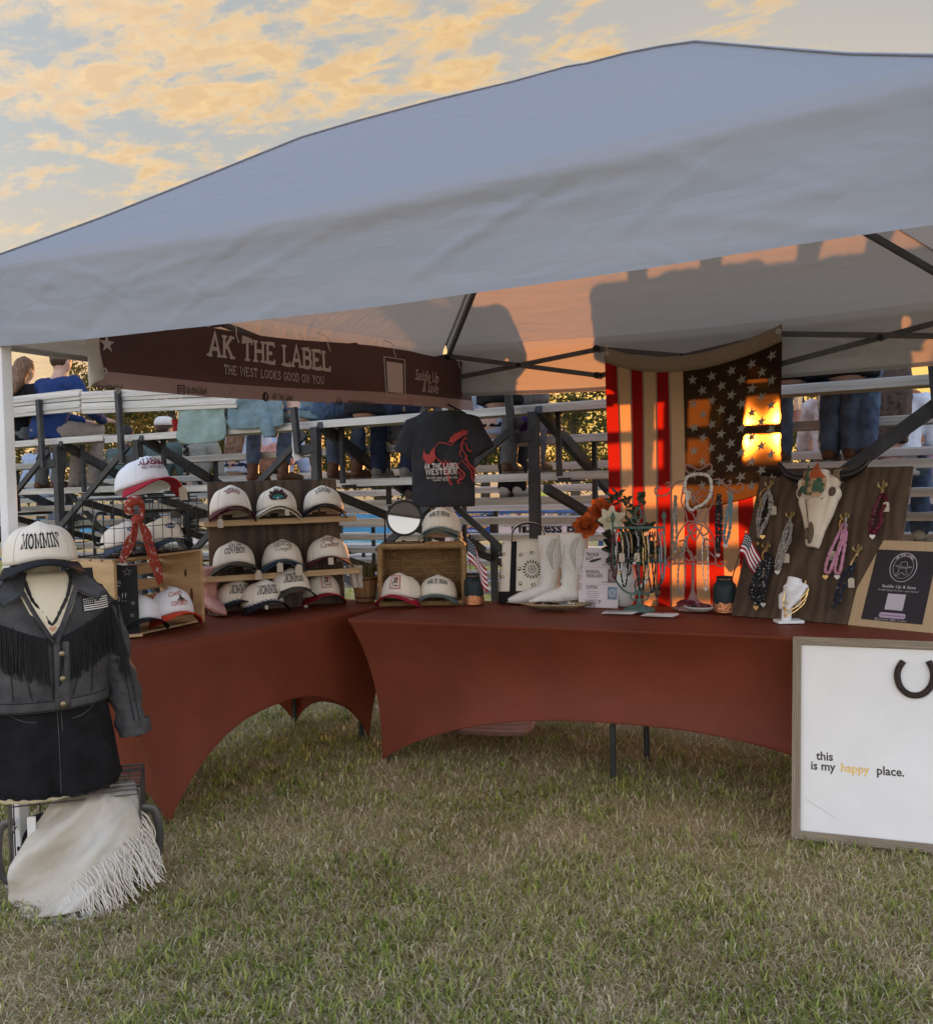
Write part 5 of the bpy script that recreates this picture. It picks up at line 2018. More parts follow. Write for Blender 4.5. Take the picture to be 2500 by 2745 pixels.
cap('cream cap with blue oval Ford badge behind the bandana in the basket', p, 1.18, brim=m_cnavy, decor=ford, group='caps in and on the crate', s=1.0, tilt=.1, soft=True)
p = on_crate(0.435, 0.12, ZB + 0.006)
cap('cream cap with blue oval Ford badge at the right of the basket', p, 1.30, brim=m_cnavy, decor=ford, group='caps in and on the crate', s=1.03, tilt=.1, soft=True)
ala = words(('slab', 'ALABAMA', 0.030, 0.066, m_maroon_ink, dict(sx=.78, weight=.2)), ('slab', 'GIRLS HAVE MORE FUN', 0.0135, 0.047, m_maroon_ink, dict(sx=.62, weight=.14)))
SLAB['F'] = (.64, [[(.14, 0), (.14, 1)], [(.14, .95), (.58, .95), (.58, .8)], [(.14, .5), (.44, .5)]], [(.14, 0), (.1, 1)])
p = on_crate(0.31, 0.10, ZB + BH_ + 0.003)
cap('white cap reading ALABAMA with red brim on top of the wire basket', p, 1.36, crown=m_capw, brim=m_cred, decor=ala, tagged=((0.80, .004, 1.15),), group='caps in and on the crate', s=1.16, tilt=.20)

# red bandana knotted on the basket handle
m_band = mat('red_white_bandana', (0.33, 0.050, 0.032), 0.8, c2=(0.66, 0.60, 0.56), vscale=38, ramp=(.36, .44))
bd = thing('bandana', 'red and white patterned bandana knotted to the wire basket', 'bandana', on_crate(0.075, -0.012, ZB), 1.66)


def cloth_strip(name, path, widths, m, parent, seed=0, twist=0.0, fold=.012):
    """A soft strip of cloth along a path, folded across its width."""
    P = smoothpath(path, 6)
    n = len(P)
    W = np.interp(np.linspace(0, 1, n), np.linspace(0, 1, len(widths)), widths)
    q = MB()

    def fn(u, v):
        i = min(n - 1, int(round(v * (n - 1))))
        d = (P[min(n - 1, i + 1)] - P[max(0, i - 1)]).normalized()
        s = d.cross(Vector((0.2, -1, 0.1))).normalized()
        nn = s.cross(d).normalized()
        a = twist * v
        s2 = s * math.cos(a) + nn * math.sin(a)
        n2 = s2.cross(d)
        return P[i] + s2 * ((u - .5) * W[i]) + n2 * (fold * fbm(u * 5 + seed, v * 4, 2))
    q.grid(fn, 12, n - 1)
    return q.build(name, m, parent, solid=0.002)


b = MB()
b.tube(smoothpath([(0.02, .0, .20), (0.0, -.02, .245), (.045, -.03, .262), (.075, -.025, .225), (.06, -.03, .17)], 6), [.020] * 8 + [.026] * 9 + [.022] * 8, 10, ell=(1, .55))
b.build('loop', m_band, bd)
b = MB()
b.ball((0.035, -.03, .172), (.030, .022, .026), 12)
b.build('knot', m_band, bd)
cloth_strip('tail', [(0.03, -.03, .17), (0.0, -.035, .10), (-0.03, -.03, .05), (-.065, -.03, .0), (-.075, -.03, -.01)], [.03, .06, .075, .05, .012], m_band, bd, 1)
cloth_strip('tail', [(0.04, -.035, .17), (0.07, -.045, .10), (0.105, -.05, .0), (0.13, -.05, -.07), (.145, -.05, -.135)], [.03, .062, .08, .085, .05], m_band, bd, 5)

# chalkboard
m_chalk = mat('black_chalkboard', (0.014, 0.014, 0.015), 0.7, var=0.3, vscale=5)
m_chalkw = mat('chalk_marks', (0.42, 0.42, 0.40), 0.95)
cb = thing('chalkboard', 'small black chalkboard with handwritten chalk letters against the crate', 'sign', (-0.475, 0.815, ZT), 0.93)
cb.rotation_euler = (-0.10, 0, 0.93)
b = MB()
b.box((0, 0, 0.165), (0.28, 0.012, 0.33))
b.build('board', m_chalk, cb, smooth=False, bevel=0.002)
b = MB()
b.box((0, -0.012, 0.008), (0.30, 0.05, 0.014))
b.build('ledge', m_pine, cb, smooth=False, bevel=0.002)
cfn = lambda x, y, l: Vector((x, -0.0062 - l, y))
letter('lettering', sans_text('Saddle', 0.060, -0.012, 0.15, .85), cfn, m_chalkw, cb, (0.0, 0.235))
letter('lettering', sans_text('Up!!', 0.060, -0.012, 0.1, .85), cfn, m_chalkw, cb, (0.045, 0.165))
letter('lettering', sans_text('& Save', 0.045, -0.012, 0.1, .85), cfn, m_chalkw, cb, (-.01, 0.07))
for x, z, r_ in ((0.095, 0.300, 0.020), (-0.03, 0.298, 0.010), (0.115, 0.155, 0.010), (0.11, 0.10, 0.009)):
    q = MB()
    q.tube([cfn(x + px_ , z + py_, 0.001) for px_, py_ in star_pts(r_)], 0.0014, 4, closed=True)
    q.build('star', m_chalkw, cb)

# pink western boots between the crate and the display
def western_boot(parent_name, label, loc, rz, m, msole, h=0.34, s=1.0, stitch=None):
    r = thing(parent_name, label, 'boot', loc, rz)
    r.scale = (s,) * 3
    # toe toward -y
    prims = [([(0, 0.03, h), (0, 0.032, h * .6), (0, 0.02, 0.15), (0, 0.01, 0.085)], [0.068, 0.062, 0.050, 0.046], (0.86, 1.08)),
             ([(0, 0.045, 0.060), (0, -0.02, 0.062), (0, -0.085, 0.045), (0, -0.15, 0.030), (0, -0.205, 0.020)], [0.040, 0.042, 0.038, 0.029, 0.012], (1.0, 1.0)),
             ('b', (0, 0.045, 0.065), (0.036, 0.040, 0.042)), ('b', (0, -0.07, 0.042), (0.042, 0.06, 0.028))]
    blob('upper', prims, m, r, 0.0065, 4)
    b = MB()
    b.tube(smoothpath([(0, -.215, .012), (0, -.15, .007), (0, -.07, .008), (0, -.01, .026), (0, .06, .034)], 4), [.012, .018, .024, .030, .034, .038, .040, .041, .041, .038, .034, .032, .031, .031, .031, .031, .030], 10, ell=(1, .16))
    b.build('sole', msole, r)
    b = MB()
    b.lathe([(0.022, 0.0), (0.030, 0.034)], 14, (0, 0.058, 0.0), sy=1.05)
    b.build('heel', msole, r)
    if stitch:
        for sd in (-1, 1):
            for k in range(3):
                b = MB()
                b.tube(smoothpath([(sd * .056, .03 + .01 * k, h * .95), (sd * .056, .0 + .012 * k, h * .75), (sd * .052, .03, h * .52 + .02 * k)], 5), 0.0012, 4)
                b.build('stitching', stitch, r)
    return r


m_pinkboot = mat('pink_leather', (0.48, 0.24, 0.20), 0.45, var=0.08, bump=0.06, bscale=200)
m_gold = mat('gold_metal', (0.75, 0.50, 0.20), 0.28, 1.0)
p = at(566, 1650, z=ZT)
western_boot('pink_boot', 'pink western boot between the crate and the hat display', (p.x - .06, p.y + .06, ZT), 1.15, m_pinkboot, m_boot, h=.26, s=.95, stitch=m_gold)

# planter with dried stems behind the woven basket
pl = thing('planter', 'small wooden slatted planter of dried moss and white rolls', 'planter', (-0.135, 2.33, ZT), 0.6)
m_oak = mat('oak_stave', (0.30, 0.165, 0.07), 0.55, c2=(0.21, 0.11, 0.045), vscale=7, stretch=(6, 6, 1))
for i in range(14):
    a = 2 * math.pi * i / 14
    b = MB()
    t, u_ = Vector((math.cos(a), math.sin(a), 0)), Vector((-math.sin(a), math.cos(a), 0))
    vs = []
    for rr, z in ((0.056, 0.004), (0.075, 0.145)):
        w = rr * 0.205
        for q, e in ((-1, 0), (1, 0), (1, 0.008), (-1, 0.008)):
            vs.append(t * (rr - e) + u_ * (q * w) + Vector((0, 0, z)))
    b.add(vs, [(3, 2, 1, 0), (4, 5, 6, 7), (0, 1, 5, 4), (1, 2, 6, 5), (2, 3, 7, 6), (3, 0, 4, 7)])
    b.build('stave', m_oak, pl, smooth=False)
for z, rr in ((0.02, .059), (0.125, .0735)):
    b = MB()
    b.lathe([(rr, z), (rr + .002, z + .001), (rr + .003, z + .013), (rr, z + .014)], 28, cap=False)
    b.build('band', m_boot, pl)
m_moss = mat('dried_moss', (0.11, 0.095, 0.035), 0.95, var=0.5, vscale=40)
g = random.Random(8)
for i in range(26):
    a, rr = g.random() * 6.28, 0.055 * g.random() ** .5
    b = MB()
    x, y = rr * math.cos(a), rr * math.sin(a)
    b.tube(smoothpath([(x, y, .10), (x * 1.2, y * 1.2, .16), (x * 1.5 + g.uniform(-.01, .01), y * 1.5, .19 + g.random() * .04)], 3), [.004, .008, .009, .010, .009, .007, .003], 6)
    b.build('dried_stem', m_moss, pl)
for i, (x, y) in enumerate(((-.045, -.03), (-.02, -.055), (-.06, .0), (-.05, -.055))):
    b = MB()
    b.tube([(x, y, .09), (x * 1.35, y * 1.35, .21)], [.016, .018], 10)
    b.build('white_roll', mat('white_linen_roll', (0.62, 0.57, 0.47), 0.85, var=.1), pl)

# ================================================================== dressed mannequin at the left
MN = Vector((0.162, 0.020, 0))
MRZ = 1.10
m_foam = mat('cream_foam_form', (0.74, 0.64, 0.47), 0.7, var=0.08, vscale=5)
m_bden = mat('washed_black_denim', (0.098, 0.094, 0.094), 0.9, c2=(0.038, 0.037, 0.038), vscale=11, bump=0.25, bscale=260)
m_bden2 = mat('black_denim', (0.0085, 0.0085, 0.0100), 0.9, var=0.5, vscale=16, bump=0.2, bscale=260)
m_thread = mat('dark_seam_thread', (0.012, 0.012, 0.014), 0.9)
m_brass = mat('aged_brass_button', (0.30, 0.24, 0.15), 0.4, 0.9)
mq = thing('mannequin', 'cream torso form standing on the wire crate at the left edge', 'mannequin', MN, MRZ)
blob('torso', [([(0, 0, .372), (0, 0, .45), (0, .005, .62), (0, .005, .80), (0, -.01, .98), (0, 0, 1.06), (0, .005, 1.10)], [.185, .19, .17, .135, .155, .15, .07], (1.0, .66)),
               ([(0, 0.005, 1.08), (0, 0, 1.22)], [.062, .056])], m_foam, mq, 0.012, 4)
b = MB()
b.grid(lambda u, v: Vector(((u - .5) * 2 * (.115 * (1 - v) ** .8 + .002), -0.075 - 0.068 * math.sin(min(1, v * 1.5) * 1.5708) - .012 * math.cos((u - .5) * 3), 1.155 - v * .245)), 12, 14)
b.build('chest', m_foam, mq, solid=.01)

# skirt
sk = thing('denim_shorts', 'black denim shorts with frayed hem on the mannequin', 'shorts', MN, MRZ)


def ellipse_ring(z, a, bb, n=64):
    return [Vector((a * math.cos(2 * math.pi * i / n), bb * math.sin(2 * math.pi * i / n), z)) for i in range(n)]


def sk_pt(th, z):
    k = (0.74 - z) / 0.34
    a = 0.185 + 0.055 * k ** .8
    bb = 0.128 + 0.030 * k
    f = 1 + 0.018 * math.sin(th * 9 + 2 * z) * k
    x, y = a * math.cos(th) * f, bb * math.sin(th) * f
    if y < 0:
        y += 0.045 * math.exp(-(x / .022) ** 2) * max(0, k - .35) ** 1.2
    return Vector((x, y, z + 0.012 * math.sin(th * 2 + .6) * k))


b = MB()
b.grid(lambda u, v: sk_pt(2 * math.pi * u, 0.74 - 0.34 * v), 144, 18)
sb = b.build('shorts_body', m_bden2, sk, solid=0.004)
def seam(parent, pts, m=None, r_=0.0016):
    q = MB()
    q.tube(pts, r_, 5)
    return q.build('seam', m or m_thread, parent)


F = -math.pi / 2
seam(sk, [sk_pt(F + 0.05, .74 - .33 * i / 12) + Vector((0, -.004, 0)) for i in range(13)], m_bden)
seam(sk, [sk_pt(F + 0.11, .74 - .12 * i / 6) + Vector((0, -.004, 0)) for i in range(7)], m_bden)
seam(sk, [sk_pt(F + 0.9 - .62 * i / 10, .70 - .045 * math.sin(math.pi * i / 20 * 1)) + Vector((0, -.004, 0)) for i in range(11)], m_bden)
seam(sk, [sk_pt(F - 0.9 + .62 * i / 10, .70 - .045 * math.sin(math.pi * i / 20 * 1)) + Vector((0, -.004, 0)) for i in range(11)], m_bden)
q = MB()
q.tube([sk_pt(2 * math.pi * i / 90, .402 + .004 * math.sin(i * 2.3)) for i in range(90)], [0.005 + .0025 * math.sin(i * 1.7) for i in range(90)], 6, closed=True)
q.build('rolled_hem', m_bden2, sk)

# jacket
JK = thing('denim_jacket', 'washed black denim jacket with fringe yoke and flag patch', 'jacket', MN, MRZ)
RINGS = [(0.690, .206, .150), (0.72, .208, .152), (0.80, .214, .158), (0.92, .222, .160), (1.02, .226, .150), (1.075, .212, .130), (1.11, .168, .112), (1.135, .115, .100)]


def jk(x, z):
    """Front surface of the jacket at local x, z."""
    zs = [r_[0] for r_ in RINGS]
    a = np.interp(z, zs, [r_[1] for r_ in RINGS])
    bb = np.interp(z, zs, [r_[2] for r_ in RINGS])
    return Vector((x, -bb * math.sqrt(max(0.03, 1 - (x / a) ** 2)), z))


b = MB()


def jgrid(u, v):
    z = 0.690 + (1.135 - 0.690) * v
    zs = [r_[0] for r_ in RINGS]
    a = np.interp(z, zs, [r_[1] for r_ in RINGS])
    bb = np.interp(z, zs, [r_[2] for r_ in RINGS])
    th = 2 * math.pi * u - math.pi / 2
    f = 1 + 0.022 * fbm(u * 11, v * 4, 2)
    x, y = a * math.cos(th) * f, bb * math.sin(th) * f
    return Vector((x, y, z - 0.018 * (x / .22) ** 2 * (v > .75)))


b.grid(jgrid, 80, 30)
b.build('body', m_bden, JK, solid=0.006)
seam_off = Vector((0, -0.010, 0))
for s in (1, -1):
    sl = blob('sleeve', [([(s * .145, 0, 1.050), (s * .190, .005, .995), (s * .222, .0, .88), (s * .252, -.012, .74), (s * .284, -.03, .575)], [.072, .072, .065, .059, .054]),
                         ('b', (s * .13, 0, 1.055), (.085, .085, .05))], m_bden, JK, 0.009, 3, 0.034, 0.055)
    q = MB()
    q.tube([(s * .2865, -.028, .590), (s * .292, -.034, .540)], [.0585, .0575], 20)
    q.build('cuff', m_bden, sl)
    for k in range(2):
        seam(sl, smoothpath([(s * (.18 + .05 * k), -.072, 1.03), (s * (.23 + .02 * k), -.070, .9), (s * (.255 + .02 * k), -.074, .75), (s * (.275 + .018 * k), -.090, .60)], 5), m_thread)
    # collar wings
    c = MB()
    pts = [(s * .060, -.082, 1.160), (s * .108, -.060, 1.165), (s * .185, -.135, 1.085), (s * .150, -.160, 1.050), (s * .085, -.145, 1.090)]
    n_ = Vector((0, -1, .35)).normalized()
    up_ = [Vector(p_) for p_ in pts]
    m_ = len(up_)
    c.add(up_ + [p_ + n_ * 0.007 for p_ in up_], [tuple(range(m_)), tuple(range(2 * m_ - 1, m_ - 1, -1))] + [(i, m_ + i, m_ + (i + 1) % m_, (i + 1) % m_) for i in range(m_)])
    co = c.build('collar', m_bden, JK, smooth=False, bevel=.003)
    seam(co, [p_ + n_ * 0.009 + (Vector((s * .13, -.12, 1.10)) - p_) * .12 for p_ in up_[1:]], m_thread, .0012)
    # lapel edges down to the button point
    q = MB()
    q.tube(smoothpath([(s * .085, -.135, 1.10), (s * .05, -.158, 1.02), (0.006 + s * .004, -.170, .925)], 6), .010, 8, ell=(1.2, .5))
    q.build('lapel', m_bden, JK)
q = MB()
q.tube(smoothpath([(-.065, .05, 1.165), (-.09, .0, 1.172), (-.08, -.06, 1.165)], 4), .012, 8)
q.build('collar_stand', m_bden, JK)
# placket, waistband, seams
b = MB()
b.grid(lambda u, v: jk(0.012 + .05 * (u - .25), .70 + .225 * v) + Vector((0, -0.012 - .003 * (u > .5), 0)), 4, 12)
b.build('placket', m_bden, JK, solid=.004)
b = MB()
b.grid(lambda u, v: jk(-.205 + .41 * u, .690 + .040 * v) + Vector((0, -.009, 0)), 40, 3)
wbn = b.build('waistband', m_bden, JK, solid=.004)
for z in (.694, .727):
    seam(wbn, [jk(-.2 + .4 * i / 30, z) + Vector((0, -.012, 0)) for i in range(31)])
for x0, x1 in ((.14, .125), (-.14, -.125), (.12, .06), (-.12, -.07)):
    seam(JK, [jk(x0 + (x1 - x0) * i / 8, .985 - .25 * i / 8) + seam_off for i in range(9)])
for z in (.712, .80, .885):
    q = MB()
    q.lathe([(0.0095, 0), (0.0095, .003), (.006, .005), (0, .0045)], 14, M=Matrix.Translation(jk(.024, z) + Vector((0, -.017, 0))) @ Matrix.Rotation(R(90), 4, 'X'))
    q.build('button', m_brass, JK)
# western yoke and its fringe
def yoke(x):
    t = min(1, abs(x) / .235)
    return 1.005 + .030 * t ** 2 - .075 * (1 - t)


for s in (-1, 1):
    seam(JK, [jk(s * (.018 + .222 * i / 20), yoke(.018 + .222 * i / 20)) + Vector((0, -.011, 0)) for i in range(21)], m_thread, .0022)
b = MB()
g = random.Random(4)
for s in (-1, 1):
    n_ = 105
    for i in range(n_):
        x = s * (.020 + .225 * i / n_)
        z = yoke(abs(x))
        p0 = jk(x, z) + Vector((0, -.012 - .004 * g.random(), 0))
        L = .135 + .03 * g.random()
        dx = g.uniform(-.012, .012)
        b.tube([p0, p0 + Vector((dx * .5, -.004 * g.random() - .002, -L * .5)), p0 + Vector((dx, .003 * g.random(), -L))], .0016, 4)
for i in range(46):       # fringe along the sleeve
    t = i / 46
    p0 = Vector((.215 + .030 * t, -.066 - .010 * t, 1.02 - .10 * t))
    L = .13 + .05 * g.random()
    b.tube([p0, p0 + Vector((g.uniform(-.005, .02), -.008, -L * .5)), p0 + Vector((g.uniform(-.01, .03), -.004, -L))], .0021, 4)
tag(b.build('fringe', mat('black_suede_fringe', (.022, .021, .022), .9), JK), kind='stuff')
# small striped flag patch
pt = MB()
X0, Z0, PW, PH = .105, 1.018, .098, .045
tilt_p = lambda u, v: jk(X0 + PW * u, Z0 + PH * v - .010 * u * 0 + .0) + Vector((0, -.013, 0))
pt.grid(tilt_p, 8, 3)
pp_ = pt.build('flag_patch', m_black_ink, JK)
for k in range(6):
    q = MB()
    u0 = .42 if k > 2 else 0.02
    q.grid(lambda u, v: tilt_p(u0 + (.98 - u0) * u, (k + .25 + .5 * v) / 6.2) + Vector((0, -.0012, 0)), 6, 1)
    q.build('stripe', m_white_ink, pp_)
for i in range(5):
    for j in range(3):
        q = MB()
        c_ = tilt_p(.05 + .075 * i, .58 + .15 * j) + Vector((0, -.0012, 0))
        q.add([c_ + Vector((x, 0, z)) for x, z in star_pts(.0032)], [tuple(range(10))])
        q.build('star', m_white_ink, pp_, smooth=False)

nk = thing('bandana_necklace', 'dark beaded cord necklace with heart pendant on the mannequin', 'necklace', MN, MRZ)
m_dkbead = mat('dark_bead', (0.02, 0.018, 0.016), 0.4, var=.4)
npts = smoothpath([(-.072, -.11, 1.135), (-.055, -.135, 1.07), (-.02, -.150, 1.02), (0.0, -.158, .985), (.03, -.152, 1.03), (.058, -.135, 1.08), (.075, -.11, 1.14)], 6)
b = MB()
b.tube(npts, [.004 + .0026 * abs(math.sin(i * 1.3)) for i in range(len(npts))], 7)
b.build('cord', m_dkbead, nk)
b = MB()
b.prism([(.012 * (16 * math.sin(t) ** 3) / 16, .012 * (13 * math.cos(t) - 5 * math.cos(2 * t) - 2 * math.cos(3 * t) - math.cos(4 * t)) / 16) for t in [2 * math.pi * i / 24 for i in range(24)]], .004,
        Matrix.Translation((.002, -.156, .970)) @ Matrix.Rotation(R(90), 4, 'X'))
b.build('heart_pendant', mat('rose_gold', (.6, .33, .24), .35, .8), nk, smooth=False)
cp = cap("cream MOMMIN' cap with black brim worn by the mannequin", MN + Vector((0.005, -0.005, 1.150)), 1.0, decor=MOM, tilt=-.02, s=1.09, group=None)

# ================================================================== wire crate with throw
WC = Vector((0.135, 0.165, 0))
WRZC = 0.80
m_greywire = mat('grey_steel_wire', (0.11, 0.105, 0.10), 0.45, 0.6, var=.3)
wc = thing('wire_crate', 'grey wire crate with curved handles under the mannequin', 'crate', WC, WRZC)
HW, HD, HH = 0.215, 0.155, 0.362


def gw(name, pts, rad, closed=False):
    q = MB()
    q.tube(pts, rad, 6, closed=closed)
    return q.build(name, m_greywire, wc)


for z in (.012, HH):
    gw('rim', [(-HW, -HD, z), (HW, -HD, z), (HW, HD, z), (-HW, HD, z)], .0042, True)
gw('rim', [(-HW, -HD, HH - .02), (HW, -HD, HH - .02), (HW, HD, HH - .02), (-HW, HD, HH - .02)], .003, True)
for i in range(8):
    y = -HD + 2 * HD * i / 7
    for s in (-1, 1):
        gw('side_wire', [(s * HW, y, .012), (s * HW, y, HH)], .0026)
    gw('top_wire', [(-HW, y, HH), (HW, y, HH)], .0026)
for i in range(9):
    gw('back_wire', [(-HW + 2 * HW * i / 8, HD, .012), (-HW + 2 * HW * i / 8, HD, HH)], .0026)
for s in (-1, 1):
    for y in (-HD, HD):
        gw('corner_wire', [(s * HW, y, 0.0), (s * HW, y, HH)], .0045)
    for z in (.12, .23):
        gw('side_wire', [(s * HW, -HD, z), (s * HW, HD, z)], .0026)
    q = MB()
    q.tube(smoothpath([(s * HW, -.06, .26), (s * (HW + .045), -.05, .24), (s * (HW + .06), -.05, .15), (s * (HW + .045), -.05, .06), (s * HW, -.06, .035)], 6), .009, 8, ell=(.5, 1.6))
    q.build('handle', m_greywire, wc)
m_bag = cloth('black_nylon', (.010, .010, .012))
blob('black_bag', [([WC + Vector((-.12, -.08, .15)), WC + Vector((-.04, .02, .16))], [.10, .11])], m_bag, None, .014, 3)
tag(bpy.data.objects['black_bag'], 'black nylon bag inside the wire crate', 'bag')
MW = Matrix.Translation(WC) @ Matrix.Rotation(WRZC, 4, 'Z')
q = MB()
q.box((-.145, -.15, .20), (.028, .012, .20))
tag(q.build('white_bracket', m_leg, None, bevel=.002), 'white flat bracket inside the wire crate', 'bracket')
bpy.data.objects['white_bracket'].matrix_world = MW
# the throw
m_throw = mat('cream_knit_throw', (0.80, 0.75, 0.66), 0.95, c2=(0.70, 0.62, 0.50), vscale=5, bump=0.0, spec=0.1)


def knit_bump(m):
    nt = m.node_tree
    bs = nt.nodes['Principled BSDF']
    tc = nt.nodes.new('ShaderNodeTexCoord')
    w = nt.nodes.new('ShaderNodeTexWave')
    w.inputs['Scale'].default_value = 55
    w.inputs['Distortion'].default_value = 2.0
    nt.links.new(tc.outputs['UV'], w.inputs[0])
    bp = nt.nodes.new('ShaderNodeBump')
    bp.inputs['Strength'].default_value = .6
    bp.inputs['Distance'].default_value = .004
    nt.links.new(w.outputs[0], bp.inputs['Height'])
    nt.links.new(bp.outputs[0], bs.inputs['Normal'])


knit_bump(m_throw)
th = thing('throw_blanket', 'cream knitted throw with fringe spilling out of the wire crate', 'blanket', WC, WRZC)


def throw(u, v):
    """u across (0 left .. 1 right), v from inside the crate top down to the grass."""
    l = np.interp(v, (0, .25, .6, .85, 1), (-.085, -.150, -.245, -.255, -.215))
    r_ = np.interp(v, (0, .2, .5, .8, 1), (.225, .255, .262, .215, .105))
    x = l + (r_ - l) * u
    y = np.interp(v, (0, .12, .4, .8, 1), (.02, -.135, -.195, -.235, -.300)) - .035 * math.sin(math.pi * u)
    z = np.interp(v, (0, .08, .3, .6, .85, 1), (.330, .345, .275, .150, .045, .012)) + (u - .5) * .035 * (1 - v)
    a = (2 * u - 1)
    y += .07 * abs(a) ** 3 * (1 - .4 * v)
    z -= .030 * abs(a) ** 4 * (1 - v)
    fold = .055 * fbm(u * 2.6 + v * 1.7, v * 1.6 + 3, 2) + .050 * ridge(u * 2.6 + v * 1.5 + .3, v * 1.1 + .2) * (.35 + .65 * v)
    fold += .026 * fbm(u * 6 + v * 4, v * 5, 3)
    z = max(.008 + .012 * (fbm(u * 6, v * 6) + .7), z + fold * .5)
    return Vector((x * .84 - .005, y - fold * 1.0, z))


b = MB()
NU, NV = 64, 64
b.grid(throw, NU, NV)
to = b.build('cloth', m_throw, th, solid=.008, angle=180)
uv = to.data.uv_layers.new(name='UVMap')
for poly in to.data.polygons:
    for li in poly.loop_indices:
        vi = to.data.loops[li].vertex_index
        uv.data[li].uv = ((vi % (NU + 1)) / NU, (vi // (NU + 1)) / NV)
b = MB()
g = random.Random(12)


def strand(p0, d, L):
    a = p0 + d * L * .35 + Vector((g.uniform(-.012, .012), g.uniform(-.012, .012), -.012))
    c_ = p0 + d * L * .7 + Vector((g.uniform(-.02, .02), g.uniform(-.02, .02), -.05))
    e = p0 + d * L + Vector((g.uniform(-.025, .025), g.uniform(-.02, .02), -.09))
    pts = smoothpath([p0, a, c_, e], 3)
    for q_ in pts:
        q_.z = max(q_.z, .006 + .010 * g.random())
    b.tube(pts, .0015, 4)


for i in range(150):
    t = i / 149
    u = .05 + .95 * t
    v = 1 - .52 * max(0, t - .12) ** 1.2
    strand(throw(u, v) + Vector((0, -.006, .004)), Vector((.25 + .5 * t, -.55, -.35)).normalized(), .060 + .04 * g.random())
for i in range(70):
    t = i / 69
    strand(throw(.25 + .75 * t, .93 - .50 * t + .04 * g.random()) + Vector((0, -.010, .006)), Vector((.6, -.45, -.4)).normalized(), .055 + .04 * g.random())
for i in range(40):
    strand(throw(1.0, .3 + .35 * i / 39), Vector((.7, -.2, -.5)).normalized(), .06 + .03 * g.random())
tag(b.build('fringe', m_throw, th), kind='stuff')

# ================================================================== shop banner along the left truss
def on_plane(px, py, P0, n):
    d = -CAM_Z + CAM_X * ((px - 1250) / 2626.97) - CAM_Y * ((py - 1372.5) / 2626.97)
    return CAM_LOC + d * ((P0 - CAM_LOC).dot(n) / d.dot(n))


m_vinyl = mat('dark_plum_vinyl', (0.090, 0.042, 0.043), 0.5, c2=(0.074, 0.035, 0.036), vscale=3, spec=0.4, transl=0.06, tcol=(0.12, 0.05, 0.05))
m_vpink = mat('dusty_pink_vinyl', (0.36, 0.25, 0.255), 0.5, var=0.05, spec=0.4)
m_vlet = mat('pale_mauve_print', (0.58, 0.51, 0.52), 0.55)
m_vblk = mat('dark_vinyl_print', (0.025, 0.018, 0.018), 0.55)
m_vwhite = mat('white_vinyl_back', (0.62, 0.61, 0.60), 0.5)
bn = thing('vinyl_banner', 'dark plum AK THE LABEL banner tied along the left truss', 'banner', (0, 0, 0))
BN0, BN1 = 0.30, 3.14


def bn_top(y):
    t = (y - BN0) / (BN1 - BN0)
    return 2.135 + 0.012 * math.cos(t * 9.4) + 0.03 * t - .03 * (1 - t)


def bn_bot(y):
    t = (y - BN0) / (BN1 - BN0)
    return 1.818 + 0.035 * t - 0.01 * math.sin(t * 6)


def bnp(y, z, l=0.0):
    t = (y - BN0) / (BN1 - BN0)
    zt, zb = bn_top(y), bn_bot(y)
    v = (zt - z) / (zt - zb)
    x = 0.108 + 0.014 * math.sin(t * 11 + v * 1.0) * (0.3 + .7 * v) + 0.010 * fbm(t * 9, v * 2) + 0.05 * max(0, t - .9) * 10 * .3 * v
    return Vector((x + l, y + 0.05 * v * max(0, t - .85) / .15, z))


b = MB()
b.grid(lambda u, v: bnp(BN0 + (BN1 - BN0) * u, bn_top(BN0 + (BN1 - BN0) * u) + (bn_bot(BN0 + (BN1 - BN0) * u) - bn_top(BN0 + (BN1 - BN0) * u)) * v), 110, 14)
b.build('sheet', m_vinyl, bn)
b = MB()
b.grid(lambda u, v: bnp(BN0 + (BN1 - BN0) * u, bn_bot(BN0 + (BN1 - BN0) * u) + .062 * v - .0005, .0016), 110, 3)
strip = b.build('strip', m_vpink, bn)
bfn = lambda y, z, l: bnp(y, z, .0028 + l)


def bat(px, py):
    p_ = at(px, py, x=.110)
    return p_.y, p_.z


def btext(name, tx, px, py, m, tilt=0.0, par=None):
    y, z = bat(px, py)
    letter(name, tx, bfn, m, par or bn, (y, z), tilt)


btext('lettering', slab_text('AK THE LABEL', 0.098, sx=.98, weight=.17), 735, 976, m_vlet)
btext('lettering', slab_text('THE WEST LOOKS GOOD ON YOU', 0.040, sx=.88, weight=.11, serif=.08), 745, 1017, m_vlet)
y, z = bat(283, 922)
b = MB()
b.add([bfn(y + a, z + c, 0) for a, c in star_pts(.036)], [tuple(range(10))])
b.build('star', m_vlet, bn, smooth=False)
y, z = bat(1055, 1012)
b = MB()
b.grid(lambda u, v: bfn(y + (u - .5) * .155, z + (v - .5) * .165, 0), 4, 4)
qp = b.build('code_panel', m_vlet, bn)
b = MB()
b.tube([bfn(y + a, z + c, .001) for a, c in ((-.098, -.105), (.098, -.105), (.098, .105), (-.098, .105))], .004, 5, closed=True)
b.build('rope_frame', m_vlet, qp)
btext('lettering', sans_text('Saddle Up', 0.090, 0.0, 0.3, .74), 1143, 1022, m_vlet)
btext('lettering', sans_text('& Save', 0.090, 0.0, 0.3, .74), 1153, 1052, m_vlet)
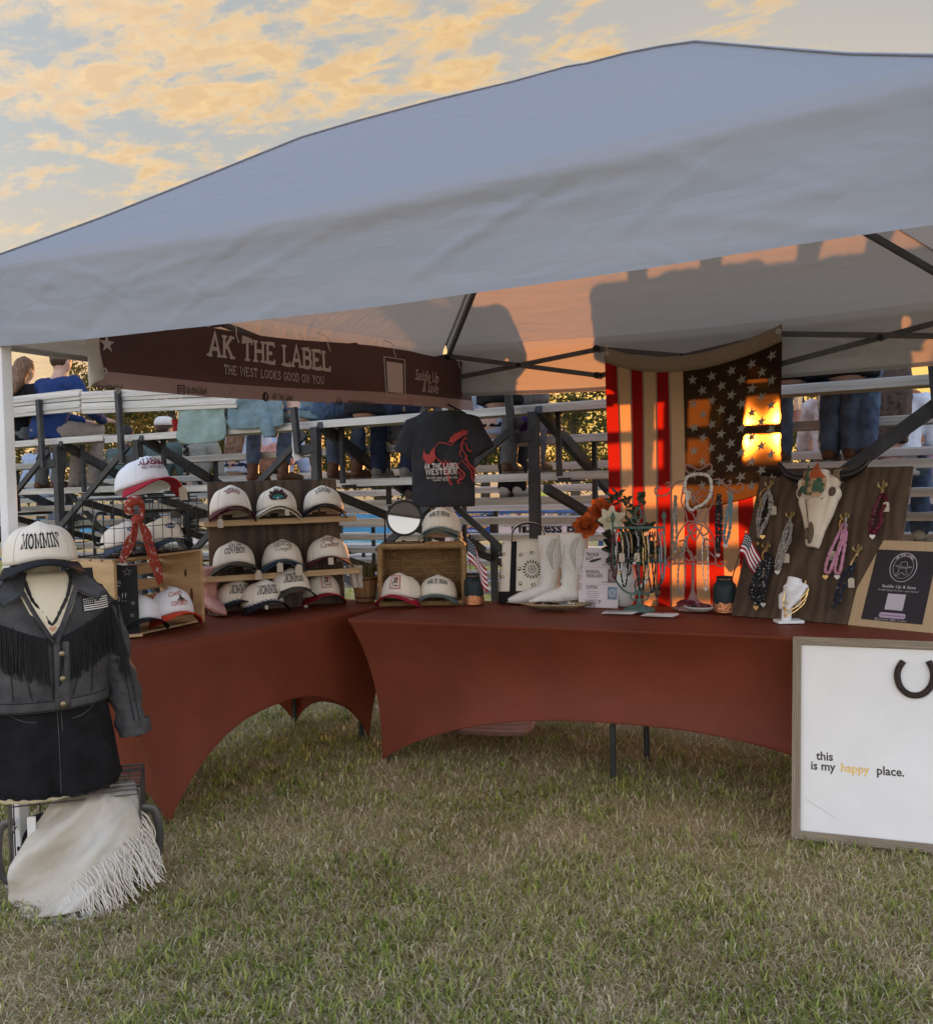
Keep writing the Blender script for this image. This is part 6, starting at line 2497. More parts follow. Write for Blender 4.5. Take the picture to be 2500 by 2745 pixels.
for s, sz, px, py in (('shopakthelabel', .036, 285, 1046), ('ak.the.label', .046, 528, 1055), ('AK The Label', .044, 762, 1072), ('akthelabelco@gmail.com', .036, 962, 1084), ('www.shopakthelabel.com', .032, 1160, 1096)):
    btext('lettering', sans_text(s, sz, 0, 0.05, .60), px, py, m_vblk, 0.02, strip)


def disc(fn, y, z, r_, m, par, name, lift=0.0, n=16, inner=0.0):
    q = MB()
    if inner:
        q.add([fn(y + rr * math.cos(2 * math.pi * i / n), z + rr * math.sin(2 * math.pi * i / n), lift) for rr in (r_, inner) for i in range(n)], [(i, (i + 1) % n, n + (i + 1) % n, n + i) for i in range(n)])
    else:
        q.add([fn(y + r_ * math.cos(2 * math.pi * i / n), z + r_ * math.sin(2 * math.pi * i / n), lift) for i in range(n)], [tuple(range(n))])
    return q.build(name, m, par, smooth=False)


y, z = bat(483, 1045)
b = MB()
b.tube([bfn(y + a, z + c, .0006) for a, c in ((-.018, -.018), (.018, -.018), (.018, .018), (-.018, .018))], .0028, 5, closed=True)
b.build('camera_icon', m_vblk, strip)
disc(bfn, y, z, .010, m_vblk, strip, 'camera_icon', inner=.006)
y, z = bat(716, 1063)
disc(bfn, y, z, .022, m_vblk, strip, 'round_icon')
letter('lettering', sans_text('f', .044, .02), lambda a, c, l: bfn(a, c, l + .0012), m_vpink, strip, (y + .002, z - .016))
y, z = bat(906, 1078)
disc(bfn, y, z, .022, m_vblk, strip, 'round_icon', inner=.018)
b = MB()
b.tube([bfn(y - .012, z + .008, .0006), bfn(y, z - .002, .0006), bfn(y + .012, z + .008, .0006), bfn(y + .012, z - .009, .0006), bfn(y - .012, z - .009, .0006)], .0022, 4, closed=True)
b.build('envelope_icon', m_vblk, strip)
y, z = bat(1100, 1091)
disc(bfn, y, z, .020, m_vblk, strip, 'round_icon', inner=.016)
m_grom = mat('steel_grommet', (.45, .45, .45), .35, .9)
for px, py in ((308, 1047), (613, 1060), (878, 1080), (1080, 1096)):
    y, z = bat(px, py)
    disc(bfn, y, z, .013, m_grom, bn, 'grommet', .001, inner=.006)
# the end turned back to show the white reverse
b = MB()
b.grid(lambda u, v: Vector((.100 + .035 * math.sin(u * 2.6) + .012 * u + .01 * fbm(v * 3, u), BN0 - .045 * math.sin(u * 3.14) + .050 * u * (0.2 + .8 * v), bn_top(BN0) - .0 + (bn_bot(BN0) - bn_top(BN0) - .02 + .05 * u) * v)), 10, 14)
fl = b.build('turned_end', m_vwhite, bn, solid=.002)
disc(lambda a, c, l: Vector((.152 + l, a, c)), BN0 + .028, 1.875, .014, m_grom, fl, 'grommet', .0, inner=.006)
for yy, dz in ((1.07, .0), (1.72, .0), (2.30, .01), (3.0, .0)):
    b = MB()
    zt = bn_top(yy)
    b.tube(smoothpath([(.055, yy, zt + .05), (.115, yy + .006, zt + .02), (.120, yy, zt - .012), (.125, yy + .012, zt - .05)], 4), .0022, 5)
    b.build('tie', m_string, bn)

# ================================================================== graphic T-shirt
m_tee = mat('charcoal_jersey', (0.024, 0.025, 0.028), 0.9, var=0.12, vscale=8, bump=.15, bscale=300, transl=.03)
m_teered = mat('red_print', (0.38, 0.045, 0.040), 0.75)
m_teewhite = mat('cream_print', (0.55, 0.50, 0.44), 0.75)
TY = 2.90
ts = thing('t_shirt', 'charcoal T-shirt with red running horse print hanging by the rear leg', 'shirt', (0, 0, 0))


def tpx(px, py, l=0.0):
    """Front of the shirt under a photo position, a gently rounded surface near y = TY."""
    p_ = at(px, py, y=TY)
    return p_


L0, L1 = at(1102, 1230, y=TY).x, at(1272, 1230, y=TY).x
ZTOP, ZBOT = at(1200, 1098, y=TY).z, at(1200, 1358, y=TY).z


def tee(x, z, side=-1, l=0.0):
    v = (ZTOP - z) / (ZTOP - ZBOT)
    u = (x - L0) / (L1 - L0)
    w = max(0.0, 1 - (2 * u - 1) ** 2) ** .5
    f = .012 * math.sin(u * 13 + v * 2.2) * v + .010 * fbm(u * 4, v * 3 + 2)
    return Vector((x, TY + side * (.050 * w) - .004 - l, z))


cx = (L0 + L1) / 2
hw_ = (L1 - L0) / 2
pr = [([(cx, TY, ZTOP - .005), (cx, TY, ZTOP - .03), (cx, TY, ZTOP - .07), (cx, TY, ZTOP - .16), (cx, TY, ZBOT)], [hw_ * .50, hw_ * .78, hw_ * .97, hw_, hw_ * 1.02], (1, .045 / hw_))]
for s, tipx, tipz in ((-1, 1072, 1226), (1, 1306, 1220)):
    tp_ = at(tipx, tipz, y=TY)
    x0 = L0 + .03 if s < 0 else L1 - .03
    pr.append(([(x0 - s * .07, TY, ZTOP - .065), (x0 + s * .005, TY, ZTOP - .095), (tp_.x - s * .02, TY, tp_.z + .02)], [.055, .075, .078], (.42, 1)))
blob('shirt_body', pr, m_tee, ts, .008, 3, .014, .09)
b = MB()
b.tube(smoothpath([(cx - .17, TY, ZTOP - .03), (cx - .05, TY, ZTOP + .03), (cx, TY, ZTOP + .05), (cx + .05, TY, ZTOP + .03), (cx + .17, TY, ZTOP - .03)], 6), .006, 6)
b.build('hanger', m_blackplastic, ts)
b = MB()
b.tube([(cx, TY, ZTOP + .05), (cx, TY, ZTOP + .12), (cx + .03, TY + .05, 2.0)], .003, 6)
b.build('hook', m_greywire, ts)


def zpx(x, y):
    p_ = at(1000 + x / 2.825, 1000 + y / 2.825, y=TY - .05)
    return p_.x, p_.z


def tprint(name, poly, m, w=None, lift=.0025):
    pts = [zpx(*p_) for p_ in poly]
    q = MB()
    if w:
        hw = w * .00075 / 2
        n_ = len(pts)
        vs = []
        for i, p_ in enumerate(pts):
            a, c = pts[max(0, i - 1)], pts[min(n_ - 1, i + 1)]
            d = math.hypot(c[0] - a[0], c[1] - a[1]) or 1
            nx, nz = -(c[1] - a[1]) / d, (c[0] - a[0]) / d
            k = hw * (.35 + .65 * math.sin(math.pi * (i + .5) / n_))
            vs += [tee(p_[0] + nx * k, p_[1] + nz * k, -1, lift), tee(p_[0] - nx * k, p_[1] - nz * k, -1, lift)]
        q.add(vs, [(2 * i, 2 * i + 1, 2 * i + 3, 2 * i + 2) for i in range(n_ - 1)])
    else:
        q.add([tee(p_[0], p_[1], -1, lift) for p_ in pts], [tuple(range(len(pts)))])
    q.build(name, m, ts, smooth=False)


tprint('print', [(572, 524), (588, 482), (604, 478), (612, 458), (632, 456), (645, 440), (664, 444), (668, 426), (690, 438), (706, 428), (718, 446), (733, 448), (728, 474), (700, 464), (676, 470), (652, 492), (634, 506), (604, 528)], m_teered)
tprint('print', [(474, 558), (446, 582), (424, 618), (398, 612), (384, 580), (378, 620), (376, 650), (398, 664), (392, 676), (420, 690), (448, 684), (470, 660), (478, 628), (468, 596)], m_teered)
for ln, w in ((smoothpath([(470, 560, 0), (500, 532, 0), (540, 528, 0), (590, 545, 0), (610, 530, 0)], 4), 9), (smoothpath([(730, 455, 0), (740, 505, 0), (738, 560, 0), (722, 592, 0), (704, 580, 0), (695, 545, 0), (676, 520, 0)], 4), 11),
              (smoothpath([(690, 478, 0), (668, 520, 0), (662, 560, 0), (680, 600, 0)], 4), 10), (smoothpath([(676, 520, 0), (660, 580, 0), (650, 610, 0), (668, 640, 0)], 4), 8),
              (smoothpath([(470, 575, 0), (468, 620, 0), (490, 650, 0), (530, 680, 0), (580, 690, 0), (630, 694, 0), (660, 670, 0)], 4), 10), (smoothpath([(680, 592, 0), (694, 640, 0), (706, 680, 0), (740, 728, 0), (740, 770, 0), (750, 815, 0)], 4), 12),
              (smoothpath([(664, 660, 0), (690, 690, 0), (724, 740, 0), (728, 780, 0), (734, 818, 0), (752, 822, 0)], 4), 9), (smoothpath([(640, 690, 0), (652, 730, 0), (682, 760, 0), (670, 800, 0), (640, 812, 0), (634, 830, 0)], 4), 12),
              (smoothpath([(626, 694, 0), (636, 745, 0), (660, 775, 0), (640, 830, 0), (662, 832, 0)], 4), 9), (smoothpath([(520, 676, 0), (556, 720, 0), (572, 770, 0), (580, 810, 0), (600, 842, 0)], 4), 13), (smoothpath([(500, 655, 0), (540, 720, 0), (560, 770, 0), (580, 838, 0), (606, 846, 0)], 4), 8),
              (smoothpath([(580, 660, 0), (590, 690, 0), (600, 705, 0)], 4), 7), (smoothpath([(540, 650, 0), (552, 668, 0), (574, 680, 0)], 4), 7), (smoothpath([(700, 620, 0), (690, 650, 0), (676, 660, 0)], 4), 8), (smoothpath([(702, 500, 0), (690, 494, 0), (684, 502, 0)], 4), 8)):
    tprint('print', [(p_[0], p_[1]) for p_ in ln], m_teered, w)
tf = lambda x, z, l: tee(x, z, -1, .0035 + l)
for s, sz, x, y, kw in (('AK THE LABEL', .030, 517, 722, dict(sx=.92, weight=.2, serif=0)), ('WESTERN', .034, 517, 768, dict(sx=1.05, weight=.2, serif=.02, gap=.12)), ('THE WEST LOOKS GOOD ON YOU', .0115, 520, 800, dict(sx=.95, weight=.16, serif=0)), ('ALABAMA  TEXAS', .0105, 514, 817, dict(sx=.95, weight=.16, serif=0))):
    SLAB.setdefault('X', (.76, [[(.08, 0), (.68, 1)], [(.68, 0), (.08, 1)]], []))
    letter('lettering', slab_text(s, sz, **kw), tf, m_teewhite, ts, zpx(x, y))

# ================================================================== flag
FLY = 2.945
fg = thing('hanging_flag', 'large striped and starred flag hung from the rear truss, backlit by the sun', 'flag', (0, 0, 0))


def flagcloth(name, c, t, fwd):
    return mat(name, c, 0.9, var=0.05, vscale=20, bump=.25, bscale=900, transl=.46, tcol=t, spec=.05, forward=fwd)


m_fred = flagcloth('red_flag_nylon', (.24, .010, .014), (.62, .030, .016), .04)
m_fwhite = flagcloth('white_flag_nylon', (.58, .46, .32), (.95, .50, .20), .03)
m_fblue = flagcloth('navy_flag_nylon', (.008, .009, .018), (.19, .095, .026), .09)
m_fstar = mat('star_applique', (.36, .35, .30), .9, transl=.25, tcol=(.4, .35, .25))
m_fhead = mat('canvas_header', (.30, .23, .17), .9, var=.1, transl=.12)
FX0, FX1 = at(1622, 960, y=FLY).x, at(2097, 915, y=FLY).x
FZL, FZR = 2.098, 2.125
FLEN = 1.62


def flag(u, v, l=0.0):
    """u 0..1 across the hoist (left to right), v 0..1 down the fly."""
    top = FZL + (FZR - FZL) * u - .105 * (4 * u * (1 - u)) ** 1.0 * (1 - .25 * u) + .028 * max(0, u - .6)
    x = FX0 + (FX1 - FX0) * (u + .016 * math.sin(v * 5 + u * 3) * v)
    w = .020 * math.sin(u * 16 + v * 1.5) * min(1, v * 2 + .15) + .025 * fbm(u * 3.2 + v * .6, v * 1.4 + 5, 2)
    if u > .45:
        w += .022 * ridge((u * 1.0 + v * .75) * 3.6, v * .4) * min(1, (u - .45) * 6) * min(1, v * 5)
    return Vector((x, FLY + w - l, top - v * FLEN))


HB = .045
for k in range(13):
    u0, u1 = k / 13, (k + 1) / 13
    v0 = 0.475 if u1 > 6.01 / 13 else HB * .45
    b = MB()
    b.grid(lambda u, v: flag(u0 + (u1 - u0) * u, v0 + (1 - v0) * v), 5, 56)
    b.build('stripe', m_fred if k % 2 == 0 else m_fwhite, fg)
    if k and v0 < .1:
        b = MB()
        b.grid(lambda u, v: flag(u0 + (u - .5) * .010, v0 + (1 - v0) * v, .002), 1, 56)
        b.build('seam', m_fhead, fg)
b = MB()
b.grid(lambda u, v: flag(6 / 13 + (7 / 13) * u, HB * .45 + (.478 - HB * .45) * v, .001), 40, 44)
cn = b.build('canton', m_fblue, fg)
for i in range(9):
    for j in range(11):
        if (i + j) % 2 == 0:
            cu, cv = 6 / 13 + 7 / 13 * (i + 1) / 10, HB * .5 + (.472 - HB * .5) * (j + .8) / 11.6
            b = MB()
            b.add([flag(cu + a / (FX1 - FX0), cv - c / FLEN, .004) for a, c in [(0, 0)] + star_pts(.029, rot=.3 * math.sin(i * 3 + j))], [(0, 1 + q, 1 + (q + 1) % 10) for q in range(10)])
            b.build('star', m_fstar, cn, smooth=False)
b = MB()
b.grid(lambda u, v: flag(u, -.030 + .052 * v, .003), 50, 3)
hd = b.build('header', m_fhead, fg, solid=.003)
for u in (.018, .982):
    b = MB()
    c_ = flag(u, -.012, .008)
    b.add([c_ + Vector((rr * math.cos(2 * math.pi * i / 16), 0, rr * math.sin(2 * math.pi * i / 16))) for rr in (.014, .007) for i in range(16)], [(i, (i + 1) % 16, 16 + (i + 1) % 16, 16 + i) for i in range(16)])
    b.build('grommet', m_grom, hd)
    b = MB()
    b.tube(smoothpath([c_, c_ + Vector((-.01, .03, .05)), c_ + Vector((.004, .06, .02)), c_ + Vector((-.02, .0, -.05))], 5), .002, 5)
    b.build('tie', m_string, hd)

# ================================================================== woven basket, mirror, caps
m_sea = mat('seagrass_rope', (0.37, 0.235, 0.105), 0.75, c2=(0.24, 0.135, 0.055), vscale=30, bump=.3, bscale=120)
WB = Vector((0.045, 2.215, ZT))
WRZ = 0.5
BW, BHH, BDD = 0.475, 0.325, 0.25
wk = thing('woven_basket', 'seagrass woven basket lying on its side on the right table', 'basket', WB, WRZ)


def rope(pts_fn, L, rad, phase, name='weave_row'):
    n_ = max(8, int(L / .011))
    q = MB()
    pts = [Vector(pts_fn(i / n_)) for i in range(n_ + 1)]
    rs = [rad * (.72 + .38 * abs(math.sin(math.pi * (i * .5 + phase)))) for i in range(n_ + 1)]
    q.tube(pts, rs, 6)
    return q.build(name, m_sea, wk)


nr = 17
for i in range(nr):
    z = .012 + (BHH - .024) * i / (nr - 1)
    ph = .25 * (i % 2)
    rope(lambda t: (.01 + (BW - .02) * t, BDD, z), BW, .0125, ph)
    rope(lambda t: (.012, BDD * t, z), BDD, .0125, ph)
    rope(lambda t: (BW - .012, BDD * t, z), BDD, .0125, ph)
for i in range(12):
    y = .012 + (BDD - .02) * i / 11
    rope(lambda t: (.01 + (BW - .02) * t, y, .008), BW, .0125, .25 * (i % 2))
    rope(lambda t: (.01 + (BW - .02) * t, y, BHH - .004), BW, .0125, .25 * (i % 2))
for p0, p1 in (((0, 0, .008), (BW, 0, .008)), ((0, 0, BHH), (BW, 0, BHH)), ((.006, -.002, 0), (.006, -.002, BHH)), ((BW - .006, -.002, 0), (BW - .006, -.002, BHH))):
    a, c = Vector(p0), Vector(p1)
    rope(lambda t: a.lerp(c, t), (c - a).length, .016, .1, 'rim')
MWB = Matrix.Translation(WB) @ Matrix.Rotation(WRZ, 4, 'Z')
# mirror on the basket
mr = thing('table_mirror', 'round black framed mirror on a wire stand on the woven basket', 'mirror', MWB @ Vector((.135, .12, BHH + .010)), .56)
m_mirror = mat('mirror_glass', (.36, .35, .33), .02, 1.0)
RM = .094
hc = Vector((0, 0, .140))
tiltM = Matrix.Translation(hc) @ Matrix.Rotation(R(90 - 8.3), 4, 'X')
b = MB()
b.lathe([(RM, -.006), (RM + .006, -.006), (RM + .009, .0), (RM + .006, .007), (RM - .004, .007)], 48, M=tiltM, cap=False)
b.build('frame', m_blackplastic, mr)
b = MB()
b.lathe([(RM + .001, .0), (RM + .001, .002)], 48, M=tiltM)
b.build('glass', m_mirror, mr, angle=30)
for s in (-1, 1):
    b = MB()
    b.tube([(s * (RM + .016), -.06, .003), (s * (RM + .014), 0, .145), (s * (RM + .016), .06, .003)], .0032, 6)
    b.build('stand_arm', m_blackplastic, mr)
    b = MB()
    b.tube([(s * (RM + .022), 0, .140), (s * RM, 0, .140)], .006, 8)
    b.build('pivot', m_blackplastic, mr)
for y in (-.06, .06):
    b = MB()
    b.tube([(-(RM + .016), y, .003), (RM + .016, y, .003)], .0032, 6)
    b.build('stand_foot', m_blackplastic, mr)
god = words(('slab', 'GOD IS GOOD', 0.0200, 0.068, m_grey_ink, dict(sx=.80, weight=.2, arc=0.115)), ('sans', 'all the time', 0.0200, 0.056, m_grey_ink, dict(shear=.5, sx=.8)))
GR = 'caps on the right table'
cap('cream GOD IS GOOD cap with sage brim on top of the woven basket', MWB @ Vector((.345, .115, BHH + .030)), .42, brim=m_cteal, decor=god, rope=(m_stitch, m_cream), group=GR, s=1.02)
cap('sage brimmed cap nested under the GOD IS GOOD cap on the basket', MWB @ Vector((.350, .118, BHH + .012)), .36, brim=m_cteal, group=GR, s=1.02)
p = at(1076, 1622, z=ZT)
cap('cream cap with red rider patch and Howdy on its red brim', (p.x, p.y, ZT), .26, brim=m_cred, decor=rider_patch(howdy_brim), group=GR, s=1.02)
p = at(1174, 1618, z=ZT)
cap('cream GOD IS GOOD cap with sage brim in front of the woven basket', (p.x, p.y, ZT), .48, brim=m_cteal, decor=god, group=GR, s=1.0)

# ================================================================== jars, small flags
m_jar = mat('dark_green_glass_paint', (.012, .022, .024), .45, var=.2, vscale=15)
m_copper = mat('copper_leaf', (.62, .27, .13), .35, .85, var=.35, vscale=55, bump=.5, bscale=120)


def jar(label, loc, s=1.0, rz=0):
    r = thing('mason_jar', label, 'jar', loc, rz)
    r.scale = (s,) * 3
    b = MB()
    b.lathe([(.046, .0), (.052, .006), (.053, .02), (.053, .115), (.050, .130), (.040, .142), (.036, .147), (.036, .165), (.038, .167), (.034, .168), (.033, .15)], 32, cap=False)
    b.build('glass', m_jar, r)
    b = MB()
    n_ = 48
    vs = []
    for j, z in enumerate((.001, .006, .02, .03, None)):
        for i in range(n_):
            a = 2 * math.pi * i / n_
            rr = (.0475, .0535, .0545, .0545, .0542)[j]
            zz = z if z is not None else .052 + .012 * fbm(math.cos(a) * 3 + loc[0] * 9, math.sin(a) * 3, 3)
            vs.append((rr * math.cos(a), rr * math.sin(a), zz))
    b.add(vs, [(j * n_ + i, j * n_ + (i + 1) % n_, (j + 1) * n_ + (i + 1) % n_, (j + 1) * n_ + i) for j in range(4) for i in range(n_)])
    b.build('copper_leaf', m_copper, r)
    for z in (.150, .157, .164):
        b = MB()
        b.tube([(.0375 * math.cos(2 * math.pi * i / 24), .0375 * math.sin(2 * math.pi * i / 24), z) for i in range(24)], .0016, 5, closed=True)
        b.build('thread', m_copper if z == .157 else m_jar, r)
    return r


J1 = Vector((0.515, 2.44, ZT))
jar('dark green jar with copper leaf base beside the woven basket', J1, 1.02)
J2 = Vector((1.835, 2.64, ZT))
jar('dark green jar with copper leaf base beside the skull board', J2, 1.08, .5)


def stick_flag(label, base, top, fl, m_stick, seed):
    r = thing('stick_flag', label, 'flag', (0, 0, 0))
    base, top = Vector(base), Vector(top)
    b = MB()
    b.tube([base, top], .003, 6)
    st = b.build('stick', m_stick, r)
    b = MB()
    b.ball(top, (.005, .005, .012), 8)
    b.build('finial', m_gold, r)
    d = (top - base).normalized()
    W, H = fl

    def f(u, v, l=0):
        """u away from the stick, v down it; the cloth droops."""
        q = top - d * (v * H + .008)
        return q + Vector((u * W * .55, -.01 - .018 * math.sin(u * 9 + seed) * u, -u * W * .72 + .02 * math.sin(u * 5))) + Vector((0, -l, 0))
    for k in range(9):
        b = MB()
        u0 = .45 if k < 5 else 0.0
        b.grid(lambda u, v: f(u0 + (1 - u0) * u, (k + v) / 9), 14, 2)
        b.build('stripe', m_cred if k % 2 == 0 else m_capw, r)
    b = MB()
    b.grid(lambda u, v: f(.46 * u, .56 * v, .0015), 10, 6)
    ct = b.build('canton', m_cnavy, r)
    for i in range(5):
        for j in range(4):
            b = MB()
            b.add([f(.07 + .085 * i + a / W, .08 + .12 * j + c / H, .003) for a, c in star_pts(.0052)], [tuple(range(10))])
            b.build('star', m_capw, ct, smooth=False)
    return r


stick_flag('small flag on a gold stick in the left jar', J1 + Vector((-.01, 0, .05)), J1 + Vector((-.045, .02, .375)), (.21, .13), m_brass, 1)
stick_flag('small flag drooping from a stick in the right jar', J2 + Vector((.0, 0, .05)), J2 + Vector((.10, .03, .40)), (.14, .10), m_boot, 3)

# ================================================================== tote bag
m_canvas = mat('natural_canvas', (.74, .68, .58), .9, var=.05, vscale=6, bump=.2, bscale=400)
m_bcanvas = mat('black_canvas', (.010, .010, .011), .9)
TB = Vector((0.735, 2.68, ZT))
tb = thing('tote_bag', 'natural canvas tote with black straps and bandana print', 'bag', TB, .50)


def tote(u, v, side=-1):
    """u 0..1 across, v 0..1 up."""
    w = .175 - .03 * v
    x = (u - .5) * 2 * w
    y = side * (.095 * (1 - .55 * v) * (1 - .25 * (2 * u - 1) ** 4)) + .008 * fbm(u * 3, v * 3 + side)
    z = .345 * v + .015 * math.sin(u * 3.14) * (v > .8) * 0 - .02 * v * (2 * u - 1) ** 2
    return Vector((x, y, z))


for side, nm in ((-1, 'front_panel'), (1, 'back_panel')):
    b = MB()
    b.grid(lambda u, v: tote(u, v, side), 24, 20)
    b.build(nm, m_canvas, tb, solid=.003)
for u in (0, 1):
    b = MB()
    b.grid(lambda s, v: tote(u, v, -1).lerp(tote(u, v, 1), s) + Vector(((1 if u else -1) * -.02 * math.sin(math.pi * s) * v, 0, 0)), 6, 14)
    b.build('side_panel', m_bcanvas if u == 0 else m_canvas, tb, solid=.003)
b = MB()
b.grid(lambda u, v: tote(u, .20 * v, -1) + Vector((0, -.004, 0)), 16, 4)
b.build('base_band', m_bcanvas, tb, solid=.003)
for c_, hgt in ((-.085, 1), (.105, 1)):
    for side in (-1, 1):
        b = MB()
        b.grid(lambda u, v: tote(.5 + c_ / .3 + (u - .5) * .10, v, side) + Vector((0, side * .004, 0)), 3, 14)
        b.build('strap_band', m_bcanvas, tb, solid=.003)
for side in (-1, 1):
    q = MB()
    P = smoothpath([(-.095, side * .045, .33), (-.085, side * .05, .40), (-.02, side * .055, .435), (.06, side * .05, .42), (.105, side * .045, .33)], 6)
    q.tube(P, .022, 8, ell=(.16, 1))
    q.build('handle', m_bcanvas if side < 0 else m_canvas, tb)
tfn = lambda x, z, l: tote(.5 + x / .32, z / .345, -1) + Vector((0, -.0035 - l, 0))


def tote_ink(pts):
    q = MB()
    q.add([tfn(x, z, 0) for x, z in pts], [tuple(range(len(pts)))])
    q.build('print', m_black_ink, tb, smooth=False)


cxm, czm = .012, .185
for ring, n_, r0, r1, w in ((0, 18, .030, .056, .0045), (1, 12, .014, .026, .0035), (2, 8, .004, .011, .003)):
    for i in range(n_):
        a = 2 * math.pi * i / n_ + .2 * ring
        d = (math.cos(a), math.sin(a))
        t = (-d[1], d[0])
        m_ = (r0 + r1) / 2
        tote_ink([(cxm + d[0] * r0, czm + d[1] * r0), (cxm + d[0] * m_ + t[0] * w, czm + d[1] * m_ + t[1] * w), (cxm + d[0] * r1, czm + d[1] * r1), (cxm + d[0] * m_ - t[0] * w, czm + d[1] * m_ - t[1] * w)])
for x, z, a in ((-.052, .265, .4), (.012, .275, 0), (.072, .268, 2.2), (-.058, .185, 1.2), (.080, .225, .9), (.082, .16, 2), (-.05, .105, 1.8), (.012, .100, .2), (.07, .108, 1), (-.155, .28, .6), (-.16, .22, 1.7), (-.155, .15, .2)):
    pts = []
    for i in range(10):
        t = 2 * math.pi * i / 10
        rr = .011 * (1 + .45 * math.cos(t))
        px_, pz_ = rr * math.cos(t), rr * math.sin(t) * .7
        pts.append((x + px_ * math.cos(a) - pz_ * math.sin(a), z + px_ * math.sin(a) + pz_ * math.cos(a)))
    q = MB()
    q.tube([tfn(*p_, .0) for p_ in pts], .0013, 4, closed=True)
    q.build('print', m_black_ink, tb)
    tote_ink([(x + .004 * math.cos(t), z + .003 * math.sin(t)) for t in [2 * math.pi * i / 6 for i in range(6)]])

# ================================================================== white boots
m_snake = mat('white_snakeskin', (.78, .76, .71), .45, c2=(.74, .72, .65), vscale=30, bump=.0)


def scale_bump(m, sc=170):
    nt = m.node_tree
    bs = nt.nodes['Principled BSDF']
    tc = nt.nodes.new('ShaderNodeTexCoord')
    v = nt.nodes.new('ShaderNodeTexVoronoi')
    v.inputs['Scale'].default_value = sc
    nt.links.new(tc.outputs['Object'], v.inputs[0])
    bp = nt.nodes.new('ShaderNodeBump')
    bp.inputs['Strength'].default_value = .7
    bp.inputs['Distance'].default_value = .004
    bp.invert = True
    nt.links.new(v.outputs[0], bp.inputs['Height'])
    nt.links.new(bp.outputs[0], bs.inputs['Normal'])


scale_bump(m_snake)
m_bsole = mat('tan_sole', (.20, .14, .085), .6)
p = at(1455, 1618, z=ZT)
western_boot('white_boot', 'white snakeskin western boot standing behind its pair', (0.87, 2.62, ZT), -1.05, m_snake, m_bsole, h=.36, s=1.04, stitch=m_brown_ink)
western_boot('white_boot', 'white snakeskin western boot in front with a charm necklace', (1.02, 2.575, ZT), -1.0, m_snake, m_bsole, h=.37, s=1.06, stitch=m_brown_ink)


# ================================================================== necklaces
m_silver = mat('silver_chain', (.55, .55, .54), .3, .9)
m_bandb = mat('black_white_bandana', (.010, .010, .012), .8, c2=(.50, .49, .47), vscale=95, ramp=(.34, .42))
m_bandg = mat('grey_bandana', (.42, .38, .33), .8, c2=(.10, .09, .085), vscale=75)
m_bandn = mat('navy_bandana', (.010, .013, .032), .8, c2=(.30, .32, .38), vscale=95, ramp=(.32, .40))
m_bandm = mat('maroon_beads', (.14, .010, .022), .4, c2=(.05, .006, .012), vscale=60)
m_bandp = mat('pink_bandana', (.56, .27, .36), .8, c2=(.42, .18, .27), vscale=60)
m_bandt = mat('dusty_teal_bandana', (.20, .30, .33), .8, c2=(.11, .19, .22), vscale=60)
m_pearl = mat('white_bead', (.62, .60, .56), .4)


def necklace(label, path, m, rad=.006, lump=.45, pend=None, group='necklaces on display', chain=None, tagp=None, step=None, name='necklace', strands=1, seed=0):
    """A knotted bandana or bead strand along a path (world points)."""
    P = [Vector(p_) for p_ in path]
    o0 = P[0].copy()
    r = thing(name, label, 'necklace', o0, 0, group)
    for s_ in range(strands):
        gg = random.Random(seed * 7 + s_)
        j = [Vector((gg.uniform(-1, 1), gg.uniform(-.3, .3), gg.uniform(-1, 1))) * (.010 if strands > 1 else 0) for _ in P]
        j[0] = Vector((0, 0, 0))
        pts = smoothpath([p_ - o0 + k for p_, k in zip(P, j)], 10)
        rs = [rad * (1 - lump * .5 + lump * abs(math.sin(i * 1.05 + s_))) * (.55 if (i % 7 == 0) else 1) for i in range(len(pts))]
        b = MB()
        b.tube(pts, rs, 6)
        b.build('strand', m, r)
    if chain:
        b = MB()
        pts = smoothpath([p_ - o0 for p_ in chain], 8)
        for i in range(0, len(pts) - 1):
            c_, d = pts[i], (pts[i + 1] - pts[i])
            L = max(.006, d.length)
            s, u_ = frame_of(d)
            ax = s if i % 2 else u_
            b.tube([c_ + d * .5 + d.normalized() * (L * .62 * math.cos(t)) + ax * (.0032 * math.sin(t)) for t in [2 * math.pi * k / 8 for k in range(8)]], .0011, 4, closed=True)
        tag(b.build('chain', m_gold if seed % 2 else m_silver, r), kind='stuff')
    if pend is not None:
        q, pm, sz = pend
        b = MB()
        b.prism([(sz * (16 * math.sin(t) ** 3) / 16, sz * (13 * math.cos(t) - 5 * math.cos(2 * t) - 2 * math.cos(3 * t) - math.cos(4 * t)) / 16) for t in [2 * math.pi * i / 20 for i in range(20)]], .004,
                Matrix.Translation(Vector(q) - o0) @ Matrix.Rotation(R(90), 4, 'X'))
        b.build('pendant', pm, r, smooth=False)
    if tagp is not None:
        q = Vector(tagp) - o0
        b = MB()
        b.prism([(-.014, -.045), (.014, -.045), (.014, -.006), (.007, 0), (-.007, 0), (-.014, -.006)], .0012, Matrix.Translation(q) @ Matrix.Rotation(.4, 4, 'Z') @ Matrix.Rotation(R(90), 4, 'X'))
        b.build('price_tag', m_tag, r, smooth=False)
    return r


def px_path(pts, y):
    return [at(a, c, y=y) for a, c in pts]


necklace('fine silver chain with heart charm on the front white boot', px_path([(1497, 1455), (1499, 1490), (1505, 1510), (1510, 1490), (1513, 1458)], 2.50), m_silver, .0022, .6, pend=(at(1506, 1518, y=2.495), m_silver, .010))
necklace('gold chain hooked over the rear white boot', px_path([(1450, 1463), (1452, 1480), (1449, 1496)], 2.52), m_gold, .003, .6)

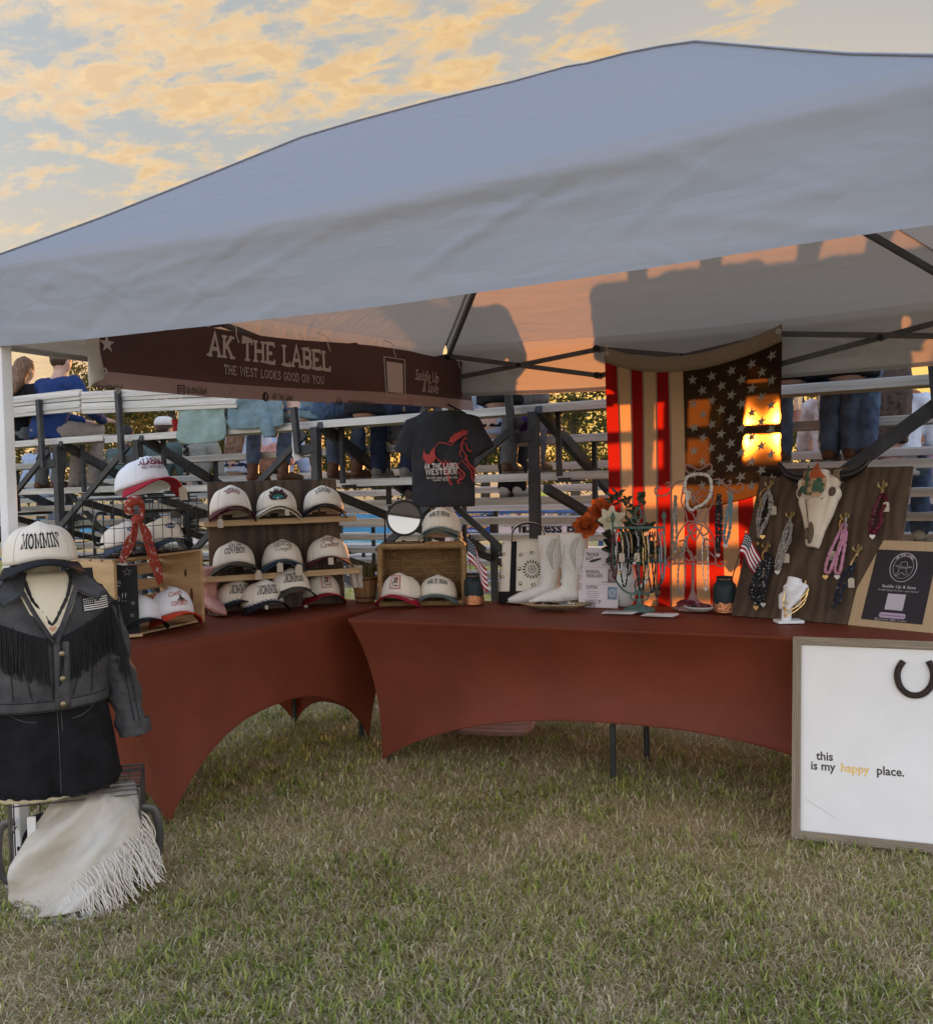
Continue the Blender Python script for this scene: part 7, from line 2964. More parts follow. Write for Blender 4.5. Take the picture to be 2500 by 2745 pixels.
# ================================================================== printed price card
m_card = mat('pale_lilac_card', (.68, .61, .63), .5, spec=.4)
m_cardedge = mat('lilac_rule', (.36, .30, .33), .6)
m_cardink = mat('dark_card_ink', (.04, .035, .045), .7)
CDL, CDR = Vector((1.085, 2.555, ZT)), Vector((1.285, 2.600, ZT))
cd_rz = math.atan2(CDR.y - CDL.y, CDR.x - CDL.x)
CW, CHH = .205, .305
pc = thing('price_card', 'pale lilac price card listing trucker hats and bandana necklaces', 'sign', (CDL + CDR) / 2, cd_rz)
pc.rotation_euler = (-.12, 0.035, cd_rz + .15)
b = MB()
b.box((0, 0, CHH / 2), (CW, .004, CHH))
b.build('sheet', m_card, pc, smooth=False)
b = MB()
b.box((0, .05, .002), (CW, .10, .003))
b.build('stand', m_clearcup, pc, smooth=False)
pfn = lambda x, z, l: Vector((x, -.0022 - l, z))
for t_, sz, x, z in (('TRUCKER', .0165, -.035, .270), ('HATS', .0165, -.051, .248), ('BANDANA', .0165, -.032, .180), ('NECKLACES', .0165, -.024, .158), ('CUSTOM', .0165, -.036, .098), ('SADDLE UP', .0165, -.026, .022), ('& SAVE', .0165, -.040, .003)):
    letter('lettering', slab_text(t_, sz, sx=.72, weight=.15), pfn, m_cardink, pc, (x, z))
letter('lettering', sans_text('$25.00', .011), pfn, m_cardink, pc, (.035, .222))
letter('lettering', sans_text('$10-$25', .011), pfn, m_cardink, pc, (.035, .131))
for k in range(4):
    letter('lettering', sans_text(('Choose your own', 'charms and bandana', 'necklace and color', 'starting at $20')[k], .008), pfn, m_cardink, pc, (-.030, .082 - .011 * k))
for z in (.212, .122, .042):
    b = MB()
    b.box((.0, -.003, z), (CW * .86, .001, .0012))
    b.build('rule', m_cardedge, pc, smooth=False)
for z, h, cc in ((.258, .072, (.16, .20, .27)), (.168, .074, (.20, .15, .14)), (.078, .066, (.22, .30, .40))):
    b = MB()
    b.box((.072, -.0032, z), (.050, .001, h))
    ph = b.build('picture', mat('picture_%g' % z, cc, .6, var=.4, vscale=30), pc, smooth=False)
    b = MB()
    b.tube([(.072 + .014 * math.cos(2 * math.pi * i / 14), -.0042, z + .018 * math.sin(2 * math.pi * i / 14)) for i in range(14)], .0022, 4, closed=True)
    b.build('picture_subject', m_card, ph)
letter('lettering', slab_text('SHOP THE LABEL', .018, sx=.8), lambda x, z, l: pfn(-.088 + z * -1, .16 + x, l), m_cardedge, pc)

# ================================================================== bouquet
m_vase = mat('white_glazed_ceramic', (.62, .63, .60), .25, var=.04, coat=.4)
VB = Vector((1.275, 2.70, ZT))
vs_ = thing('vase', 'white ceramic pitcher holding the flowers behind the price card', 'vase', VB, .2)
b = MB()
b.lathe([(.045, 0), (.055, .01), (.075, .07), (.078, .13), (.066, .19), (.058, .22), (.066, .25), (.075, .262), (.068, .255), (.052, .222), (.05, .2)], 32, cap=False)
b.build('body', m_vase, vs_)
b = MB()
b.tube(smoothpath([(.058, -.02, .245), (.115, -.03, .25), (.140, -.03, .20), (.125, -.03, .13), (.076, -.02, .09)], 6), [.010] * 25, 8)
b.build('handle', m_vase, vs_)
b = MB()
b.grid(lambda u, v: Vector((-.060 - .075 * v + .0, (u - .5) * (.10 - .06 * v), .245 + .028 * v + .02 * (2 * u - 1) ** 2)), 8, 6)
b.build('spout', m_vase, vs_, solid=.005)
m_petal_o = mat('rust_orange_petal', (.55, .125, .028), .75, var=.35, vscale=40, transl=.15)
m_petal_w = mat('cream_white_petal', (.84, .81, .66), .7, var=.05, transl=.2)
m_petal_y = mat('yellow_stamen', (.55, .40, .10), .7)
m_fleaf = mat('dusky_green_leaf', (.035, .050, .028), .65, var=.4, vscale=25, transl=.15)
m_fleaf2 = mat('grey_green_leaf', (.085, .095, .065), .7, var=.3, vscale=25, transl=.2)


def petal(q, c, d, up, L, W, cup, m_n):
    """Add one cupped petal from c in direction d."""
    d, up = d.normalized(), up.normalized()
    s = d.cross(up).normalized()
    q.grid(lambda u, v: c + d * (L * v) + s * ((u - .5) * W * math.sin(math.pi * (.12 + .80 * v))) + up * (cup * v * v + .25 * cup * (2 * u - 1) ** 2 * v), 4, 5, mi=m_n)


def peony(label, c, face, r_, m, layers, name='peony', seed=1):
    c, face = Vector(c), Vector(face).normalized()
    g_ = random.Random(seed)
    r = thing(name, label, 'flower', c, 0, 'flowers in the pitcher')
    s, u_ = frame_of(face)
    for k, (n_, ln, open_, w) in enumerate(layers):
        for i in range(n_):
            a = 2 * math.pi * (i + .5 * (k % 2)) / n_ + g_.uniform(-.1, .1)
            out = s * math.cos(a) + u_ * math.sin(a)
            d = out * math.sin(open_) + face * math.cos(open_)
            up = (face * math.sin(open_) - out * math.cos(open_))
            b_ = MB()
            petal(b_, face * (.004 * k), d, up, r_ * ln * g_.uniform(.9, 1.08), r_ * w, r_ * .28, 0)
            b_.build('petal', m, r)
    return r


PE = [(8, 1.0, 1.45, .75), (8, .95, 1.15, .7), (7, .82, .85, .6), (6, .7, .55, .5), (6, .55, .3, .42), (4, .45, .1, .35)]
fl1 = at(1573, 1412, y=2.60)
fl2 = at(1612, 1372, y=2.66)
fl3 = at(1635, 1395, y=2.58)
tocam = Vector((.42, -.88, .12))
peony('lower rust orange peony in the pitcher', fl1, tocam + Vector((-.25, 0, .1)), .074, m_petal_o, PE, seed=2)
peony('upper rust orange peony behind the white flower', fl2, tocam + Vector((-.1, 0, .35)), .072, m_petal_o, PE, seed=5)
wf = peony('large white pointed flower in the pitcher', fl3, tocam + Vector((.1, 0, .1)), .080, m_petal_w, [(7, 1.0, 1.40, .52), (7, .85, 1.1, .48), (6, .6, .75, .4)], 'white_flower', 4)
b = MB()
b.ball(Vector((.42, -.88, .15)) * .015, .012, 10)
b.build('stamen', m_petal_y, wf)
peony('small white bud below the white flower', at(1643, 1425, y=2.585), tocam + Vector((.2, 0, -.4)), .030, m_petal_w, [(5, 1.0, .9, .7), (5, .9, .5, .6)], 'white_flower', 9)
fo = thing('foliage', 'dark green leaves around the flowers in the pitcher', 'leaves', VB, 0)
g = random.Random(21)


def leaf(base, d, L, W, m, par):
    b_ = MB()
    petal(b_, Vector(base), Vector(d), Vector((d[1] * .3, -abs(d[0]) - .6, .7)), L, W, -.15 * L, 0)
    return b_.build('leaf', m, par)


for i in range(100):
    a = g.uniform(-2.6, .6) if i % 3 else g.uniform(0, 6.28)
    el_ = g.uniform(-.25, 1.2)
    d = Vector((math.cos(a) * math.cos(el_), math.sin(a) * math.cos(el_), math.sin(el_)))
    base = Vector((0, 0, .25)) + d * g.uniform(.02, .13) + Vector((.02, 0, .05 * g.random()))
    leaf(base, d + Vector((g.uniform(-.3, .3), 0, g.uniform(-.5, .2))), g.uniform(.06, .11), g.uniform(.026, .048), m_fleaf if i % 3 else m_fleaf2, fo)
for px_, py_, L in ((1655, 1320, .075), (1680, 1335, .06), (1612, 1345, .07), (1718, 1325, .05), (1700, 1360, .07), (1690, 1395, .08), (1640, 1330, .07)):
    tip = at(px_, py_, y=2.68) - VB
    b = MB()
    st = smoothpath([(0, 0, .22), tip * .55 + Vector((0, 0, .05)), tip], 5)
    b.tube(st, .0024, 5)
    b.build('stem', m_fleaf, fo)
    for k in range(9):
        a = k * 2.4
        d = Vector((math.cos(a), math.sin(a) * .6 - .3, .35 + .3 * (k % 2)))
        leaf(tip + Vector((0, 0, -.006 * k)), d, L * (.55 if L < .07 else .7), .016 if px_ != 1718 else .03, m_fleaf2 if k % 2 else m_fleaf, fo)

# ================================================================== jewellery stands
m_verd = mat('verdigris_metal', (.085, .155, .135), .6, var=.35, vscale=40, bump=.2, bscale=120)
TS = Vector((1.425, 2.545, ZT))
js = thing('necklace_stand', 'verdigris metal necklace stand with scrolls and finials', 'stand', TS, .38)
b = MB()
b.lathe([(.078, 0), (.078, .008), (.070, .014), (.060, .020), (.034, .028), (.018, .034), (.012, .045), (.010, .06)], 28)
b.build('base', m_verd, js)


def scroll(par, pts, rad, m, name='scroll'):
    q = MB()
    q.tube(smoothpath(pts, 6), rad, 7)
    return q.build(name, m, par)


scroll(js, [(0, 0, .05), (0, 0, .42)], .006, m_verd, 'stem')
for s in (-1, 1):
    scroll(js, [(0, 0, .06), (s * .03, 0, .055), (s * .045, 0, .075), (s * .03, 0, .09), (s * .02, 0, .078)], .0045, m_verd)
    scroll(js, [(0, 0, .075), (s * .02, 0, .11), (s * .018, 0, .15), (0, 0, .17)], .0045, m_verd)
    scroll(js, [(0, 0, .10), (s * .05, 0, .09), (s * .10, 0, .13), (s * .125, 0, .20), (s * .128, 0, .42), (s * .128, 0, .455)], .0055, m_verd, 'side_post')
    b = MB()
    b.lathe([(.004, 0), (.010, .004), (.006, .010), (.010, .020), (.012, .028), (.007, .042), (.0, .056)], 12, (s * .128, 0, .455))
    b.build('finial', m_verd, js)
    scroll(js, [(0, 0, .44), (s * .03, 0, .45), (s * .035, 0, .475), (s * .015, 0, .475)], .004, m_verd)
    scroll(js, [(0, 0, .45), (s * .015, 0, .49), (s * .012, 0, .515), (0, 0, .53)], .004, m_verd)
for z, y in ((.425, 0), (.255, -.004)):
    b = MB()
    b.bar((-.128, y, z), (.128, y, z), .006, .012 if z > .3 else .02)
    b.build('rail', m_verd, js, smooth=False)
for i in range(8):
    x = -.112 + .032 * i
    scroll(js, [(x, -.003, .425), (x, -.018, .418), (x, -.022, .408), (x, -.016, .402)], .0022, m_verd, 'hook')
MJ = Matrix.Translation(TS) @ Matrix.Rotation(.38, 4, 'Z')
hang = [(-.124, .24, m_bandm, 'maroon and gold'), (-.098, .20, m_silver, 'gold chain'), (-.075, .28, m_bandb, 'black'), (-.050, .22, m_bandb, 'black and gold'), (-.022, .15, m_bandb, 'black and white'), (.008, .30, m_bandb, 'long black'), (.034, .25, m_gold, 'gold chain and black'), (.062, .31, m_bandn, 'navy'), (.088, .33, m_bandb, 'dark'), (.116, .24, m_bandt, 'dusty teal')]
for i, (x, L, m, nm) in enumerate(hang):
    w = .014 + .004 * (i % 3)
    loc = [MJ @ Vector(p_) for p_ in ((x - w * .3, -.022, .408), (x - w, -.030, .408 - L * .5), (x - w * .4, -.034, .408 - L * .92), (x, -.034, .408 - L), (x + w * .5, -.034, .408 - L * .9), (x + w, -.030, .408 - L * .5), (x + w * .3, -.022, .408))]
    ch = [MJ @ Vector(p_) for p_ in ((x + w * .3, -.024, .408), (x + w * 1.05, -.033, .408 - L * .25), (x + w, -.033, .408 - L * .5))]
    necklace('%s necklace, %s from left on the verdigris stand' % (nm, ('first', 'second', 'third', 'fourth', 'fifth', 'sixth', 'seventh', 'eighth', 'ninth', 'tenth')[i]), loc, m, .0042 if m not in (m_gold, m_silver) else .0024, .5, chain=ch, seed=i,
             pend=(MJ @ Vector((x, -.036, .398 - L)), m_gold if i % 2 else m_silver, .009) if i in (1, 4, 6, 7) else None,
             tagp=MJ @ Vector((x + .012, -.036, .30)) if i in (1, 4) else None, group='necklaces on the verdigris stand')

m_pinkwire = mat('dusty_pink_metal', (.32, .19, .17), .55, var=.1)
PS = Vector((1.655, 2.70, ZT))
ps = thing('dress_form_stand', 'dusty pink wire dress form jewellery stand before the flag', 'stand', PS, .30)


def z5(x, y):
    """Photo position in the stand's own plane: local x, z."""
    nrm = Vector((math.sin(.30), -math.cos(.30), 0))
    p_ = on_plane(1450 + x / 3.06, 1200 + y / 3.06, PS, nrm) - PS
    return (p_.x * math.cos(.30) + p_.y * math.sin(.30), 0, p_.z)


b = MB()
b.lathe([(.098, 0), (.098, .012), (.085, .020), (.045, .034), (.026, .05), (.012, .085), (.009, .1)], 8)
b.build('base', m_pinkwire, ps, smooth=False)
x0 = z5(1245, 950)[0]
b = MB()
b.tube([(0, 0, .08), (x0 * .9, 0, z5(1245, 950)[2])], .008, 8)
b.build('stem', m_pinkwire, ps)
W5 = [[(1080, 952), (1430, 952)], [(1430, 952), (1470, 975), (1498, 955), (1490, 935), (1472, 940)], [(1080, 952), (1050, 975), (1030, 950), (1045, 905), (1075, 900), (1080, 925)],
      [(1195, 605), (1335, 605)], [(1200, 605), (1130, 700), (1105, 800), (1095, 950)], [(1330, 605), (1390, 690), (1425, 800), (1430, 950)],
      [(1200, 605), (1180, 520), (1150, 440), (1160, 360), (1175, 270)], [(1330, 605), (1360, 540), (1405, 450), (1400, 360), (1390, 270)],
      [(1175, 270), (1100, 290), (1060, 360), (1000, 395), (945, 385), (932, 345), (955, 322), (985, 340)], [(1390, 270), (1460, 260), (1520, 320), (1580, 365), (1640, 350), (1658, 315), (1630, 288), (1600, 310)],
      [(1290, 205), (1230, 215), (1190, 190), (1182, 155), (1205, 138), (1225, 160)], [(1290, 205), (1350, 210), (1390, 185), (1398, 150), (1375, 132), (1355, 155)], [(1220, 140), (1290, 180), (1365, 140)],
      [(1265, 600), (1240, 540), (1190, 500), (1180, 430), (1230, 400), (1260, 440), (1240, 470)], [(1265, 600), (1290, 540), (1340, 500), (1360, 430), (1320, 395), (1280, 430), (1300, 465)],
      [(1265, 620), (1205, 640), (1210, 690), (1260, 700), (1280, 660)], [(1265, 620), (1330, 640), (1370, 690), (1330, 720), (1310, 690)], [(1265, 640), (1200, 740), (1200, 830), (1250, 940)], [(1265, 640), (1330, 740), (1330, 830), (1280, 940)],
      [(1130, 770), (1170, 760), (1190, 800), (1160, 830), (1135, 810)], [(1400, 770), (1350, 750), (1330, 790), (1360, 820), (1390, 800)], [(1110, 900), (1160, 850), (1220, 850), (1240, 900), (1210, 930), (1190, 905)], [(1420, 900), (1370, 850), (1310, 850), (1290, 900), (1320, 930), (1340, 905)],
      [(1250, 940), (1265, 890), (1280, 940)], [(1200, 640), (1260, 760), (1320, 640)], [(1160, 380), (1220, 340), (1270, 380), (1320, 340), (1400, 380)], [(1030, 330), (1060, 300), (1045, 285), (1020, 300)], [(1530, 280), (1555, 270), (1550, 300), (1525, 310)]]
for ln in W5:
    scroll(ps, [z5(*p_) for p_ in ln], .0042, m_pinkwire)


def ps_path(pts, d=-.018):
    M_ = Matrix.Translation(PS) @ Matrix.Rotation(.30, 4, 'Z')
    return [M_ @ (Vector(z5(*p_)) + Vector((0, d, 0))) for p_ in pts]


GP = 'necklaces on the pink dress form stand'
ringp = [(1285, 215), (1200, 240), (1178, 320), (1195, 400), (1200, 480), (1235, 510), (1270, 490), (1330, 460), (1380, 400), (1395, 310), (1370, 235), (1290, 215)]
necklace('white knotted bandana necklace looped round the dress form neck', ps_path(ringp), m_pearl, .0085, .35, group=GP, tagp=ps_path([(1205, 350)])[0])
necklace('grey necklace with long drop at the left of the pink stand', ps_path([(1100, 385), (1085, 560), (1080, 740), (1100, 840), (1110, 740), (1108, 560), (1105, 390)]), m_bandg, .0062, .6, group=GP, pend=(ps_path([(1098, 850)])[0], m_silver, .010))
necklace('pale cord necklace with tag low on the pink stand', ps_path([(1195, 720), (1150, 860), (1125, 1000), (1125, 1150), (1140, 1200), (1170, 1160), (1180, 1000), (1170, 860), (1200, 740)]), m_bandg, .0045, .5, group=GP)
necklace('silver chain with heart drop in the middle of the pink stand', ps_path([(1330, 720), (1320, 860), (1330, 1040), (1350, 1130), (1365, 1040), (1365, 860), (1350, 720)]), m_silver, .0030, .7, group=GP, pend=(ps_path([(1352, 1155)])[0], m_silver, .013))
necklace('black patterned bandana necklace at the right of the pink stand', ps_path([(1455, 380), (1440, 520), (1440, 700), (1450, 850), (1470, 700), (1470, 520), (1460, 380)]), m_bandb, .0090, .4, group=GP, pend=(ps_path([(1452, 880)])[0], m_pearl, .010))
necklace('dusty teal bandana necklace at the far right of the pink stand', ps_path([(1550, 380), (1530, 520), (1500, 700), (1510, 780), (1540, 700), (1555, 560), (1560, 390)]), m_bandt, .0080, .45, group=GP, pend=(ps_path([(1512, 800)])[0], m_pearl, .014))

# dishes and cards
m_gdish = mat('antique_gold_dish', (.42, .34, .20), .35, .6, var=.25, vscale=30)
p = at(1490, 1636, z=ZT)
gd = thing('leaf_dish', 'gold leaf shaped dish with bracelets in front of the boots', 'dish', (p.x, p.y, ZT), .35)
b = MB()


def gdish(u, v):
    a = 2 * math.pi * u
    rr = v * (.125 + .014 * math.sin(a * 7) + .035 * abs(math.cos(a)) ** 3)
    return Vector((rr * math.cos(a) * 1.15, rr * math.sin(a) * .52, .006 + .030 * v ** 3))


b.grid(gdish, 60, 8)
b.build('dish', m_gdish, gd, solid=.004)
g = random.Random(5)
for i in range(9):
    b = MB()
    c_ = Vector((g.uniform(-.09, .09), g.uniform(-.03, .03), .028 + .010 * g.random()))
    rr = g.uniform(.018, .032)
    b.tube([c_ + Vector((rr * math.cos(t), rr * math.sin(t) * .7, .004 * math.sin(t * 2 + i))) for t in [2 * math.pi * k / 16 for k in range(16)]], .0035, 5, closed=True)
    o = b.build('bracelet', [m_bandm, m_bandt, m_silver, m_bandb][i % 4])
    o.location = gd.location
    tag(o, '%s bracelet in the gold dish, %s from left' % (('maroon', 'teal', 'silver', 'black')[i % 4], ('first', 'second', 'third', 'fourth', 'fifth', 'sixth', 'seventh', 'eighth', 'ninth')[sorted(range(9), key=lambda q: q).index(i)]), 'bracelet', 'bracelets in the dishes')
p = at(1877, 1640, z=ZT)
sd = thing('scalloped_dish', 'white scalloped dish with ribbon trinkets below the pink stand', 'dish', (p.x, p.y, ZT), .3)
b = MB()
b.grid(lambda u, v: Vector(((.030 + .052 * v ** .8) * (1 + .03 * math.cos(24 * 2 * math.pi * u) * v) * math.cos(2 * math.pi * u), (.030 + .052 * v ** .8) * (1 + .03 * math.cos(24 * 2 * math.pi * u) * v) * math.sin(2 * math.pi * u), .004 + .026 * v ** 1.6)), 96, 8)
b.lathe([(.0, .004), (.031, .004)], 32, cap=False)
b.build('dish', m_vase, sd, solid=.003)
for i in range(7):
    b = MB()
    c_ = Vector((g.uniform(-.045, .045), g.uniform(-.03, .03), .026 + .012 * g.random()))
    rr = g.uniform(.012, .022)
    b.tube([c_ + Vector((rr * math.cos(t), rr * math.sin(t), .006 * math.sin(t + i))) for t in [2 * math.pi * k / 14 for k in range(14)]], .004, 5, closed=True)
    o = b.build('hair_tie', [m_bandp, m_bandm, m_bandb, m_pearl][i % 4])
    o.location = sd.location
    tag(o, '%s trinket loop in the scalloped dish, layer %s' % (('pink', 'maroon', 'black', 'white')[i % 4], ('one', 'two', 'three', 'four', 'five', 'six', 'seven')[i]), 'trinket', 'trinkets in the scalloped dish')
q0 = Vector(sd.location)
rb = cloth_strip('ribbon', [q0 + Vector((-.02, -.02, .045)), q0 + Vector((-.07, -.035, .05)), q0 + Vector((-.105, -.05, .035))], [.02, .028, .022], m_bandm, None, 2, 0, .006)
tag(rb, 'maroon ribbon hanging off the scalloped dish', 'ribbon')
m_paper = mat('white_card_stock', (.66, .64, .62), .6)
m_papergrey = mat('grey_printed_card', (.30, .31, .34), .4, var=.2, vscale=40)
for px_, py_, mm, lb, yaw_ in ((1655, 1645, m_papergrey, 'grey', .36), (1762, 1652, m_paper, 'white', .24)):
    p = at(px_, py_, z=ZT)
    cdr = thing('business_cards', 'fanned stack of %s business cards on the right table' % lb, 'cards', (p.x, p.y, ZT), yaw_)
    for i in range(5):
        b = MB()
        b.box((.006 * i, -.004 * i + .004, .0022 + .0028 * i), (.155, .052, .0022), M=Matrix.Rotation(.05 * (i - 2), 4, 'Z'))
        b.build('card', m_paper if i < 4 else mm, cdr, smooth=False)
    b = MB()
    b.box((.02, 0, .0150), (.03, .007, .0006))
    b.build('print', m_cardink, cdr, smooth=False)

# ================================================================== skull board
BP0 = Vector((1.885, 2.565, ZT))
BRZ = -.15
BLEAN = math.atan2(.40, .71)
bdir = Vector((math.cos(BRZ), math.sin(BRZ), 0))
bback = Vector((-math.sin(BRZ), math.cos(BRZ), 0))
bup = (bback * math.sin(BLEAN) + Vector((0, 0, 1)) * math.cos(BLEAN)).normalized()
bnor = bdir.cross(bup)
MBD = Matrix(((bdir.x, bup.x, bnor.x, BP0.x), (bdir.y, bup.y, bnor.y, BP0.y), (bdir.z, bup.z, bnor.z, BP0.z), (0, 0, 0, 1)))
BWD, BHT = .735, .815
m_board = mat('walnut_stained_board', (.125, .080, .048), .55, c2=(.075, .048, .030), vscale=7, stretch=(1, .22, 1), wave=(5.0, 14, 'X', .40), bump=.12, bscale=60)
bd_ = thing('jewelry_board', 'walnut stained board with bull skull and brass cactus hooks', 'board', (0, 0, 0))
bd_.matrix_world = MBD
b = MB()
b.box((BWD / 2, BHT / 2, -.008), (BWD, BHT, .016))
b.build('board', m_board, bd_, smooth=False, bevel=.002)
b = MB()
b.bar((BWD * .5, BHT * .8, -.02), (BWD * .5, .25, -.42), .03, .02)
b.build('prop', m_board, bd_, smooth=False)


def b6(x, y, off=0.0):
    """Photo position (zoom grid) in board coordinates."""
    P = on_plane(1900 + x / 3.06, 1200 + y / 3.06, BP0 + bnor * off, bnor)
    q_ = MBD.inverted() @ P
    return Vector((q_.x, q_.y, off))


m_bone = mat('bone_resin', (.74, .65, .52), .55, c2=(.58, .48, .35), vscale=9, bump=.2, bscale=60)
m_bonedark = mat('socket_brown', (.11, .075, .05), .8, var=.3, vscale=20)
m_horn = mat('black_horn', (.010, .009, .009), .3, var=.5, vscale=14, stretch=(1, 1, 1), coat=.2)
m_twine = mat('jute_twine', (.26, .185, .105), .9, var=.2, vscale=90)
sk_ = thing('bull_skull', 'painted bull skull with black horns on the walnut board', 'skull', (0, 0, 0))
sk_.matrix_world = MBD
S = lambda x, y, o=.0: tuple(b6(x, y) + Vector((0, 0, o)))
blob('cranium', [([S(925, 240, .04), S(920, 330, .055), S(915, 420, .055), S(905, 520, .05), S(880, 640, .04), S(860, 740, .03), S(855, 830, .02)], [.056, .062, .058, .047, .036, .028, .021], (1.0, .66)),
                 ([S(800, 330, .035), S(1040, 310, .035)], [.034, .036]), ('b', S(790, 400, .035), (.034, .042, .036)), ('b', S(1040, 410, .035), (.038, .046, .036)),
                 ([S(800, 470, .035), S(815, 560, .03), S(825, 680, .022), S(820, 800, .015)], [.030, .024, .018, .014]), ([S(1020, 470, .035), S(985, 580, .03), S(930, 700, .022), S(895, 820, .015)], [.032, .026, .020, .015])],
     m_bone, sk_, .006, 4)
for x, y, rx, ry in ((1040, 410, .020, .027), (778, 415, .012, .024)):
    b = MB()
    c_ = b6(x, y) + Vector((0, 0, .062))
    b.ball(c_, (rx, ry, .012), 14)
    b.build('eye_socket', m_bonedark, sk_)
for pts in ([(866, 650), (862, 740), (850, 825)], [(835, 700), (826, 790)]):
    b = MB()
    pp_ = smoothpath([b6(*q_) + Vector((0, 0, .056)) for q_ in pts], 5)
    b.tube(pp_, [.005 + .010 * math.sin(math.pi * i / (len(pp_) - 1)) for i in range(len(pp_))], 8)
    b.build('nasal_slot', m_bonedark, sk_)
for pts in ([(935, 480), (915, 560), (885, 660)], [(830, 480), (838, 580), (845, 690)], [(940, 500), (975, 470)]):
    b = MB()
    b.tube(smoothpath([b6(*q_) + Vector((0, 0, .078 - .00012 * max(0, q_[1] - 480))) for q_ in pts], 5), .0022, 5)
    b.build('suture', m_bonedark, sk_)
for pts in ([(830, 275), (760, 285), (680, 260), (625, 205), (597, 155)], [(1070, 265), (1160, 255), (1240, 225), (1300, 180), (1335, 135)]):
    b = MB()
    pp_ = smoothpath([b6(*q_) + Vector((0, 0, .035 + .004 * i)) for i, q_ in enumerate(pts)], 6)
    n_ = len(pp_)
    b.tube(pp_, [.026 * (1 - i / (n_ - 1)) ** .6 + .002 for i in range(n_)], 14)
    b.build('horn', m_horn, sk_)
    for k in range(4):
        b = MB()
        c_ = pp_[0].lerp(pp_[3], k * .33 - .25)
        d = (pp_[3] - pp_[0]).normalized()
        s, u_ = frame_of(d)
        b.tube([c_ + (s * math.cos(t) + u_ * math.sin(t)) * .0320 for t in [2 * math.pi * i / 24 for i in range(24)]], .0040, 5, closed=True)
        b.build('twine', m_twine, sk_)
m_mesa = mat('painted_red_mesa', (.46, .105, .035), .8, c2=(.30, .06, .02), vscale=45)
m_sand = mat('painted_sand', (.50, .31, .17), .8, var=.1)
m_cact = mat('painted_cactus_green', (.075, .14, .085), .8, c2=(.04, .085, .05), vscale=60)


def skull_z(x, y):
    """Height of the skull's brow above the board at board coordinates."""
    c_ = b6(918, 330)
    w = max(0.0, 1 - ((x - c_.x) / .078) ** 2)
    return .050 + .046 * math.sqrt(w) if w > 0 else .05


def paint(poly, m, lift, name='painting'):
    cxx = sum(p_[0] for p_ in poly) / len(poly)
    cyy = sum(p_[1] for p_ in poly) / len(poly)
    q = MB()
    full = []
    for rr in (1.0, .66, .33):
        full += [(cxx + (p_[0] - cxx) * rr, cyy + (p_[1] - cyy) * rr) for p_ in poly]
    full.append((cxx, cyy))
    vs = []
    for p_ in full:
        c_ = b6(*p_)
        vs.append((c_.x, c_.y, skull_z(c_.x, c_.y) + lift))
    n_ = len(poly)
    q.add(vs, [(k * n_ + i, k * n_ + (i + 1) % n_, (k + 1) * n_ + (i + 1) % n_, (k + 1) * n_ + i) for k in range(2) for i in range(n_)] + [(2 * n_ + i, 2 * n_ + (i + 1) % n_, 3 * n_) for i in range(n_)])
    q.build(name, m, sk_)


paint([(795, 340), (900, 325), (1010, 325), (1000, 400), (960, 470), (900, 480), (850, 470), (800, 420)], m_sand, .003)
paint([(870, 325), (880, 275), (905, 262), (915, 235), (940, 205), (950, 208), (955, 250), (975, 285), (1010, 318), (960, 328)], m_mesa, .006)
paint([(800, 330), (825, 295), (850, 325)], m_mesa, .006)
paint([(838, 400), (842, 320), (860, 230), (870, 215), (874, 240), (868, 330), (858, 405)], m_cact, .009)
paint([(825, 330), (838, 300), (845, 345), (832, 348)], m_cact, .009)
for x, y, rr in ((935, 385, 34), (965, 420, 26), (915, 425, 22), (955, 350, 24), (820, 415, 30), (850, 390, 18), (845, 450, 16), (880, 460, 14), (800, 400, 20), (880, 350, 7), (878, 390, 8), (980, 380, 16)):
    paint([(x + rr * math.cos(t) * (1 + .2 * math.sin(5 * t)), y + rr * math.sin(t) * (1 + .2 * math.sin(5 * t))) for t in [2 * math.pi * i / 12 for i in range(12)]], m_cact, .009 + .0003 * (x % 7))
m_hookb = mat('aged_brass_hook', (.42, .31, .14), .35, .9, var=.2, vscale=60)


def cactus_hook(x, y, tall, nth):
    c_ = b6(x, y)
    r = thing('cactus_hook', 'aged brass cactus shaped hook on the board, %s' % nth, 'hook', (0, 0, 0), 0, 'cactus hooks on the board')
    r.matrix_world = MBD @ Matrix.Translation(c_ + Vector((0, 0, .002)))
    b = MB()
    b.tube([(0, -tall * .6, .008), (0, tall * .3, .010), (0, tall * .55, .010)], [.0085, .008, .004], 8)
    b.build('stem', m_hookb, r)
    for s, h in ((-1, .9), (1, 1.0)):
        b = MB()
        b.tube(smoothpath([(0, -tall * .15, .010), (s * .013, -tall * .12, .016), (s * .018, 0, .024), (s * .018, tall * .28 * h, .026)], 4), [.0058] * 10 + [.005, .004, .003], 7)
        b.build('arm', m_hookb, r)
    return r


for x, y, t_, nth in ((505, 320, .055, 'top left'), (678, 570, .05, 'beside the skull snout at left'), (1430, 330, .06, 'top right'), (1125, 585, .055, 'right of the skull snout'), (482, 825, .05, 'lower left'), (1225, 850, .055, 'lower right')):
    cactus_hook(x, y, t_, nth)


def bpath(pts, o=.022):
    return [MBD @ (b6(*p_) + Vector((0, 0, o + .004 * (i % 3)))) for i, p_ in enumerate(pts)]


GB = 'necklaces on the walnut board'


def bundle(label, pts, m, rad, strands, seed, pend=None, tagp=None, chain=None, lump=.5, pm=None):
    necklace(label, bpath(pts), m, rad, lump, None if pend is None else (bpath([pend], .034)[0], pm or (m_gold if seed % 2 else m_silver), .013), GB, None if chain is None else bpath(chain, .03), None if tagp is None else bpath([tagp], .03)[0], strands=strands, seed=seed)


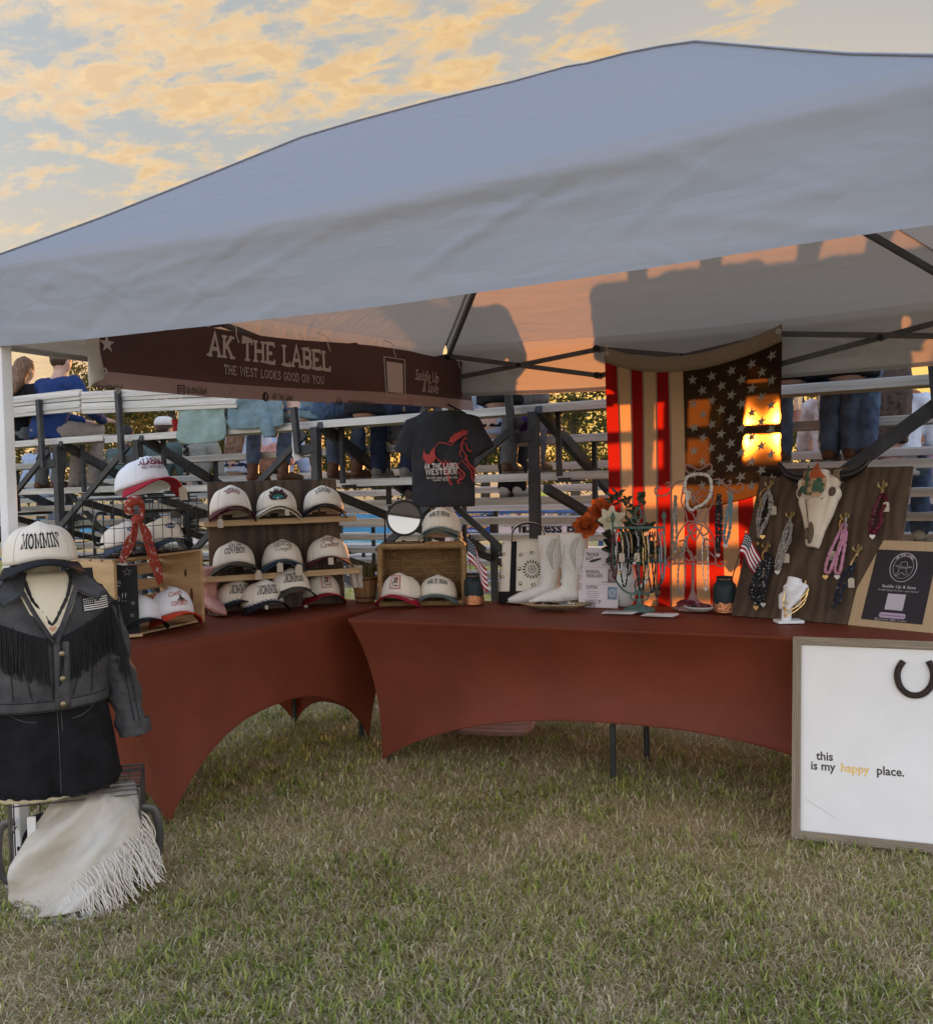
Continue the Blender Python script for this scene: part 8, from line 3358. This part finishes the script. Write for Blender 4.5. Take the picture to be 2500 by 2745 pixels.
bundle('grey and black bandana necklace bundle at top left of the board', [(505, 350), (465, 440), (430, 560), (415, 660), (430, 740), (460, 690), (490, 600), (525, 480), (520, 380)], m_bandg, .0068, 3, 1, (408, 815), (545, 500), [(510, 345), (440, 400), (450, 520)])
bundle('black striped strand within the top left bundle', [(512, 360), (478, 470), (455, 560), (450, 640), (480, 600), (505, 500), (520, 380)], m_bandb, .0062, 1, 3, (458, 755))
bundle('grey knotted necklaces left of the skull snout', [(672, 620), (640, 700), (600, 840), (565, 980), (590, 1000), (625, 880), (665, 760), (688, 640)], m_bandg, .0070, 3, 2, (580, 1045), (650, 890), [(675, 600), (690, 650), (690, 740)])
bundle('maroon beaded necklace at top right of the board', [(1428, 395), (1395, 480), (1360, 580), (1330, 680), (1360, 720), (1405, 660), (1430, 560), (1450, 450), (1440, 395)], m_bandm, .0088, 2, 4, (1355, 755), (1465, 470), None, .6)
bundle('pink knotted necklace right of the skull', [(1110, 640), (1060, 760), (1000, 900), (965, 1020), (1000, 1040), (1040, 940), (1080, 820), (1110, 690)], m_bandp, .0072, 1, 5, (972, 1085), (1030, 870), [(1108, 600), (1085, 650), (1100, 700)], .35)
bundle('second pink knotted necklace on the same hook', [(1135, 640), (1110, 780), (1070, 900), (1045, 1020), (1080, 1050), (1105, 960), (1120, 840), (1140, 700)], m_bandp, .0072, 1, 6, (1068, 1085), None, [(1140, 600), (1135, 640), (1140, 690)], .35)
bundle('black paisley necklace bundle at lower left of the board', [(475, 890), (440, 1000), (395, 1120), (365, 1220), (400, 1290), (450, 1230), (480, 1120), (500, 1000), (490, 900)], m_bandb, .0090, 3, 7, (405, 1335), (468, 1010), [(480, 860), (455, 900), (470, 950)])
bundle('second black paisley strand at lower left of the board', [(470, 900), (450, 1010), (420, 1150), (400, 1270), (435, 1300), (465, 1180), (478, 1050), (482, 910)], m_bandb, .0082, 1, 8, (465, 1310))
bundle('navy necklace with tag at lower right of the board', [(1205, 960), (1130, 1050), (1080, 1150), (1045, 1270), (1070, 1290), (1110, 1180), (1160, 1090), (1195, 990)], m_bandn, .0068, 1, 9, (1040, 1330), (1180, 1090), [(1225, 890), (1190, 960), (1180, 990)], .5, mat('navy_heart', (.01, .012, .03), .3))
bundle('gold chain with tag half hidden by the white bust', [(760, 1120), (720, 1190), (740, 1240), (780, 1200), (805, 1110)], m_gold, .0034, 1, 11, None, (748, 1250), None, .6)

# ================================================================== bust, framed notice, floor sign
m_bust = mat('white_leatherette', (.80, .79, .78), .45, var=.03)
bs_ = thing('jewelry_bust', 'white neck form with gold chains in front of the board', 'display', (2.175, 2.445, ZT), .55)
blob('form', [([(.045, .015, .205), (.035, .01, .170), (.015, -.005, .145)], [.034, .032, .040], (1, .85)),
              ([(.055, -.005, .160), (.0, -.030, .120), (-.03, -.045, .065)], [.045, .062, .030], (1.05, .40)),
              ([(.02, -.01, .15), (.085, .01, .158)], [.03, .022])], m_bust, bs_, .006, 4)
b = MB()
b.tube([(-.01, -.02, .01), (.0, -.015, .10)], [.022, .026], 12, ell=(1, .6))
b.build('post', m_bust, bs_)
b = MB()
b.box((.005, -.012, .007), (.12, .075, .014))
b.build('base', m_bust, bs_, bevel=.003, smooth=False)
MBS = Matrix.Translation((2.175, 2.445, ZT)) @ Matrix.Rotation(.55, 4, 'Z')
for k, (dp, nm) in enumerate((((.085, 'short')), ((.065, 'middle')), ((.048, 'long')))):
    pth = [MBS @ Vector(p_) for p_ in ((.098, -.012, .158), (.065, -.040, dp + .045), (.005, -.064, dp + .006), (-.03, -.068, dp + .020 - .01 * k), (-.035, -.058, .10), (-.022, -.040, .150))]
    necklace('%s gold chain on the white neck form' % nm, pth, m_gold, .0030, .7, (pth[3] + Vector((0, -.004, -.008)), m_gold, .008) if k else None, 'chains on the white neck form', seed=1)

FP0 = Vector((2.435, 2.475, ZT))
FRZ = -.27
FLEAN = math.atan2(.215, .355)
fdir = Vector((math.cos(FRZ), math.sin(FRZ), 0))
fback = Vector((-math.sin(FRZ), math.cos(FRZ), 0))
fup = fback * math.sin(FLEAN) + Vector((0, 0, 1)) * math.cos(FLEAN)
fnor = fdir.cross(fup)
MFR = Matrix(((fdir.x, fup.x, fnor.x, FP0.x), (fdir.y, fup.y, fnor.y, FP0.y), (fdir.z, fup.z, fnor.z, FP0.z), (0, 0, 0, 1)))
FW, FH = .365, .435
fr = thing('framed_notice', 'pine framed dark AK THE LABEL notice leaning at the table end', 'sign', (0, 0, 0))
fr.matrix_world = MFR
m_pinep = mat('planed_pine_frame', (.55, .40, .235), .5, c2=(.48, .33, .18), vscale=5, stretch=(14, 1, 14), wave=(9, 2.5, 'X', .18))
b = MB()
b.box((FW / 2, FH / 2, -.010), (FW, FH, .018))
b.build('backing', m_pinep, fr, smooth=False, bevel=.002)
b = MB()
b.box((FW / 2 + .005, FH / 2 - .008, .0005), (FW - .100, FH - .085, .003))
sh = b.build('sheet', mat('charcoal_plum_print', (.030, .025, .029), .55, var=.08), fr, smooth=False)
nf = lambda x, y, l: Vector((x, y, .0024 + l))
m_nl = mat('lilac_print', (.50, .46, .48), .6)
cx_, cy_ = FW / 2 + .005, .300
for rr, w in ((.072, .0016), (.055, .0008)):
    b = MB()
    b.tube([nf(cx_ + rr * .80 * math.cos(t), cy_ + rr * math.sin(t), .0004) for t in [2 * math.pi * i / 40 for i in range(40)]], w, 4, closed=True)
    b.build('badge_ring', m_nl, fr)
arc_t, arc_f = slab_text('AK THE LABEL', .0125, sx=.9, weight=.2, serif=.05, arc=.056)
letter('lettering', ([(x * .82, y, l) for x, y, l in arc_t], arc_f), nf, m_nl, fr, (cx_, cy_ + .0555))
for poly in ([(-30, 8), (-12, 10), (-10, 24), (0, 27), (12, 24), (13, 10), (32, 4), (20, 2), (0, 5), (-18, 3)], [(-14, 0), (14, 0), (12, -14), (24, -26), (10, -28), (0, -18), (-10, -26), (-22, -36), (-26, -30), (-14, -18)]):
    b = MB()
    b.tube([nf(cx_ + x * .0012, cy_ - .004 + y * .0012, .0004) for x, y in poly], .0011, 4, closed=True)
    b.build('drawing', m_nl, fr)
letter('lettering', sans_text('Saddle Up & Save', .021, .012), nf, m_nl, fr, (cx_, .196))
letter('lettering', sans_text('A little happy for you - scan below!', .0125, 0, .3), nf, m_nl, fr, (cx_, .180))
b = MB()
b.box((cx_, .128, .0030), (.078, .078, .0008))
b.build('code_panel', m_nl, fr, smooth=False)
b = MB()
b.prism([(cx_ + .058 * (1 if math.cos(t) > 0 else -1) + .012 * math.cos(t) - (.012 if math.cos(t) > 0 else -.012), .062 + .013 * math.sin(t)) for t in [2 * math.pi * i / 24 for i in range(24)]], .0008, z=.0026)
b.build('pill', mat('lilac_pill', (.45, .34, .44), .6), fr, smooth=False)
letter('lettering', sans_text('www.shopakthelabel.com', .0115, 0, .1), lambda x, y, l: nf(x, y, l + .001), m_cardink, fr, (cx_, .058))
letter('lettering', sans_text('ak.the.label      AK The Label', .0105), nf, m_nl, fr, (cx_ + .004, .038))
for dx in (-.066, .002):
    disc(nf, cx_ + dx, .0415, .006, m_nl, fr, 'icon', inner=.004)

# large sign leaning on the table front
GP0 = at(2120, 2252, z=0.0) + Vector((0, 0, .004))
GRZ = .17
GLEAN = math.atan2(.335, .74)
gdir = Vector((math.cos(GRZ), math.sin(GRZ), 0))
gback = Vector((-math.sin(GRZ), math.cos(GRZ), 0))
gup = gback * math.sin(GLEAN) + Vector((0, 0, 1)) * math.cos(GLEAN)
gnor = gdir.cross(gup)
MGS = Matrix(((gdir.x, gup.x, gnor.x, GP0.x), (gdir.y, gup.y, gnor.y, GP0.y), (gdir.z, gup.z, gnor.z, GP0.z), (0, 0, 0, 1)))
GW_, GH_ = .90, .815
gs = thing('floor_sign', 'large white sign reading this is my happy place, leaning on the table', 'sign', (0, 0, 0))
gs.matrix_world = MGS
m_greyoak = mat('weathered_oak_frame', (.34, .27, .19), .7, c2=(.24, .185, .13), vscale=6, stretch=(12, 1, 12), wave=(3, 4, 'X', .25), bump=.25, bscale=60)
m_greyoak_h = mat('weathered_oak_rail', (.34, .27, .19), .7, c2=(.24, .185, .13), vscale=6, stretch=(1, 12, 12), wave=(3, 4, 'Y', .25), bump=.25, bscale=60)
m_signw = mat('off_white_canvas_board', (.82, .79, .74), .75, var=.05, vscale=2.4, bump=.05, bscale=300)
t_ = .034
for a, c, mm in ((((0, 0), (t_, t_), (t_, GH_ - t_), (0, GH_)), 0, m_greyoak), (((GW_, 0), (GW_, GH_), (GW_ - t_, GH_ - t_), (GW_ - t_, t_)), 0, m_greyoak), (((0, 0), (GW_, 0), (GW_ - t_, t_), (t_, t_)), 0, m_greyoak_h), (((0, GH_), (t_, GH_ - t_), (GW_ - t_, GH_ - t_), (GW_, GH_)), 0, m_greyoak_h)):
    b = MB()
    b.prism(list(a), .034, z=-.02)
    b.build('frame_rail', mm, gs, smooth=False, bevel=.0015)
b = MB()
b.box((GW_ / 2, GH_ / 2, -.004), (GW_ - 2 * t_ + .004, GH_ - 2 * t_ + .004, .010))
b.build('panel', m_signw, gs, smooth=False)
gf = lambda x, y, l: Vector((x, y, .0012 + l))


def g7(x, y):
    P = on_plane(1950 + x / 2.687, 1600 + y / 2.687, GP0, gnor)
    q_ = MGS.inverted() @ P
    return q_.x, q_.y


m_signink = mat('brown_grey_print', (.085, .065, .060), .7)
m_foil = mat('gold_foil_print', (.72, .46, .14), .35, .6, var=.2, vscale=60)
for s, x, y, m in (('this', 698, 1178, m_signink), ('is my', 685, 1250, m_signink), ('happy', 915, 1268, m_foil), ('place.', 1172, 1288, m_signink)):
    letter('lettering', sans_text(s, .0475, .022, 0, .93), gf, m, gs, g7(x, y))
b = MB()
b.tube([gf(*g7(560, 1458), 0), gf(*g7(640, 1508), .0002), gf(*g7(770, 1592), 0)], .0006, 4)
b.build('scratch', mat('grey_scratch', (.35, .34, .33), .8), gs)
m_iron = mat('rusty_iron', (.040, .026, .020), .7, .3, var=.4, vscale=40, bump=.3, bscale=90)
hs = thing('horseshoe', 'rusty brown horseshoe fixed to the large white sign', 'horseshoe', (0, 0, 0))
hs.matrix_world = MGS
b = MB()
hp = [(1262, 468), (1230, 520), (1220, 580), (1240, 650), (1290, 700), (1350, 715), (1410, 700), (1460, 650), (1480, 580), (1470, 520), (1445, 468)]
pp_ = smoothpath([(*g7(*q_), .010) for q_ in hp], 5)
b.tube(pp_, .0125, 8, ell=(1.0, .5))
b.build('shoe', m_iron, hs)
for i in (8, 12, 16, 34, 38, 42):
    b = MB()
    b.ball(pp_[i] + Vector((0, 0, .006)), .003, 6)
    b.build('nail_hole', m_blackplastic, hs)
